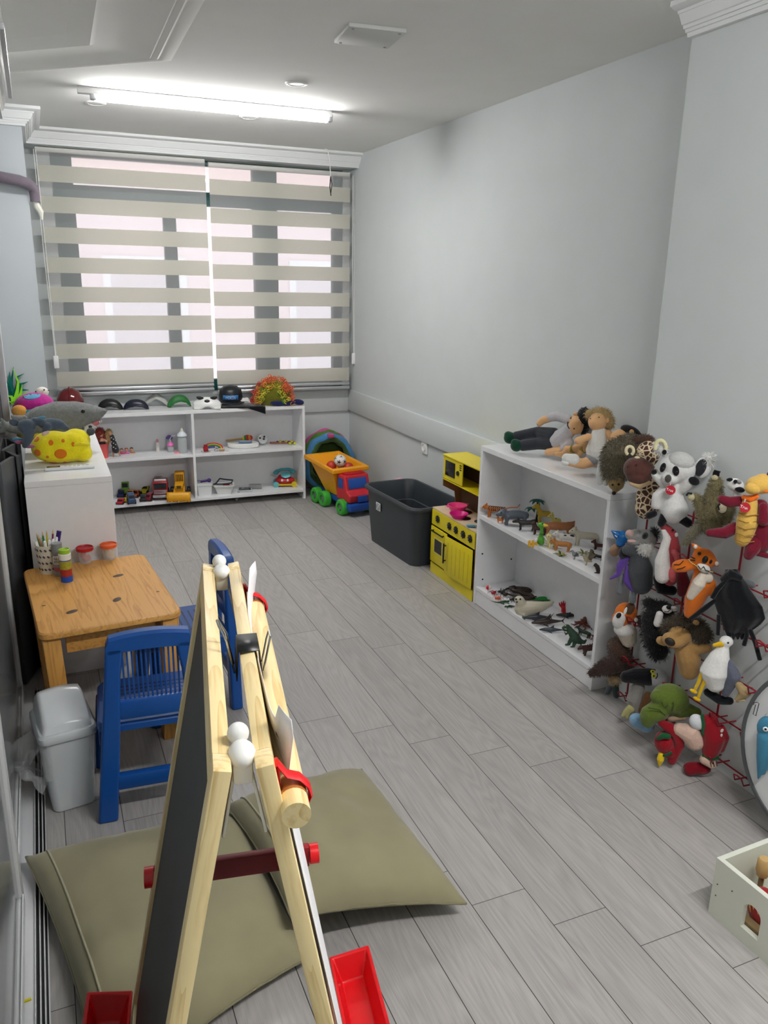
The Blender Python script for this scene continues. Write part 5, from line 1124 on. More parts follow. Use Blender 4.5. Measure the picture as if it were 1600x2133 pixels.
for u, v, r in ((92, 812, 1.8), (101, 813, 1.3)): MB().ell(P_(u, v, -13 if u < 95 else -7), r*k, seg=8).obj('eye', BLK, t)
MB().ell(P_(75, 816, -4), 2.2*k, seg=8).obj('nose', BLK, t)
# felt grass hung on the column
t = fthing('felt_plant', 'dark teal and lime felt grass decoration on the column face', 'wall decoration', (-.1, 5.098, .9), 32, 810); k = FR.k
DT, LG = felt('0f6a5e'), felt('8ed82a')
def blade(pts, w0, d, mt, nm='leaf'):
    k = FR.k; q = [FR.p(u, v, d) for u, v in pts]; n = len(q); b = MB(); L_, R_ = [], []
    for i, p in enumerate(q):
        tt = (q[min(i+1, n-1)]-q[max(i-1, 0)]).normalized(); nn = Vector((-tt.z, 0, tt.x))*w0*k*(1-.93*(i/(n-1))**1.6)
        L_.append(p+nn); R_.append(p-nn)
    poly = [(p.x, p.z) for p in L_+R_[::-1]]
    b.prism(poly, 2.2*k, Matrix.Translation((0, q[0].y, 0)) @ My); return b.obj(nm, mt, t)
for i, pts in enumerate(([(28, 828), (24, 800), (28, 764)], [(26, 828), (18, 806), (10, 785)], [(24, 830), (14, 818), (8, 800)], [(30, 826), (38, 800), (36, 785), (50, 778)], [(32, 826), (44, 800), (58, 795)], [(32, 828), (46, 812), (60, 812)], [(26, 834), (18, 840), (20, 850)], [(22, 826), (20, 790), (20, 774)])): blade(pts, 4.5, -2-(i % 3), DT)
for i, pts in enumerate(([(30, 836), (36, 815), (38, 795), (26, 766)], [(28, 836), (24, 826), (14, 824)], [(32, 838), (44, 818), (46, 800)], [(32, 838), (48, 824), (56, 816)], [(28, 840), (20, 834), (30, 846)])): blade(pts, 4.2, -7-(i % 2), LG)
# ================================================================== dolls lying on the tall bookcase
ZD = .83
SKN = felt('d9ab7c')
def at_(u, v, z, dx=0, dy=0, dz=0): return atz(u, v, z)+Vector((dx, dy, dz))
t = fthing('rag_doll', 'cloth boy doll with black hair and green shoes lying on the bookcase', 'doll', at_(1140, 947, ZD, -.035), 1140, 940); k = FR.k
blob('body', [E_(1203, 884, 17, 21, -52, 17, 14), C_([(1190, 900, -44), (1170, 910, -30), (1160, 920, -22)], [10, 17, 17]), C_([(1186, 874, -36), (1160, 866, -20), (1130, 876, -8), (1124, 882, -6)], [9, 9, 8, 7]), C_([(1184, 925, -46), (1168, 938, -44), (1142, 942, -32)], [8, 8, 8])], SKN, t)
blob('shirt', [C_([(1186, 896, -44), (1172, 910, -32), (1162, 918, -24)], [14, 19, 20]), C_([(1184, 874, -36), (1162, 867, -21), (1147, 869, -15)], [10, 10.5, 9.5]), C_([(1186, 922, -48), (1176, 932, -48)], [9.5, 9.5])], cloth('b9b6b9'), t)
blob('trousers', [C_([(1152, 907, -18), (1120, 902, 4), (1076, 910, 6)], [17, 14, 12]), C_([(1152, 922, -22), (1120, 924, -10), (1090, 928, -12)], [16, 13, 12])], cloth('33363c'), t)
for u, v, d in ((1062, 912, 6), (1076, 928, -12)): blob('shoe', [E_(u, v, 13, 13, d, 13), E_(u-3, v-6, 9, 8, d, 10)], felt('12402e'), t)
hr = blob('hair', [E_(1213, 872, 13, 24, -50, 17, 14), E_(1218, 885, 9, 20, -50, 14, 6)], furm('0e0e12'), t); fuzz(hr, 700, 4*k, .5*k, furm('16161b'))
for u, v in ((1189, 871), (1196, 893)): MB().ell(P_(u, v, -67), 1.6*k, seg=8).obj('eye', BLK, t)
MB().tube([P_(1183, 879, -65), P_(1182, 886, -68), P_(1186, 893, -69)], 1.2*k, 6).obj('moustache', BLK, t)
ellpart('ear', t, SKN, E_(1199, 862, 5, 4, -52, 4))
t = fthing('rag_doll', 'cloth girl doll with frizzy blond hair and white dress on the bookcase', 'doll', at_(1240, 985, ZD, .0), 1240, 968); k = FR.k
gb = blob('body', [E_(1245, 878, 20, 21, 0, 20), C_([(1246, 898, 0), (1244, 940, 0)], [10, 20]), C_([(1266, 902, -2), (1276, 918, -8), (1270, 935, -14)], [8, 8, 7]), C_([(1226, 910, -6), (1214, 914, -12), (1204, 918, -16)], [8, 8, 8]), C_([(1238, 958, -6), (1215, 966, -16), (1188, 962, -22)], [13, 12, 10])], SKN, t)
blob('dress', [C_([(1248, 900, -1), (1246, 918, -2), (1244, 938, -2)], [15, 19, 24])], cloth('d9d8d2'), t)
blob('trousers', [C_([(1240, 946, -2), (1234, 956, -8)], [17, 15])], cloth('8b8b90'), t)
blob('sock', [C_([(1196, 957, -24), (1180, 954, -26)], [12, 10]), E_(1178, 963, 9, 7, -26, 10)], cloth('dcdcd8'), t)
gh = blob('hair', [E_(1250, 868, 24, 20, 8, 18), E_(1268, 880, 12, 16, 8, 12), E_(1228, 862, 9, 9, 4, 9)], furm('a68c5e'), t); fuzz(gh, 1100, 8*k, .45*k, furm('b59c6c'), .5, spread=.9)
for u, v in ((1248, 869), (1230, 872)): MB().ell(P_(u, v, -19.5), 1.3*k, seg=8).obj('eye', plas('3a2a1c', .4), t)
ellpart('ear', t, SKN, E_(1265, 876, 4, 6, -8, 3))
t = fthing('baby_doll', 'small tan cloth baby doll curled between the boy and girl dolls', 'doll', at_(1190, 963, ZD), 1190, 957); k = FR.k
blob('body', [E_(1213, 927, 14, 12, -14, 12, -20), C_([(1206, 934, -16), (1186, 936, -20)], [9, 8]), C_([(1196, 938, -20), (1180, 946, -22), (1160, 946, -24)], [6, 6, 5]), C_([(1216, 936, -22), (1204, 948, -24)], [7, 6]), C_([(1180, 934, -20), (1172, 950, -24)], [6, 5])], SKN, t)
for u, v in ((1193, 936), (1215, 936)): MB().lathe([(7*k, -3*k), (8.6*k, -3*k), (9*k, 3*k), (7*k, 3*k), (7*k, -3*k)], P_(u, v, -21), (30, 60, 0), 20).obj('bracelet', felt('8a7a2a'), t)
t = fthing('rag_doll', 'dark-haired cloth doll lying against the wall behind the hedgehog puppet', 'doll', at_(1292, 1000, ZD, -.02, 0, 0), 1290, 955); k = FR.k
blob('body', [E_(1292, 910, 21, 17, 6, 18, -16), C_([(1296, 925, 10), (1290, 952, 4)], [14, 18])], SKN, t)
blob('hair', [E_(1314, 900, 24, 13, 10, 16, 24), E_(1326, 912, 10, 14, 12, 12)], furm('1d1718'), t); ellpart('ear', t, SKN, E_(1316, 900, 5, 6, -9, 3)); ellpart('earring', t, plas('6d7075', .3), E_(1305, 910, 6, 2.4, -13, 2, -14))
blob('dress', [C_([(1294, 930, 6), (1290, 950, 2)], [17, 21])], cloth('cfcfca'), t)
# ================================================================== red wire rack for hand puppets
WX = NX-.012
RW_ = mat('8a1220', .35, 'plastic')
t = thing('puppet_rack', 'red wire display rack on the wall behind the hand puppets', 'rack', (WX, 1.86, 0))
for y in (.34, .12, -.10, -.30): MB().tube([(0, y, .03), (0, y, .86)], .0035, 8).obj('upright', RW_, t)
for z in (.05, .2, .36, .52, .68, .84): MB().tube([(0, .35, z), (0, -.31, z)], .0028, 8).obj('crossbar', RW_, t)
for z in (.07, .22, .38, .54, .70):
    for y in (.28, .06, -.16, -.29):
        MB().tube([(0, y-.018, z), (-.075, y-.018, z+.006), (-.085, y-.016, z+.03), (-.088, y, z+.036), (-.085, y+.016, z+.03), (-.075, y+.018, z+.006), (0, y+.018, z)], .0026, 8).obj('hook', RW_, t)
def pup(name, label, u, v, x=1.925, cat='puppet', grp=None):
    t = fthing(name, label, cat, atx(u, v, x), u, v, grp); return t, FR.k
def eye(u, v, d, r, mt=None): MB().ell(P_(u, v, d), r*FR.k, seg=12).obj('eye', mt or plas('0c0c0e', .1), t)
def stroke(pts, r, name, mt): return MB().tube([P_(*q) for q in pts], r*FR.k, 6).obj(name, mt, t)
def tagdisc(u, v, d, r):
    k = FR.k; p = P_(u, v, d)
    MB().tube([P_(u, v-r-6, d+3), P_(u-1, v-r+1, d-1), P_(u+2, v-r-5, d+2)], .7*k, 5).obj('tag_string', felt('e9e9e9'), t)
    o = MB().lathe([(0, -1.0*k), (r*k, -.8*k), (r*k, .8*k), (0, 1.0*k)], p, (80, 0, -8), 28).obj('tag', plas('b3182c', .25), t)
    me = text_mesh('Trudi', r*.82*k); Mx = Matrix.Translation(p) @ rotm((80, 0, -8)) @ Matrix.Translation((0, 0, 1.4*k)) @ rotm((0, 0, 8)) @ Matrix.Shear('XY', 4, (.25, 0))
    Mx = Matrix.Translation(p+Vector((0, -1.6*k, 0))) @ rotm((80, 10, 0))
    me.transform(Mx); link('lettering', me, plas('f2f0f0', .4), o, smooth=False)
# hedgehog
t = fthing('hedgehog_puppet', 'shaggy olive brown hedgehog puppet hanging over the bookcase corner', 'puppet', at_(1292, 1030, ZD, .0, .04, .0), 1290, 960); k = FR.k
blob('glove', [C_([(1262, 958, 8), (1252, 990, 2), (1250, 1003, 0)], [16, 12, 8]), C_([(1270, 985, 0), (1262, 1006, -8)], [14, 7])], cloth('c9c9c6'), t)
hb = blob('body', [E_(1288, 955, 34, 44, 0, 34, 10), E_(1312, 925, 26, 20, 6, 24, 0), E_(1282, 980, 26, 26, -6, 26)], furm('5e5644'), t)
fuzz(hb, 4200, 11*k, .55*k, furm('6a6350'), .45, name='quills')
blob('face', [E_(1284, 1008, 17, 15, -18, 16), C_([(1284, 1014, -22), (1280, 1025, -26)], [11, 5])], plush('9c8558'), t)
MB().ell(P_(1279, 1027, -29), 4.5*k, seg=12).obj('nose', BLK, t); eye(1289, 1009, -34, 2.6); eye(1276, 1010, -33, 2.2)
ellpart('ear', t, plush('8f7a52'), E_(1291, 1000, 5, 4.5, -28, 3)); ellpart('ear', t, plush('8f7a52'), E_(1268, 1003, 4, 4, -24, 3))
# giraffe
gm_ = bpy.data.materials.new('giraffe_plush'); gm_.use_nodes = True; N, L = gm_.node_tree.nodes, gm_.node_tree.links
vo = N.new('ShaderNodeTexVoronoi'); vo.feature = 'DISTANCE_TO_EDGE'; vo.inputs['Scale'].default_value = 52; tc = N.new('ShaderNodeTexCoord'); L.new(tc.outputs['Object'], vo.inputs['Vector'])
rp = N.new('ShaderNodeValToRGB'); rp.color_ramp.elements[0].position = .085; rp.color_ramp.elements[0].color = lin('d8c6a6'); rp.color_ramp.elements[1].position = .12; rp.color_ramp.elements[1].color = lin('4a2a1e')
L.new(vo.outputs['Distance'], rp.inputs[0]); L.new(rp.outputs[0], N['Principled BSDF'].inputs['Base Color']); N['Principled BSDF'].inputs['Roughness'].default_value = .9
t, k = pup('giraffe_puppet', 'giraffe hand puppet with brown muzzle hanging between hedgehog and koala', 1340, 990)
blob('body', [C_([(1352, 990, 6), (1350, 1030, 4), (1347, 1058, 4)], [22, 25, 26]), E_(1350, 945, 26, 30, 0, 26)], gm_, t)
blob('muzzle', [E_(1320, 976, 22, 24, -24, 24), E_(1332, 978, 28, 26, -22, 26), E_(1342, 982, 22, 24, -22, 24), E_(1330, 992, 27, 18, -24, 25)], plush('55352f'), t)
blob('lip', [C_([(1316, 1006, -34), (1332, 1013, -38), (1352, 1006, -36)], [6, 6, 5])], plush('c9ad86'), t)
gh = blob('mane', [E_(1338, 914, 22, 9, 4, 10, -10), E_(1355, 918, 9, 9, 4, 9)], furm('4a3428'), t); fuzz(gh, 500, 5*k, .6*k, furm('4a3428'))
MB().tube([P_(1312+8*math.cos(R(a_)), 939-9*math.sin(R(a_)), -9) for a_ in range(-60, 241, 25)], 3.6*k, 10).obj('ear', plush('ded3ae'), t)
ellpart('eyelid', t, plush('e0d6b4'), E_(1328, 955, 7, 5, -22, 5, 10)); eye(1326, 958, -26, 2.4)
ellpart('nostril', t, plush('3d241f'), E_(1308, 972, 2, 3, -44, 2), E_(1326, 968, 2, 3, -46, 2))
# koala
KW = plush('d6d6d4'); KG = plush('b9b9b8'); KB = plush('16171b')
t, k = pup('koala_puppet', 'white and grey koala hand puppet with black ears and red round tag', 1410, 1000)
blob('body', [E_(1412, 974, 40, 33, 0, 34, 8), E_(1396, 996, 20, 16, -18, 20), C_([(1402, 1010, 4), (1400, 1040, 2), (1404, 1062, 2)], [20, 26, 32]), C_([(1385, 1022, -4), (1370, 1034, -6), (1366, 1052, -6)], [13, 13, 11]), C_([(1422, 1018, -8), (1438, 1006, -16)], [12, 11]), C_([(1378, 1006, -10), (1364, 988, -14)], [9, 9])], KW, t, smooth=5)
blob('forehead', [E_(1418, 962, 30, 22, -6, 28, 8)], KG, t)
for u, v, d, ru, rv, a_ in ((1381, 974, -30, 6, 11, 12), (1408, 981, -34, 7, 11, -14)): ellpart('eye_patch', t, KB, E_(u, v, ru, rv, d, 4, a_)); eye(u+1, v+2, d-3, 3.6, plas('241a18', .08))
blob('nose', [E_(1392, 997, 7, 9, -38, 6)], plush('4e4b49'), t)
MB().tube([P_(1368+11*math.cos(R(a_))+8, 932-15*math.sin(R(a_)), -2) for a_ in range(-20, 201, 20)], 4.2*k, 10).obj('ear', plush('d8d2a6'), t)
e1 = blob('ear_fur', [E_(1378, 938, 11, 10, 4, 8), E_(1368, 928, 6, 8, 4, 6)], furm('cfcfcc'), t); fuzz(e1, 420, 10*k, .5*k, furm('dadad8'))
ellpart('ear_lining', t, KB, E_(1384, 942, 5, 6, -6, 4))
blob('ear', [E_(1464, 974, 18, 25, 2, 10, 12)], KW, t); ellpart('ear_lining', t, plush('2b2c30'), E_(1460, 974, 11, 20, -7, 5, 12))
e2 = blob('ear_fur', [E_(1476, 958, 10, 12, 2, 8)], furm('cfcfcc'), t); fuzz(e2, 500, 13*k, .5*k, furm('dadad8'))
ellpart('paw', t, KB, E_(1362, 983, 7, 6, -20, 6)); ellpart('paw', t, KB, E_(1446, 1002, 12, 9, -26, 6, 25))
blob('foot', [C_([(1362, 1070, -10), (1352, 1074, -14)], [8, 8])], KB, t); blob('foot', [C_([(1386, 1072, -8), (1378, 1090, -10)], [11, 9])], KB, t); blob('foot', [C_([(1416, 1078, -6), (1434, 1090, -8)], [11, 10])], KB, t)
tagdisc(1397, 1021, -36, 10.5)
# sloth
t, k = pup('sloth_puppet', 'shaggy olive sloth puppet with black claws beside the koala', 1485, 1045)
SL = furm('6e6648')
sb = blob('body', [C_([(1492, 1004, 0), (1486, 1040, 0), (1482, 1090, 2)], [13, 20, 24]), C_([(1452, 1036, -6), (1462, 1066, -2), (1476, 1092, 0)], [9, 12, 16]), C_([(1520, 1060, 0), (1514, 1080, 0)], [12, 12])], SL, t)
fuzz(sb, 3600, 8*k, .5*k, furm('7d7656'), .4)
tl = blob('tail', [C_([(1462, 1092, 4), (1442, 1112, 4), (1426, 1132, 4)], [11, 10, 6])], furm('77735f'), t); fuzz(tl, 900, 8*k, .5*k, furm('86826e'), .4)
for u, v, d in ((1489, 994, -10), (1440, 1036, -12)): ellpart('palm', t, plush('b5ad8a'), E_(u, v, 8, 8, d, 6))
for i in range(4): stroke([(1486+3.6*i, 992, -12), (1487+3.6*i, 984, -13), (1490+3.6*i, 979+i, -13)], 2.0, 'claw', BLK)
stroke([(1430, 1032, -14), (1434, 1027, -15), (1442, 1028, -14)], 2.6, 'claw', BLK)
blob('belly', [E_(1504, 1058, 10, 12, -16, 8, -10)], plush('bdb49a'), t); stroke([(1498, 1062, -25), (1496, 1054, -26), (1500, 1049, -26)], 2, 'claw', BLK)
# panda
t, k = pup('panda_puppet', 'small black and white panda head peeking behind the dragon arm', 1532, 1012)
blob('head', [E_(1532, 1010, 19, 15, 4, 16, 14), E_(1536, 1030, 10, 14, 8, 10)], KW, t); ellpart('ear', t, KB, E_(1520, 999, 7, 4, -6, 5, -14)); ellpart('patch', t, KB, E_(1541, 1020, 11, 6.5, -9, 6, 8), E_(1532, 1003, 4.5, 4.5, -13, 4)); ellpart('snout', t, plush('8f9092'), E_(1540, 1003, 6, 4, -10, 4, 30))
# dragon
t, k = pup('dragon_puppet', 'yellow and wine red dragon puppet with orange collar and round tag', 1565, 1090, 1.91)
DY = plush('d5ab55'); DR = plush('6a1528')
blob('head', [E_(1582, 1010, 29, 21, -4, 26, -6), E_(1568, 1018, 17, 13, -22, 16), E_(1590, 998, 18, 12, 0, 18)], DY, t, smooth=5)
ellpart('horn', t, DR, E_(1602, 990, 5, 9, 0, 5)); ellpart('mouth', t, plush('d9752a'), E_(1598, 1024, 8, 4, -24, 4, -8))
blob('collar', [C_([(1550, 1036, -14), (1562, 1040, -18), (1576, 1034, -16)], [6, 8, 6])], felt('e0681c'), t)
bl = blob('belly', [C_([(1562, 1046, -6), (1558, 1085, -8), (1548, 1122, -6)], [17, 25, 19])], DY, t)
for i in range(5): stroke([(1538-2*i+1, 1068+14*i, -25), (1556-1.6*i, 1075+14*i, -33), (1580-2*i, 1072+14*i, -24)], 1.1, 'seam', plush('94702a'))
blob('body', [C_([(1584, 1056, 8), (1588, 1095, 8), (1586, 1130, 6)], [18, 26, 24])], DR, t)
blob('arm', [C_([(1540, 1044, 0), (1520, 1046, -4), (1504, 1040, -8)], [12, 13, 10])], DR, t); blob('arm', [C_([(1590, 1056, -14), (1590, 1084, -20)], [10, 13])], DR, t)
blob('leg', [C_([(1530, 1100, 0), (1510, 1110, -8), (1478, 1110, -12)], [14, 14, 9])], DR, t); blob('leg', [C_([(1575, 1130, -4), (1566, 1146, -12), (1560, 1156, -12)], [18, 16, 12])], DR, t)
blob('tail', [C_([(1580, 1150, 0), (1598, 1158, 0), (1620, 1160, 2)], [10, 6, 3])], DR, t)
tagdisc(1552, 1057, -34, 11.5)
# blue bird
t, k = pup('bird_puppet', 'shiny blue bird head puppet with tan body at the bookcase side', 1290, 1125, 1.955)
blob('head', [E_(1297, 1119, 15, 14, 0, 14), E_(1293, 1130, 10, 10, -2, 10), C_([(1286, 1114, -4), (1275, 1106, -8)], [9, 2])], plas('1e6fb8', .2), t); ellpart('body', t, plush('a3836a'), E_(1282, 1146, 12, 15, 4, 10, 20)); stroke([(1281, 1115, -12), (1286, 1119, -14)], 1.2, 'beak_line', felt('d9e2ea'))
# donkey with purple lining
t, k = pup('donkey_puppet', 'grey donkey puppet with white beard and purple lined cape', 1335, 1170, 1.935)
blob('head', [E_(1344, 1122, 26, 20, 0, 20, 12), C_([(1326, 1114, -6), (1312, 1114, -10)], [13, 10]), E_(1320, 1128, 14, 8, -8, 12)], plush('8d8d8b'), t)
ellpart('snout', t, plush('c9a9a2'), E_(1312, 1111, 9, 8, -16, 7), E_(1316, 1127, 9, 4, -16, 6)); ellpart('eye_patch', t, plush('3a3b3d'), E_(1344, 1116, 6, 8, -19, 4, 20)); eye(1343, 1116, -23, 2.4)
br = blob('beard', [E_(1346, 1142, 16, 14, -12, 12)], furm('cfcfcb'), t); fuzz(br, 600, 8*k, .5*k, furm('d6d6d2'))
mn = blob('mane', [E_(1362, 1112, 8, 12, 4, 8)], furm('2b2c2e'), t); fuzz(mn, 300, 10*k, .6*k, furm('232426'))
blob('body', [C_([(1330, 1155, 0), (1334, 1185, 0), (1336, 1215, 2)], [18, 27, 25]), C_([(1318, 1150, -6), (1306, 1146, -10)], [11, 11])], plush('45484c'), t)
PU = felt('5d3f91')
blob('lining', [C_([(1308, 1180, 0), (1306, 1210, -2), (1318, 1226, -4)], [6, 9, 7])], PU, t); blob('wing', [C_([(1304, 1160, 4), (1292, 1180, 2), (1288, 1196, 0), (1271, 1206, -4)], [11, 9, 6, 2])], PU, t); ellpart('shoulder', t, plush('2b2d33'), E_(1300, 1152, 12, 15, 0, 10))
for pts in ([(1294, 1200, 6), (1292, 1216, 6), (1291, 1232, 4)], [(1322, 1225, 2), (1320, 1240, 0), (1318, 1250, 0)]): blob('leg', [C_(pts, [7, 6, 8])], plush('6b6e72'), t)
# dinosaur
t, k = pup('dinosaur_puppet', 'coral red dinosaur puppet with long white front beside the grey donkey', 1392, 1155, 1.93)
CR_ = plush('a64046'); WT = plush('dcd9d6')
blob('body', [C_([(1384, 1096, 0), (1398, 1112, 4), (1404, 1140, 6), (1402, 1180, 6), (1396, 1206, 6)], [8, 13, 14, 19, 16])], CR_, t)
blob('front', [C_([(1382, 1104, -8), (1390, 1122, -10), (1384, 1142, -10), (1380, 1170, -10), (1380, 1200, -8)], [5, 9, 10, 17, 17])], WT, t)
blob('snout', [C_([(1382, 1098, -6), (1376, 1092, -8)], [7, 5])], CR_, t); eye(1402, 1104, -10, 2.6); ellpart('spike', t, WT, E_(1409, 1114, 4, 5, -4, 3))
blob('arm', [C_([(1404, 1150, -8), (1412, 1160, -14), (1412, 1168, -16)], [7, 8, 7])], plush('c05a5e'), t); blob('leg', [C_([(1398, 1190, -10), (1402, 1206, -16)], [10, 8])], plush('c05a5e'), t)
# black and dark red cloth pieces on lower hooks
t, k = pup('cloth_glove', 'plain black cloth glove puppet hanging below the coral dinosaur', 1385, 1225, 1.94); blob('glove', [C_([(1372, 1205, 6), (1378, 1226, 4), (1400, 1230, 2)], [12, 14, 11])], cloth('131316'), t)
t, k = pup('cloth_glove', 'dark wine red cloth glove puppet hanging beside the orange tiger', 1422, 1222, 1.95); blob('glove', [C_([(1420, 1196, 4), (1424, 1215, 4), (1420, 1234, 4)], [12, 15, 10])], cloth('5e1420'), t)
# tiger (orange)
t, k = pup('tiger_puppet', 'bright orange tiger puppet with white muzzle and raised paw', 1455, 1200, 1.90)
OR = felt('cf6a1c')
blob('body', [E_(1466, 1164, 26, 24, 0, 22, 22), C_([(1450, 1140, 0), (1442, 1132, 0)], [8, 3]), C_([(1488, 1172, 0), (1496, 1178, 0)], [9, 4]), C_([(1446, 1176, -4), (1424, 1178, -10), (1412, 1180, -12)], [11, 16, 14]), C_([(1462, 1190, 2), (1462, 1215, 2), (1446, 1252, 2), (1438, 1276, 2)], [17, 24, 22, 15]), C_([(1480, 1215, 0), (1486, 1235, 0)], [12, 10])], OR, t, smooth=4)
blob('muzzle', [E_(1466, 1183, 15, 10, -18, 10, 24)], WT, t); blob('belly', [C_([(1464, 1200, -14), (1456, 1215, -16), (1440, 1242, -12)], [10, 15, 10]), E_(1476, 1204, 10, 12, -14, 8)], plush('d9cfc0'), t)
ellpart('nose', t, BLK, E_(1469, 1166, 6, 9, -23, 5, 12)); ellpart('eye', t, BLK, E_(1457, 1153, 4, 4, -22, 3), E_(1481, 1170, 3, 5, -20, 3, 20))
ellpart('ear_lining', t, WT, E_(1449, 1139, 4, 5, -8, 3), E_(1493, 1174, 4, 5, -8, 3))
bk = felt('1a1512')
stroke([(1454, 1178, -27), (1460, 1186, -29), (1466, 1180, -28)], 1, 'mouth', bk); stroke([(1466, 1180, -28), (1470, 1188, -29), (1478, 1190, -27)], 1, 'mouth', bk)
for a_, b_ in (((1440, 1160), (1448, 1164)), ((1438, 1166), (1448, 1168)), ((1440, 1175), (1450, 1178))): stroke([(*a_, -13), (*b_, -17)], 1.2, 'stripe', bk)
stroke([(1404, 1176, -24), (1416, 1176, -27), (1424, 1168, -25)], 1, 'toe_line', bk); stroke([(1410, 1186, -25), (1420, 1184, -27), (1428, 1180, -26)], 1, 'toe_line', bk)
stroke([(1434, 1165, -14), (1440, 1172, -20), (1462, 1186, -29), (1486, 1192, -24)], .8, 'neck_cord', felt('dcc98a'))
# black costume
t, k = pup('bat_costume', 'large black cloth bat costume with hanging straps on the rack', 1530, 1265, 1.92)
BK2 = cloth('0d0f14')
LV = [(1186, 1512, 1536), (1200, 1510, 1544), (1212, 1504, 1552), (1228, 1490, 1562), (1245, 1486, 1574), (1265, 1492, 1588), (1288, 1500, 1594), (1300, 1506, 1584), (1318, 1512, 1560), (1328, 1518, 1545)]
def capf2(side):
    def f(a_, c):
        q = c*(len(LV)-1); i = min(int(q), len(LV)-2); fr_ = q-i
        v, l, r = [LV[i][j]*(1-fr_)+LV[i+1][j]*fr_ for j in range(3)]
        u = l+(r-l)*a_; dd = 24*math.sin(PI*a_)**.7*(math.sin(PI*min(1, c*1.05+.06))**.5)
        fold = 3.2*math.sin(a_*17+c*2.5)+2.2*noise.noise(Vector((a_*7, c*5, 3)))
        return P_(u, v+(4*math.sin(a_*21) if c > .97 else 0), side*(dd+fold*(.3+.7*c)))
    return f
MB().grid(capf2(-1), 44, 40).obj('cape', BK2, t, thick=.004, angle=180); MB().grid(capf2(.45), 24, 24).obj('cape_back', BK2, t, thick=.004, angle=180)
blob('collar', [C_([(1508, 1206, -14), (1522, 1196, -20), (1540, 1204, -16)], [8, 12, 8])], BK2, t)
for pts in ([(1514, 1208, -22), (1494, 1228, -22), (1484, 1246, -20)], [(1496, 1246, -8), (1470, 1266, -6), (1438, 1290, -2)]): MB().tube([P_(*q) for q in pts], [4*k, 6*k, 5*k], 8, flat=.6).obj('flap', BK2, t)
for pts in ([(1552, 1300, -8), (1556, 1322, -10), (1550, 1344, -10)], [(1562, 1310, -10), (1574, 1340, -10), (1583, 1374, -8)], [(1498, 1280, -6), (1497, 1300, -8), (1496, 1322, -8)]): MB().tube([P_(*q) for q in pts], 5*k, 8, flat=1.0).obj('strap', BK2, t)
ellpart('lining', t, plush('5a5d60'), E_(1562, 1216, 14, 8, 6, 8, 25))
# fox mask face puppet
t, k = pup('red_panda_puppet', 'orange and white red panda puppet with brown eye mask', 1305, 1300, 1.945)
blob('head', [E_(1304, 1276, 24, 22, 0, 20, -20), E_(1292, 1290, 18, 18, -8, 18)], OR, t); blob('muzzle', [E_(1290, 1292, 14, 20, -16, 12, 12), E_(1300, 1312, 22, 16, -10, 16)], WT, t); blob('body', [C_([(1306, 1316, 0), (1310, 1332, 2)], [22, 18])], plush('c4b8a6'), t)
ellpart('eye_mask', t, plush('5a4030'), E_(1312, 1268, 10, 15, -17, 5, 18)); ellpart('eye', t, BLK, E_(1289, 1282, 5, 7, -27, 3, 20)); ellpart('eye_white', t, felt('e9e9e4'), E_(1303, 1273, 3, 10, -20, 3, 12)); ellpart('fang', t, felt('e9e9e4'), E_(1325, 1291, 4, 5, -14, 3)); blob('ear', [C_([(1332, 1290, 0), (1344, 1312, 2)], [9, 7])], plush('6a3a26'), t)
# black monkey
t, k = pup('monkey_puppet', 'black shaggy monkey puppet with small white face beside the lion', 1372, 1300, 1.945)
mb_ = blob('body', [E_(1376, 1270, 30, 20, 6, 18), C_([(1352, 1290, 4), (1360, 1325, 4), (1372, 1355, 4)], [18, 24, 22]), E_(1352, 1256, 14, 12, 4, 12)], furm('131316'), t); fuzz(mb_, 1600, 10*k, .5*k, furm('1b1b1f'))
ellpart('face', t, WT, E_(1390, 1269, 11, 9, -15, 8), E_(1404, 1268, 8, 6, -11, 6)); ellpart('nose', t, BLK, E_(1393, 1265, 5, 5, -22, 3)); blob('chest', [C_([(1374, 1280, -16), (1370, 1298, -18)], [8, 9])], WT, t); stroke([(1384, 1274, -22), (1392, 1274, -23), (1398, 1268, -20)], .9, 'mouth', bk)
# lion
t, k = pup('lion_puppet', 'tan lion puppet with dark shaggy mane and big nose', 1420, 1340, 1.905)
LT = plush('a37f4e')
blob('body', [E_(1416, 1325, 26, 24, -6, 22, 20), E_(1402, 1334, 24, 17, -20, 20, 10), C_([(1424, 1342, 0), (1434, 1370, 0), (1436, 1396, 0)], [22, 27, 22]), C_([(1384, 1336, -4), (1376, 1334, -6)], [11, 10]), C_([(1452, 1352, -4), (1474, 1350, -8)], [13, 10])], LT, t, smooth=5)
ma = blob('mane', [C_([(1392, 1306, 4), (1420, 1294, 6), (1450, 1304, 6), (1466, 1325, 6)], [12, 14, 18, 16])], furm('3a2f22'), t); fuzz(ma, 2200, 13*k, .5*k, furm('453a2a'), .5)
ellpart('nose', t, plas('1d1512', .5), E_(1396, 1337, 12, 9, -37, 5, 25)); eye(1415, 1302, -26, 2.4); eye(1425, 1307, -27, 2.4); ellpart('ear', t, LT, E_(1450, 1297, 7, 6, -10, 4))
stroke([(1392, 1348, -34), (1416, 1352, -32), (1436, 1338, -26)], 1, 'mouth', plush('5e4526'))
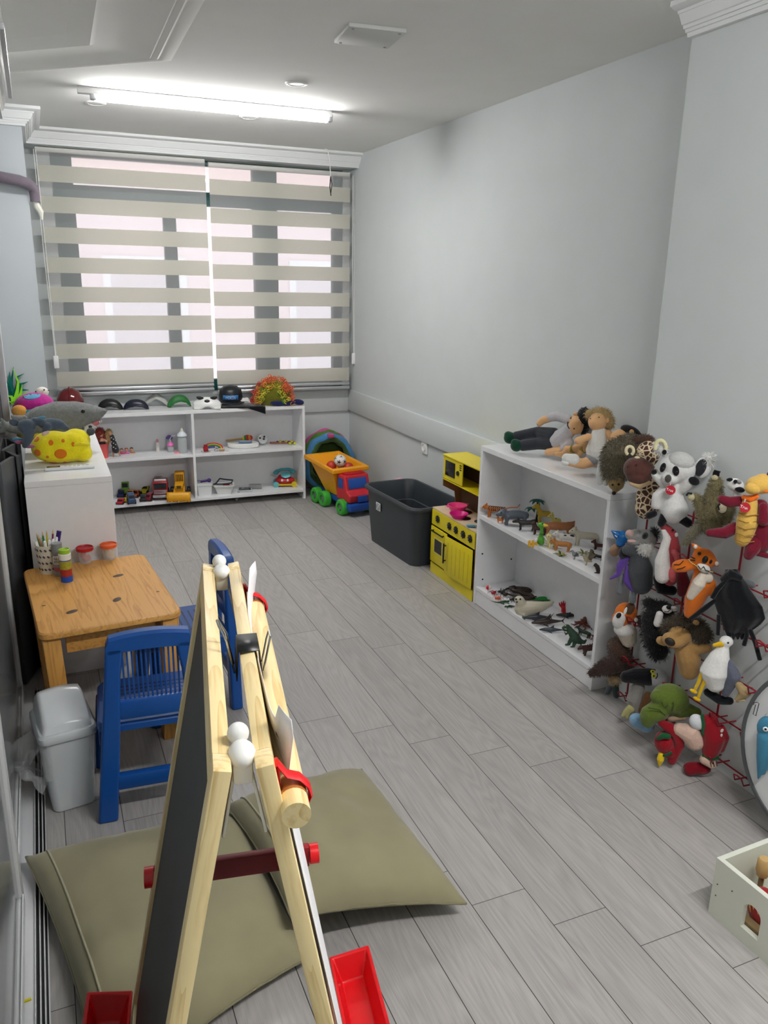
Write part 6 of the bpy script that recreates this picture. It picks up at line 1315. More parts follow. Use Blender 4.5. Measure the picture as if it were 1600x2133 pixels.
# seagull
t, k = pup('seagull_puppet', 'white seagull puppet with yellow beak and long yellow legs', 1500, 1390, 1.90)
GW = plush('e2e1de')
blob('body', [E_(1513, 1336, 15, 13, 0, 13), C_([(1510, 1346, 0), (1500, 1368, 0), (1488, 1400, 0), (1490, 1422, 0)], [10, 22, 32, 22])], GW, t, smooth=5)
blob('beak', [C_([(1504, 1341, -6), (1488, 1344, -8)], [7, 4])], felt('e3b51c'), t); eye(1517, 1339, -12, 2.2)
blob('wing', [C_([(1518, 1380, -4), (1528, 1408, -4), (1512, 1444, -2)], [8, 17, 9])], plush('5b5f6d'), t)
YLW = felt('d9b01c')
for pts, f in (([(1462, 1402, -8), (1456, 1420, -10), (1448, 1436, -10)], (1445, 1440)), ([(1472, 1410, -10), (1462, 1432, -12), (1455, 1452, -12)], (1452, 1456))):
    blob('leg', [C_(pts, [4.5, 4.5, 3.5])], YLW, t); blob('foot', [E_(f[0], f[1], 9, 4.5, -12, 5, 15)], YLW, t)
blob('tail', [C_([(1474, 1442, 6), (1500, 1458, 6), (1520, 1460, 6)], [9, 11, 9])], plush('15161b'), t)
t, k = pup('cloth_glove', 'tan beige cloth glove puppet behind the grey seagull wing', 1548, 1445, 1.93); blob('glove', [C_([(1540, 1428, 4), (1552, 1444, 2), (1536, 1458, 0)], [9, 13, 6])], plush('a38d66'), t); stroke([(1530, 1460, -2), (1552, 1459, -6)], 2.4, 'hem', felt('c9b592'))
# mole
t, k = pup('mole_puppet', 'dark brown furry mole puppet with pointed snout beside the bookcase base', 1280, 1385, 1.935)
MD = furm('33221d')
m1 = blob('body', [C_([(1286, 1346, 4), (1294, 1370, 4), (1300, 1392, 4)], [20, 24, 20])], furm('4a352b'), t); fuzz(m1, 1300, 6*k, .5*k, furm('543f33'))
m2 = blob('head', [C_([(1290, 1382, -10), (1266, 1388, -16), (1232, 1402, -22)], [20, 19, 8])], MD, t); fuzz(m2, 1400, 6*k, .5*k, furm('3d2a23'))
m3 = blob('chest', [E_(1280, 1414, 13, 14, -2, 10)], furm('8f7a5a'), t); fuzz(m3, 400, 7*k, .5*k, furm('9c8766'))
blob('foot', [C_([(1270, 1434, -2), (1266, 1442, -6)], [7, 6])], felt('3f474c'), t); blob('foot', [C_([(1282, 1434, -2), (1284, 1448, -6)], [8, 7])], felt('3f474c'), t)
# vulture
t, k = pup('vulture_puppet', 'grey vulture puppet with black neck and yellow ringed eyes', 1335, 1430, 1.93)
blob('neck', [C_([(1352, 1410, 0), (1322, 1408, 0), (1304, 1410, 0)], [19, 17, 13])], plush('15151a'), t); blob('head', [E_(1370, 1412, 22, 20, -2, 18, 15)], plush('b3b4b6'), t)
for u, v in ((1360, 1399), (1362, 1408)):
    ellpart('eye_ring', t, felt('d6d23a'), E_(u, v, 5, 4.5, -18, 3)); ellpart('eye', t, BLK, E_(u, v, 2, 2, -21, 2))
stroke([(1354, 1396, -17), (1362, 1394, -18), (1366, 1396, -18)], 1, 'brow', bk); stroke([(1366, 1414, -20), (1370, 1408, -20), (1369, 1402, -20)], 1, 'eye_line', bk)
blob('body', [C_([(1330, 1432, 4), (1322, 1456, 2), (1328, 1478, 2)], [14, 18, 12])], plush('8a8783'), t); blob('wing', [C_([(1350, 1450, -6), (1338, 1478, -8)], [10, 9])], plush('6b4a2c'), t)
blob('claw', [C_([(1314, 1476, -8), (1304, 1484, -10), (1298, 1490, -12)], [9, 7, 4]), C_([(1308, 1482, -10), (1306, 1494, -12)], [6, 4])], felt('a5a06a'), t)
# turtle
t, k = pup('turtle_puppet', 'olive green turtle puppet with big round head near the floor', 1385, 1465, 1.87)
TG = plush('5a6b2a')
blob('body', [E_(1396, 1456, 40, 34, 0, 34), C_([(1372, 1480, -16), (1352, 1490, -24), (1350, 1500, -24)], [24, 21, 17]), E_(1372, 1452, 18, 16, -18, 14), E_(1416, 1476, 24, 22, 0, 20), C_([(1430, 1478, 4), (1450, 1484, 6)], [16, 12])], TG, t, smooth=4)
for pts in ([(1350, 1474, -44), (1372, 1478, -42), (1386, 1490, -34)], [(1378, 1462, -40), (1384, 1474, -38), (1392, 1468, -36)], [(1400, 1480, -34), (1404, 1468, -36), (1402, 1462, -36)]): stroke(pts, 1.2, 'seam', plush('3c4a1a'))
blob('collar', [C_([(1398, 1496, -10), (1424, 1494, -8)], [8, 7])], plush('c4a78c'), t)
t, k = pup('duck_puppet', 'pale blue plush duck bill sticking out under the green turtle', 1332, 1505, 1.85)
blob('bill', [E_(1330, 1502, 20, 16, 0, 16, 20), E_(1346, 1512, 18, 14, 2, 14)], plush('86aecb'), t)
# jester-like rooster puppet in red
t, k = pup('rooster_puppet', 'red and green dressed rooster puppet slumped on the floor under the rack', 1440, 1545, 1.905)
RD, GR = felt('8f1420'), felt('17562f')
blob('head', [E_(1384, 1546, 22, 26, -4, 22, -10), E_(1396, 1562, 18, 20, -2, 18)], RD, t); blob('beak', [C_([(1378, 1572, -14), (1376, 1582, -16), (1374, 1594, -16)], [7, 8, 3])], felt('e6c21c'), t)
blob('stripe', [C_([(1372, 1538, -20), (1382, 1532, -24), (1392, 1534, -22)], [5, 7, 6])], GR, t); stroke([(1382, 1574, -18), (1392, 1572, -22), (1400, 1567, -20)], 3, 'stripe', GR)
blob('hood', [C_([(1378, 1506, 0), (1394, 1516, -4), (1412, 1530, -6), (1416, 1552, -6), (1400, 1584, -4)], [8, 13, 12, 11, 10])], RD, t)
blob('body', [C_([(1416, 1520, -6), (1440, 1528, -8), (1448, 1544, -8)], [15, 24, 20])], plush('d3b3a2'), t)
blob('shirt', [E_(1452, 1504, 16, 18, -10, 14, -30)], felt('d9dde0'), t)
blob('trousers', [C_([(1478, 1506, -4), (1488, 1536, -6), (1480, 1566, -8)], [20, 24, 18]), C_([(1500, 1520, 0), (1510, 1536, 0), (1502, 1560, 0)], [13, 10, 8])], RD, t)
stroke([(1463, 1488, -14), (1466, 1508, -22), (1464, 1530, -16)], 3.6, 'trim_band', GR); stroke([(1464, 1572, -16), (1480, 1580, -22), (1497, 1578, -16)], 4, 'trim_band', GR)
for i in range(4): ellpart('button', t, felt('e6d6d2'), E_(1504-2*i, 1522+10*i, 3, 5, -18, 3, 20))
blob('foot', [E_(1452, 1600, 29, 14, -6, 14, -8), E_(1438, 1604, 14, 12, -10, 13)], felt('7a0f1c'), t)
blob('hand', [C_([(1468, 1582, -14), (1484, 1592, -16)], [11, 10])], plush('d6b7a4'), t)
for i in range(3): stroke([(1480+6*i, 1587-1*i, -26), (1482+6*i, 1598-1*i, -25)], .9, 'finger_line', bk)
# ================================================================== plastic animals on the tall bookcase
def quad(name, label, u, v, z, h, L, H, gr, col, neck=(.05, .55), head=.2, snout=.16, tail=None, legr=.085, ears=True, rough=.45, hump=0, cat='toy animal', legcol=None, rest=None):
    """standing animal: one moulded body (trunk, neck, head, four jointed legs, tail); L long, H tall at the shoulder, built facing local +x"""
    pt = atz(u, v, z); t = thing(name, label, cat, pt, yawat(pt, h), 'plastic animals in the tall bookcase')
    m_ = plas(col, rough); by = H*(1-gr); r = H*gr*.62
    S = [('t', [(-L*.42, 0, by), (-L*.2, 0, by+r*.1+hump*H*.3), (L*.1, 0, by+hump*H), (L*.38, 0, by+r*.12)], [r*.85, r*1.0, r*1.02, r*.95])]
    nx, nz = L*.5+neck[0]*L, H*(.55+neck[1])
    S.append(('t', [(L*.36, 0, by+r*.3), (nx, 0, nz)], [r*.85, head*H*.8]))
    S.append(('t', [(nx, 0, nz), (nx+snout*L, 0, nz-H*.10)], [head*H, head*H*.55]))
    for sx in (-1, 1):
        for sy in (-1, 1):
            x = L*.36*sx; of = .03*L*(1 if sy > 0 else -1)
            S.append(('t', [(x, sy*r*.55, by-r*.2), (x+of-(.03*L if sx < 0 else -.01*L), sy*r*.62, by*.48), (x+of, sy*r*.62, legr*H*.6)], [r*.62, legr*H*1.05, legr*H*.8]))
            S.append(('e', (x+of+.015*L, sy*r*.62, legr*H*.5), (legr*H*1.3, legr*H, legr*H*.55)))
    if tail: S.append(('t', [(-L*.45, 0, by+r*.4)]+[(-L*.5+a*L, 0, b*H) for a, b in tail], [H*.05]*(1+len(tail))))
    o = blob('body', S, m_, t, smooth=2, vox=max(H, L)/46)
    if ears:
        for sy in (-1, 1): MB().ell((nx-head*H*.3, sy*head*H*.75, nz+head*H*.8), (head*H*.3, head*H*.22, head*H*.42)).obj('ear', m_, t)
    for sy in (-1, 1): MB().ell((nx+head*H*.55, sy*head*H*.72, nz+head*H*.2), head*H*.17, seg=8).obj('eye', BLK, t)
    return t, dict(by=by, r=r, nx=nx, nz=nz, hd=head*H, L=L, H=H)
def bands(t, q, n, mt, name='stripe'):
    for i in range(n):
        x = -q['L']*.38+q['L']*.74*i/(n-1); r = q['r']*1.0
        MB().tube([(x+.004*math.sin(a*2), math.sin(a)*r*1.06, q['by']+math.cos(a)*r*1.14) for a in [R(w_) for w_ in range(-110, 111, 20)]], q['H']*.032, 5).obj(name, mt, t)
def patches(t, q, lst, mt, name='patch'):
    for x, z, sy, rx, rz in lst: MB().ell((x*q['L'], sy*q['r']*.66, q['by']+z*q['r']), (rx*q['L'], q['r']*.24, rz*q['r']), seg=12).obj(name, mt, t)
ZQ = .482
t, q = quad('toy_tiger', 'orange striped plastic tiger with raised curled tail on the middle shelf', 1034, 1078, ZQ, 172, .095, .062, .34, 'b5692c', (.10, .26), .22, .1, [(0, .85), (-.25, .95), (-.55, 1.0), (-.66, 1.25)]); bands(t, q, 8, plas('2a1a12', .5)); MB().ell((q['nx']+q['hd']*.6, 0, q['nz']-q['hd']*.5), (q['hd']*.5, q['hd']*.6, q['hd']*.4)).obj('chin', plas('e0d6c6', .5), t)
quad('toy_hen', 'tiny orange brown toy animal between the tiger and the rhino', 1042, 1089, ZQ, 200, .028, .024, .4, 'c9722e', (.0, .6), .26, .12, [(0, 1.1)])
t, q = quad('toy_rhino', 'slate grey plastic rhino with lowered head on the middle shelf', 1073, 1092, ZQ, 196, .115, .078, .44, '565e68', (.06, .2), .24, .2, [(-.02, .6), (-.03, .4)], .11, hump=.06)
MB().cyl((q['nx']+.2*q['L'], 0, q['nz']), (q['nx']+.27*q['L'], 0, q['nz']+.26*q['H']), .05*q['H'], .005*q['H'], seg=10).obj('horn', plas('6b7078', .5), t)
t, q = quad('toy_wolf', 'dark charcoal plastic wolf facing the shelf edge beside the rhino', 1097, 1104, ZQ, 190, .08, .055, .34, '2f2d2b', (.10, .28), .22, .2, [(-.05, .5), (-.1, .35)])
# palm tree
pt = atz(1117, 1085, ZQ); t = thing('toy_palm', 'dark green plastic palm tree with two leaf tiers behind the wolf', 'toy tree', pt)
MB().tube([(0, 0, 0), (.004, 0, .05), (.001, 0, .098)], [.006, .004, .003], 8).obj('trunk', plas('241d18', .6), t); MB().lathe([(0, .004), (.02, .003), (.026, 0)]).obj('base', plas('241d18', .6), t)
for cx, cz, n, rr_ in ((0, .098, 9, .042), (-.03, .062, 7, .036)):
    b = MB()
    for i in range(n):
        a_ = 2*PI*i/n; d = Vector((math.cos(a_), math.sin(a_), 0)); s_ = Vector((-d.y, d.x, 0))
        pts = [(0, .001), (.35, .007), (.7, .005), (1, -.006)]; ws = [.003, .009, .008, .001]
        for (p0, z0), (p1, z1), w0, w1 in zip(pts, pts[1:], ws, ws[1:]):
            A, B = Vector((cx, 0, cz+z0))+d*rr_*p0, Vector((cx, 0, cz+z1))+d*rr_*p1
            f = b.b.faces.new([b.b.verts.new(x) for x in (A-s_*w0, A+s_*w0, B+s_*w1, B-s_*w1)])
    b.obj('fronds', plas('0f5a4a', .5), t, thick=.0012)
t, q = quad('toy_lioness', 'mustard yellow plastic pony with dark mane beside the palm tree', 1142, 1092, ZQ, 184, .115, .075, .32, 'b89a2e', (.0, .62), .18, .16, [(-.03, .7), (-.06, .35)], .07)
MB().tube([(q['L']*.4, 0, q['by']+q['r']*1.1), (q['nx']-.006, 0, q['nz']+q['hd']*.9), (q['nx']+.004, 0, q['nz']+q['hd'])], .0055, 8).obj('mane', plas('3a2c1c', .6), t); t.name = 'toy_pony'
t, q = quad('toy_horse', 'small dark brown plastic horse behind the green long-necked bird', 1124, 1114, ZQ, 176, .06, .045, .34, '3a2018', (.0, .6), .2, .16, [(-.03, .5)])
# green bird
t = fthing('toy_ostrich', 'bright green long-necked toy bird with yellow feet sitting on the shelf edge', 'toy animal', atz(1127, 1136, ZQ), 1127, 1136); k = FR.k
blob('body', [E_(1127, 1126, 9, 10, 0, 9), C_([(1127, 1118), (1129, 1106), (1128, 1096)], [5, 3.4, 4]), E_(1128, 1094, 8, 6.5, 0, 7)], plas('4f9a2e', .4), t); blob('beak', [C_([(1134, 1094, -3), (1140, 1095, -4)], [3.5, 2])], plas('e0c23a', .4), t)
blob('neck_ring', [E_(1128, 1112, 5, 2, 0, 5)], plas('1f5a2a', .4), t); ellpart('eye', t, BLK, E_(1130, 1091, 1.2, 1.4, -7, 1)); ellpart('wing', t, plas('e6ded6', .4), E_(1117, 1126, 3, 6, -2, 4, 20)); ellpart('wing', t, plas('e6ded6', .4), E_(1136, 1128, 3, 6, -2, 4, -20))
for u in (1103, 1110): blob('foot', [C_([(u, 1128, -10), (u, 1138, -12)], [3, 3])], plas('d9a52a', .4), t)
blob('leg', [C_([(1104, 1133, -10), (1118, 1133, -4)], [2, 3])], plas('d9a52a', .4), t)
t, q = quad('toy_bull', 'tan brown plastic bull standing behind the spotted dogs', 1162, 1115, ZQ, 12, .125, .075, .42, 'a3683f', (.08, .2), .21, .14, [(0, .8), (-.03, .4)], .08)
t, q = quad('toy_dog', 'pale yellow toy dog with black saddle behind the tan bull', 1166, 1103, ZQ, 186, .085, .06, .3, 'c9bb62', (.0, .55), .2, .16, [(-.04, .7), (-.08, .5)], .07); patches(t, q, [(.3, .6, 0, .16, .7)], plas('201d1a', .5))
t, q = quad('toy_puppy', 'cream toy puppy with dark ears sitting at the shelf edge', 1149, 1141, ZQ, 215, .04, .045, .4, 'd9cc96', (-.05, .65), .3, .1, [(-.02, .6)], .1); patches(t, q, [(.42, 2.1, 1, .14, .5), (.42, 2.1, -1, .14, .5)], plas('2a2018', .5))
t, q = quad('toy_calf', 'light orange plastic calf with turned head beside the cream puppy', 1171, 1147, ZQ, 178, .072, .05, .4, 'b87a3f', (.06, .28), .24, .14, [(0, .6), (-.02, .35)], .09)
t, q = quad('toy_cow', 'black and white spotted plastic cow behind the orange calf', 1182, 1133, ZQ, 180, .085, .055, .4, 'd9d6d0', (.08, .25), .22, .16, [(0, .6), (-.02, .3)], .08); patches(t, q, [(-.2, .3, 1, .14, .8), (.15, .2, 1, .12, .7), (-.05, .3, -1, .12, .7), (-.32, .3, -1, .1, .8), (.2, .5, -1, .1, .6)], plas('17171a', .45))
pt = atz(1206, 1112, ZQ); t = thing('toy_fence', 'dark red brown toy rail fence leaning behind the white sheep', 'toy fence', pt, -20)
for z in (.014, .026, .038): MB().box((0, 0, z), (.09, .004, .006)).obj('rail', plas('5e2318', .5), t)
for x in (-.04, 0, .04): MB().box((x, -.002, .025), (.007, .006, .05)).obj('post', plas('5e2318', .5), t)
t, q = quad('toy_sheep', 'off-white plastic sheep standing near the bookcase side panel', 1222, 1138, ZQ, 176, .105, .075, .36, 'c2bba8', (.06, .32), .2, .16, [(0, .6), (-.01, .35)], .065)
def leafplant(label, u, v, z, n, r, cols):
    pt = atz(u, v, z); t = thing('toy_plant', label, 'toy plant', pt)
    for i in range(n):
        a_ = 2*PI*i/n+.3; d = Vector((math.cos(a_), math.sin(a_), .35)); s_ = Vector((-d.y, d.x, 0)); ln = r*(1 if i % 2 else .75); b = MB()
        P3 = [Vector((0, 0, .003)), d*ln*.5+Vector((0, 0, .004)), d*ln]; ws = [.002, .0055, .0005]
        for A, B, w0, w1 in zip(P3, P3[1:], ws, ws[1:]): b.b.faces.new([b.b.verts.new(x) for x in (A-s_*w0, A+s_*w0, B+s_*w1, B-s_*w1)])
        b.obj('leaf', plas(cols[i % len(cols)], .5), t, thick=.001)
    MB().lathe([(0, .006), (.006, .004), (.008, 0)]).obj('base', plas('3a4a1c', .6), t)
leafplant('flat yellow green plastic leaf rosette at the shelf edge below the orange calf', 1168, 1158, ZQ, 7, .038, ['a3a24a', '4a5a24'])
leafplant('pale olive plastic leaf rosette in front of the white sheep', 1216, 1155, ZQ, 6, .04, ['8f8f5a', '6d7048'])
def bird(name, label, u, v, h, s, col, wing=None, z=ZQ, bill='2a2420', spread=0):
    pt = atz(u, v, z); t = thing(name, label, 'toy animal', pt, yawat(pt, h), 'plastic animals in the tall bookcase'); m_ = plas(col, .45)
    blob('body', [('t', [(-.4*s, 0, .42*s), (.1*s, 0, .6*s), (.32*s, 0, .95*s)], [.12*s, .26*s, .13*s]), ('e', (.36*s, 0, 1.02*s), (.16*s, .14*s, .14*s)), ('t', [(.0, .1*s, .4*s), (.02*s, .1*s, .04*s), (.12*s, .1*s, .03*s)], [.05*s]*3), ('t', [(.0, -.1*s, .4*s), (.02*s, -.1*s, .04*s), (.12*s, -.1*s, .03*s)], [.05*s]*3)], m_, t, smooth=2)
    MB().cyl((.48*s, 0, 1.02*s), (.72*s, 0, .96*s), .055*s, .01*s, seg=8).obj('bill', plas(bill, .5), t)
    for sy in (-1, 1):
        if spread: MB().grid(lambda a, c: Vector((-.1*s-.3*s*c-.25*s*a, sy*(.15+a*.55)*s, (.7+.75*a-.1*c)*s)), 4, 3).obj('wing', plas(wing or col, .5), t, thick=.0025)
        else: MB().ell((-.08*s, sy*.22*s, .6*s), (.3*s, .06*s, .16*s), (0, 24, 0), 12).obj('wing', plas(wing or col, .5), t)
    return t
bird('toy_penguin', 'small grey and white plastic water bird near the shelf edge', 1197, 1165, 200, .036, '8b8d8e', '4d5053')
bird('toy_vulture', 'brown and cream plastic vulture with raised wings by the shelf corner', 1222, 1177, 190, .042, 'a3977a', '6b5f48', spread=1)
t, q = quad('toy_gecko', 'glossy black plastic lizard against the bookcase side panel', 1246, 1165, ZQ, 150, .055, .024, .45, '131314', (.05, .3), .3, .15, [(-.2, .5), (-.4, .9)], .14)
t, q = quad('toy_fox', 'dark red brown small plastic fox in the shelf corner', 1249, 1146, ZQ, 170, .05, .034, .36, '4a1f18', (.02, .5), .24, .2, [(-.1, .6), (-.3, .5)])
t = fthing('toy_otter', 'dark brown plastic otter sitting upright at the shelf end', 'toy animal', atz(1245, 1194, ZQ), 1245, 1194); k = FR.k
blob('body', [C_([(1247, 1190), (1244, 1180), (1241, 1177)], [5, 5, 4]), C_([(1241, 1176), (1238, 1178)], [3.5, 2]), C_([(1244, 1193), (1239, 1194)], [2.5, 2])], plas('2c1815', .35), t); ellpart('eye', t, BLK, E_(1238, 1176, .8, .8, -3, .8))
# ------------------------------------------------------------------ bottom shelf: reptiles, insects and sea animals
ZS = .098
t = fthing('toy_ball', 'small half red half white toy ball against the bookcase side', 'ball', atz(1018, 1231, ZS), 1018, 1231); k = FR.k
MB().lathe([(0, -5.5*k), (3.6*k, -4.2*k), (5.5*k, 0), (3.6*k, 4.2*k), (0, 5.5*k)], P_(1019, 1224), (0, 90, 0), 18).obj('shell', plas('e0dcd8', .35), t); MB().lathe([(5.6*k, 0), (3.8*k, 4.4*k), (0, 5.8*k)], P_(1018, 1224), (0, -90, 0), 18).obj('red_half', plas('c3202c', .35), t)
def bug(name, label, u, v, h, s, col, n=3, z=ZS, leg=1.0, body=(1, .6, .45), group='plastic animals in the tall bookcase'):
    pt = atz(u, v, z); t = thing(name, label, 'toy animal', pt, yawat(pt, h), group); m_ = plas(col, .4)
    blob('body', [('e', (-.3*s, 0, .42*s), (.5*s*body[0], .42*s*body[1]*1.3, .36*s)), ('e', (.35*s, 0, .38*s), (.32*s, .28*s, .26*s))], m_, t, smooth=1)
    for sy in (-1, 1):
        for i in range(n):
            x = (.45-.4*i)*s if n < 5 else (.5-.28*i)*s; dx = (.35-.35*i)*s
            MB().tube([(x*.6, sy*.2*s, .42*s), (x+dx*.5, sy*.7*s*leg, .75*s), (x+dx, sy*1.15*s*leg, .05*s)], [.07*s, .06*s, .035*s], 6).obj('leg', m_, t)
    for sy in (-1, 1): MB().ell((.6*s, sy*.12*s, .5*s), .06*s, seg=8).obj('eye', BLK, t)
    return t
bug('toy_beetle', 'shiny deep red plastic beetle near the red and white ball', 1028, 1238, 230, .022, '9e1420', 3)
bug('toy_spider', 'big black plastic spider beside the coiled brown snake', 1044, 1237, 150, .026, '141416', 4, leg=1.25)
bug('toy_crab', 'orange plastic crab at the bottom shelf edge', 1036, 1249, 200, .02, 'd2552a', 4, leg=1.1)
bug('toy_beetle', 'black plastic stag beetle between the green frog and white seal', 1067, 1252, 210, .022, '1c1c22', 3)
def lizard(name, label, u, v, h, s, col, curl=.4):
    pt = atz(u, v, ZS); t = thing(name, label, 'toy animal', pt, yawat(pt, h), 'plastic animals in the tall bookcase')
    S = [('t', [(.9*s, 0, .22*s), (.5*s, .05*s, .22*s), (0, 0, .24*s), (-.5*s, .05*s, .2*s), (-1.0*s, curl*s*.6, .12*s), (-1.4*s, curl*s*1.3, .1*s)], [.13*s, .15*s, .22*s, .14*s, .08*s, .03*s])]
    for x in (.45, -.35):
        for sy in (-1, 1): S.append(('t', [(x*s, 0, .22*s), ((x+.1)*s, sy*.38*s, .26*s), ((x+.22)*s, sy*.52*s, .05*s)], [.08*s, .07*s, .06*s]))
    blob('body', S, plas(col, .4), t, smooth=1)
    for sy in (-1, 1): MB().ell((.9*s, sy*.1*s, .32*s), .05*s, seg=8).obj('eye', BLK, t)
    return t
lizard('toy_lizard', 'dark green plastic lizard with bent tail near the orange crab', 1048, 1257, 30, .034, '1f4a2e', 1.0)
lizard('toy_frog', 'dark green plastic frog at the edge below the white seal', 1061, 1265, 210, .026, '1c4228', .1)
lizard('toy_newt', 'thin dark red plastic newt behind the white seal', 1106, 1246, 20, .03, '5a1a1c', .5)
pt = atz(1075, 1240, ZS); t = thing('toy_snake', 'dark brown plastic snake lying in two loops on the bottom shelf', 'toy animal', pt, -35)
sp_ = [(-.07, .0), (-.05, .045), (.0, .075), (.05, .07), (.065, .05), (.045, .045), (.0, .055), (-.03, .03), (-.01, -.005), (.04, -.01), (.075, -.015), (.085, -.04), (.055, -.055), (.0, -.04), (-.04, -.025), (-.06, -.04)]
pts = []
for i in range(len(sp_)-1):
    a, b2 = Vector(sp_[i]), Vector(sp_[i+1])
    for f in (0, .5): p = a.lerp(b2, f); pts.append((p.x, p.y, .012+.012*(1 if 12 < 2*i+f*2 < 18 else 0)))
n = len(pts); MB().tube(pts, [.012*min(1, .25+3*i/n, .3+3*(n-1-i)/n) for i in range(n)], 10).obj('body', plas('33241c', .35), t, angle=180)
MB().ell((pts[-1][0], pts[-1][1], .013), (.014, .010, .009), (0, 0, 30)).obj('head', plas('2a1d17', .35), t)
t = fthing('toy_seal', 'large white plastic seal pup with raised head on the bottom shelf', 'toy animal', atz(1112, 1280, ZS), 1112, 1279); k = FR.k
blob('body', [C_([(1086, 1268, 0), (1100, 1266, 2), (1125, 1264, 6), (1146, 1258, 10)], [15, 15, 12, 6]), C_([(1086, 1264, 0), (1084, 1254, -2)], [13, 11]), E_(1082, 1250, 11, 9.5, -2, 10), C_([(1088, 1276, -8), (1092, 1282, -14)], [6, 3]), C_([(1146, 1258, 10), (1152, 1254, 14)], [5, 3])], plas('c9c2ac', .5), t, smooth=4)
for u, v, d in ((1084, 1248, -12), (1075, 1248, -10)): MB().ell(P_(u, v, d), 2.0*k, seg=10).obj('eye', plas('0e0e10', .15), t)
MB().ell(P_(1077, 1254, -11), 1.8*k, seg=8).obj('nose', BLK, t)
t = fthing('toy_leaf', 'bright green plastic leaf boat behind the white seal', 'toy', atz(1130, 1258, ZS), 1130, 1256); k = FR.k
MB().grid(lambda a, c: Vector(((-24+48*a)*k, (14+9*(2*c-1)*math.sin(PI*a))*k, (2+5*(2*c-1)**2*math.sin(PI*a)+4*a*a)*k)), 16, 8).obj('blade', plas('1f8a3a', .4), t, thick=.002)
MB().tube([(-24*k, 14*k, 2.4*k), (0, 14*k, 2.2*k), (24*k, 14*k, 6.4*k)], 1.2*k, 6).obj('midrib', plas('145a28', .4), t)
t = fthing('toy_coral', 'red plastic coral hand standing behind the dark whale', 'toy', atz(1175, 1275, ZS), 1175, 1274); k = FR.k
blob('branch', [C_([(1175, 1273), (1174, 1266)], [6, 5])]+[C_([(1174+1.2*i, 1266), (1174+4*i, 1260-abs(2-abs(i))*1.5), (1174+4.4*i, 1256-abs(2-abs(i))*2)], [2.6, 1.7, 1.2]) for i in (-2, -1, 0, 1, 2)], plas('c3202a', .4), t, smooth=1)
def shark(name, label, u, v, h, L, col, hammer=False, dots=False, fin=1.0):
    pt = atz(u, v, ZS); t = thing(name, label, 'toy animal', pt, yawat(pt, h), 'plastic animals in the tall bookcase'); m_ = plas(col, .35)
    S = [('t', [(.5*L, 0, .09*L), (.3*L, 0, .105*L), (0, 0, .115*L), (-.3*L, 0, .1*L), (-.48*L, 0, .1*L)], [.035*L, .075*L, .1*L, .05*L, .02*L])]
    for sy in (-1, 1): S.append(('t', [(.12*L, sy*.05*L, .07*L), (.02*L, sy*.2*L, .02*L)], [.045*L, .014*L]))
    if hammer: S.append(('t', [(.47*L, -.13*L, .09*L), (.5*L, 0, .09*L), (.47*L, .13*L, .09*L)], [.03*L]*3))
    blob('body', S, m_, t, smooth=2)
    def fin_(n, pr): MB().prism([(x*L, z*L) for x, z in pr], .018*L, Matrix.Translation((0, .009*L, 0)) @ My).obj(n, m_, t)
    fin_('dorsal_fin', [(.1, .19), (-.08, .19), (-.09, .19+.13*fin)]); fin_('tail_fin', [(-.42, .1), (-.48, .08), (-.58, .0), (-.52, .1), (-.62, .1+.16*fin), (-.52, .15)])
    if dots:
        for i in range(22): MB().ell((.3*L-.03*L*i, (.05 if i % 2 else -.05)*L*(1-abs(i-8)/26), .195*L-.0022*L*abs(i-9)), .010*L, seg=6).obj('spot', plas('c9cdd2', .4), t)
    for sy in (-1, 1): MB().ell((.42*L, sy*(.05 if not hammer else .13)*L, .12*L), .012*L, seg=8).obj('eye', BLK, t)
    return t
shark('toy_shark', 'slate grey plastic hammerhead shark in front of the white seal', 1118, 1291, 196, .13, '3a3e46', True)
shark('toy_shark', 'dark brown plastic shark with tall fins between hammerhead and speckled shark', 1140, 1301, 202, .145, '3a302c', False, fin=1.35)
shark('toy_shark', 'small speckled grey plastic whale shark at the shelf edge', 1149, 1316, 192, .105, '3f4650', False, True)
shark('toy_whale', 'black plastic whale lying below the red coral', 1184, 1286, 190, .11, '25282a', False, fin=.4)
pt = atz(1215, 1304, ZS); t = thing('toy_octopus', 'rust brown plastic octopus with spread arms on the bottom shelf', 'toy animal', pt, 0, 'plastic animals in the tall bookcase'); OC = plas('6b3222', .4)
blob('body', [('e', (0, 0, .022), (.016, .014, .015)), ('e', (.012, .006, .03), (.012, .011, .012))], OC, t, smooth=1)
for i in range(8):
    a_ = 2*PI*i/8+.2; d = Vector((math.cos(a_), math.sin(a_), 0)); s_ = Vector((-d.y, d.x, 0))
    MB().tube([Vector((0, 0, .016)), d*.022+Vector((0, 0, .013)), d*.04+s_*.008+Vector((0, 0, .005)), d*.055-s_*.004+Vector((0, 0, .004))], [.006, .005, .0035, .0015], 8).obj('arm', OC, t)
for sy in (-1, 1): MB().ell((-.010, sy*.008, .032), .0025, seg=8).obj('eye', BLK, t)
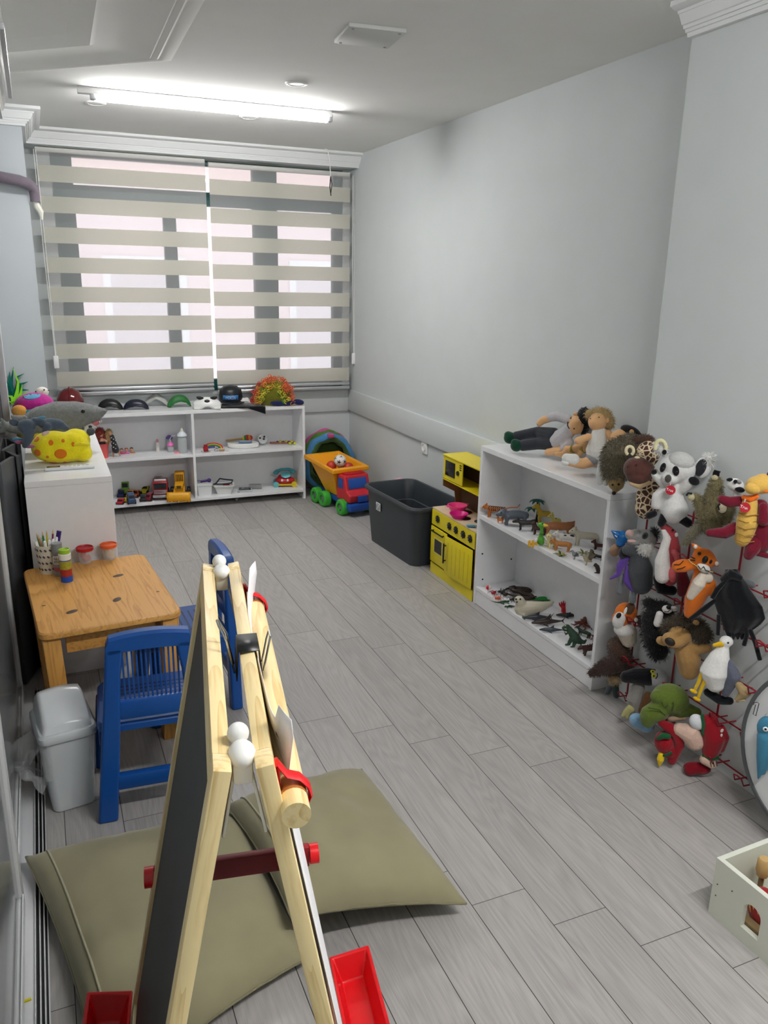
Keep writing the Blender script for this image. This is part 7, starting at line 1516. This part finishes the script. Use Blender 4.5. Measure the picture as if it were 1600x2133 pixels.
# dinosaurs
t = fthing('toy_dinosaur', 'standing dark green plastic tyrannosaur with open jaws on the bottom shelf', 'toy animal', atz(1195, 1345, ZS), 1195, 1344); k = FR.k
blob('body', [C_([(1180, 1306, -2), (1174, 1308, -4)], [6, 4]), C_([(1182, 1306, 0), (1190, 1316, 0), (1198, 1328, 0), (1208, 1336, 4), (1217, 1338, 8), (1221, 1333, 10)], [6, 8, 11, 7, 4, 2]), C_([(1176, 1313, -4), (1183, 1312, 0)], [2.4, 4]), C_([(1192, 1330, -6), (1186, 1338, -8), (1186, 1342, -8), (1179, 1343, -11)], [6, 4, 3, 2.5]), C_([(1200, 1332, 4), (1196, 1342, -4), (1195, 1347, -6), (1190, 1348, -9)], [6, 4, 3, 2.5]), C_([(1184, 1318, -6), (1178, 1322, -9)], [2.5, 1.8]), C_([(1180, 1320, 3), (1176, 1318, 0)], [2.2, 1.6])], plas('2f4a38', .45), t, smooth=2, vox=1.3*k)
MB().ell(P_(1178, 1303, -9), 1.3*k, seg=8).obj('eye', plas('e0dca0', .3), t)
b = MB()
for u, v in ((1188, 1309), (1194, 1316), (1200, 1320), (1206, 1328)): b.cyl(P_(u, v, 2), P_(u+3, v-4, 2), 2.4*k, .3*k, seg=6)
b.obj('back_spikes', plas('1f3026', .5), t)
MB().ell(P_(1178, 1309, -5), (4.5*k, 3*k, 1.6*k), seg=10).obj('mouth', plas('d9cfc0', .5), t)
t, q = quad('toy_stegosaurus', 'dark red brown plastic stegosaurus with back plates by the side panel', 1231, 1362, ZS, 215, .085, .05, .42, '3f1f1a', (.1, .2), .2, .14, [(-.2, .4), (-.4, .2)], .1)
for i in range(7): MB().cyl((-.034+.011*i, 0, q['by']+q['r']*.8), (-.036+.011*i, 0, q['by']+q['r']*1.75-abs(i-3)*.002), .0045, .0006, seg=6).obj('back_plate', plas('55251e', .5), t)
t, q = quad('toy_sauropod', 'dark green plastic long-tailed dinosaur behind the tyrannosaur', 1217, 1326, ZS, 150, .06, .035, .4, '23382b', (.15, .4), .16, .12, [(-.2, .5), (-.5, .15), (-.75, .12)], .1)
bug('toy_lobster', 'deep red plastic lobster half hidden by the bookcase side panel', 1238, 1330, 120, .022, '8f1a24', 4)
t = fthing('plastic_scrap', 'small yellow plastic scrap lying on the partition sill', 'scrap', Vector((-.165, 1.62, .006)), 64, 1985)
MB().box((0, 0, .0035), (.016, .007, .004), bev=.001).box((-.012, -.003, .002), (.012, .003, .002), rot=(0, 0, 30)).obj('piece', plas('d9cf1f', .4), t)
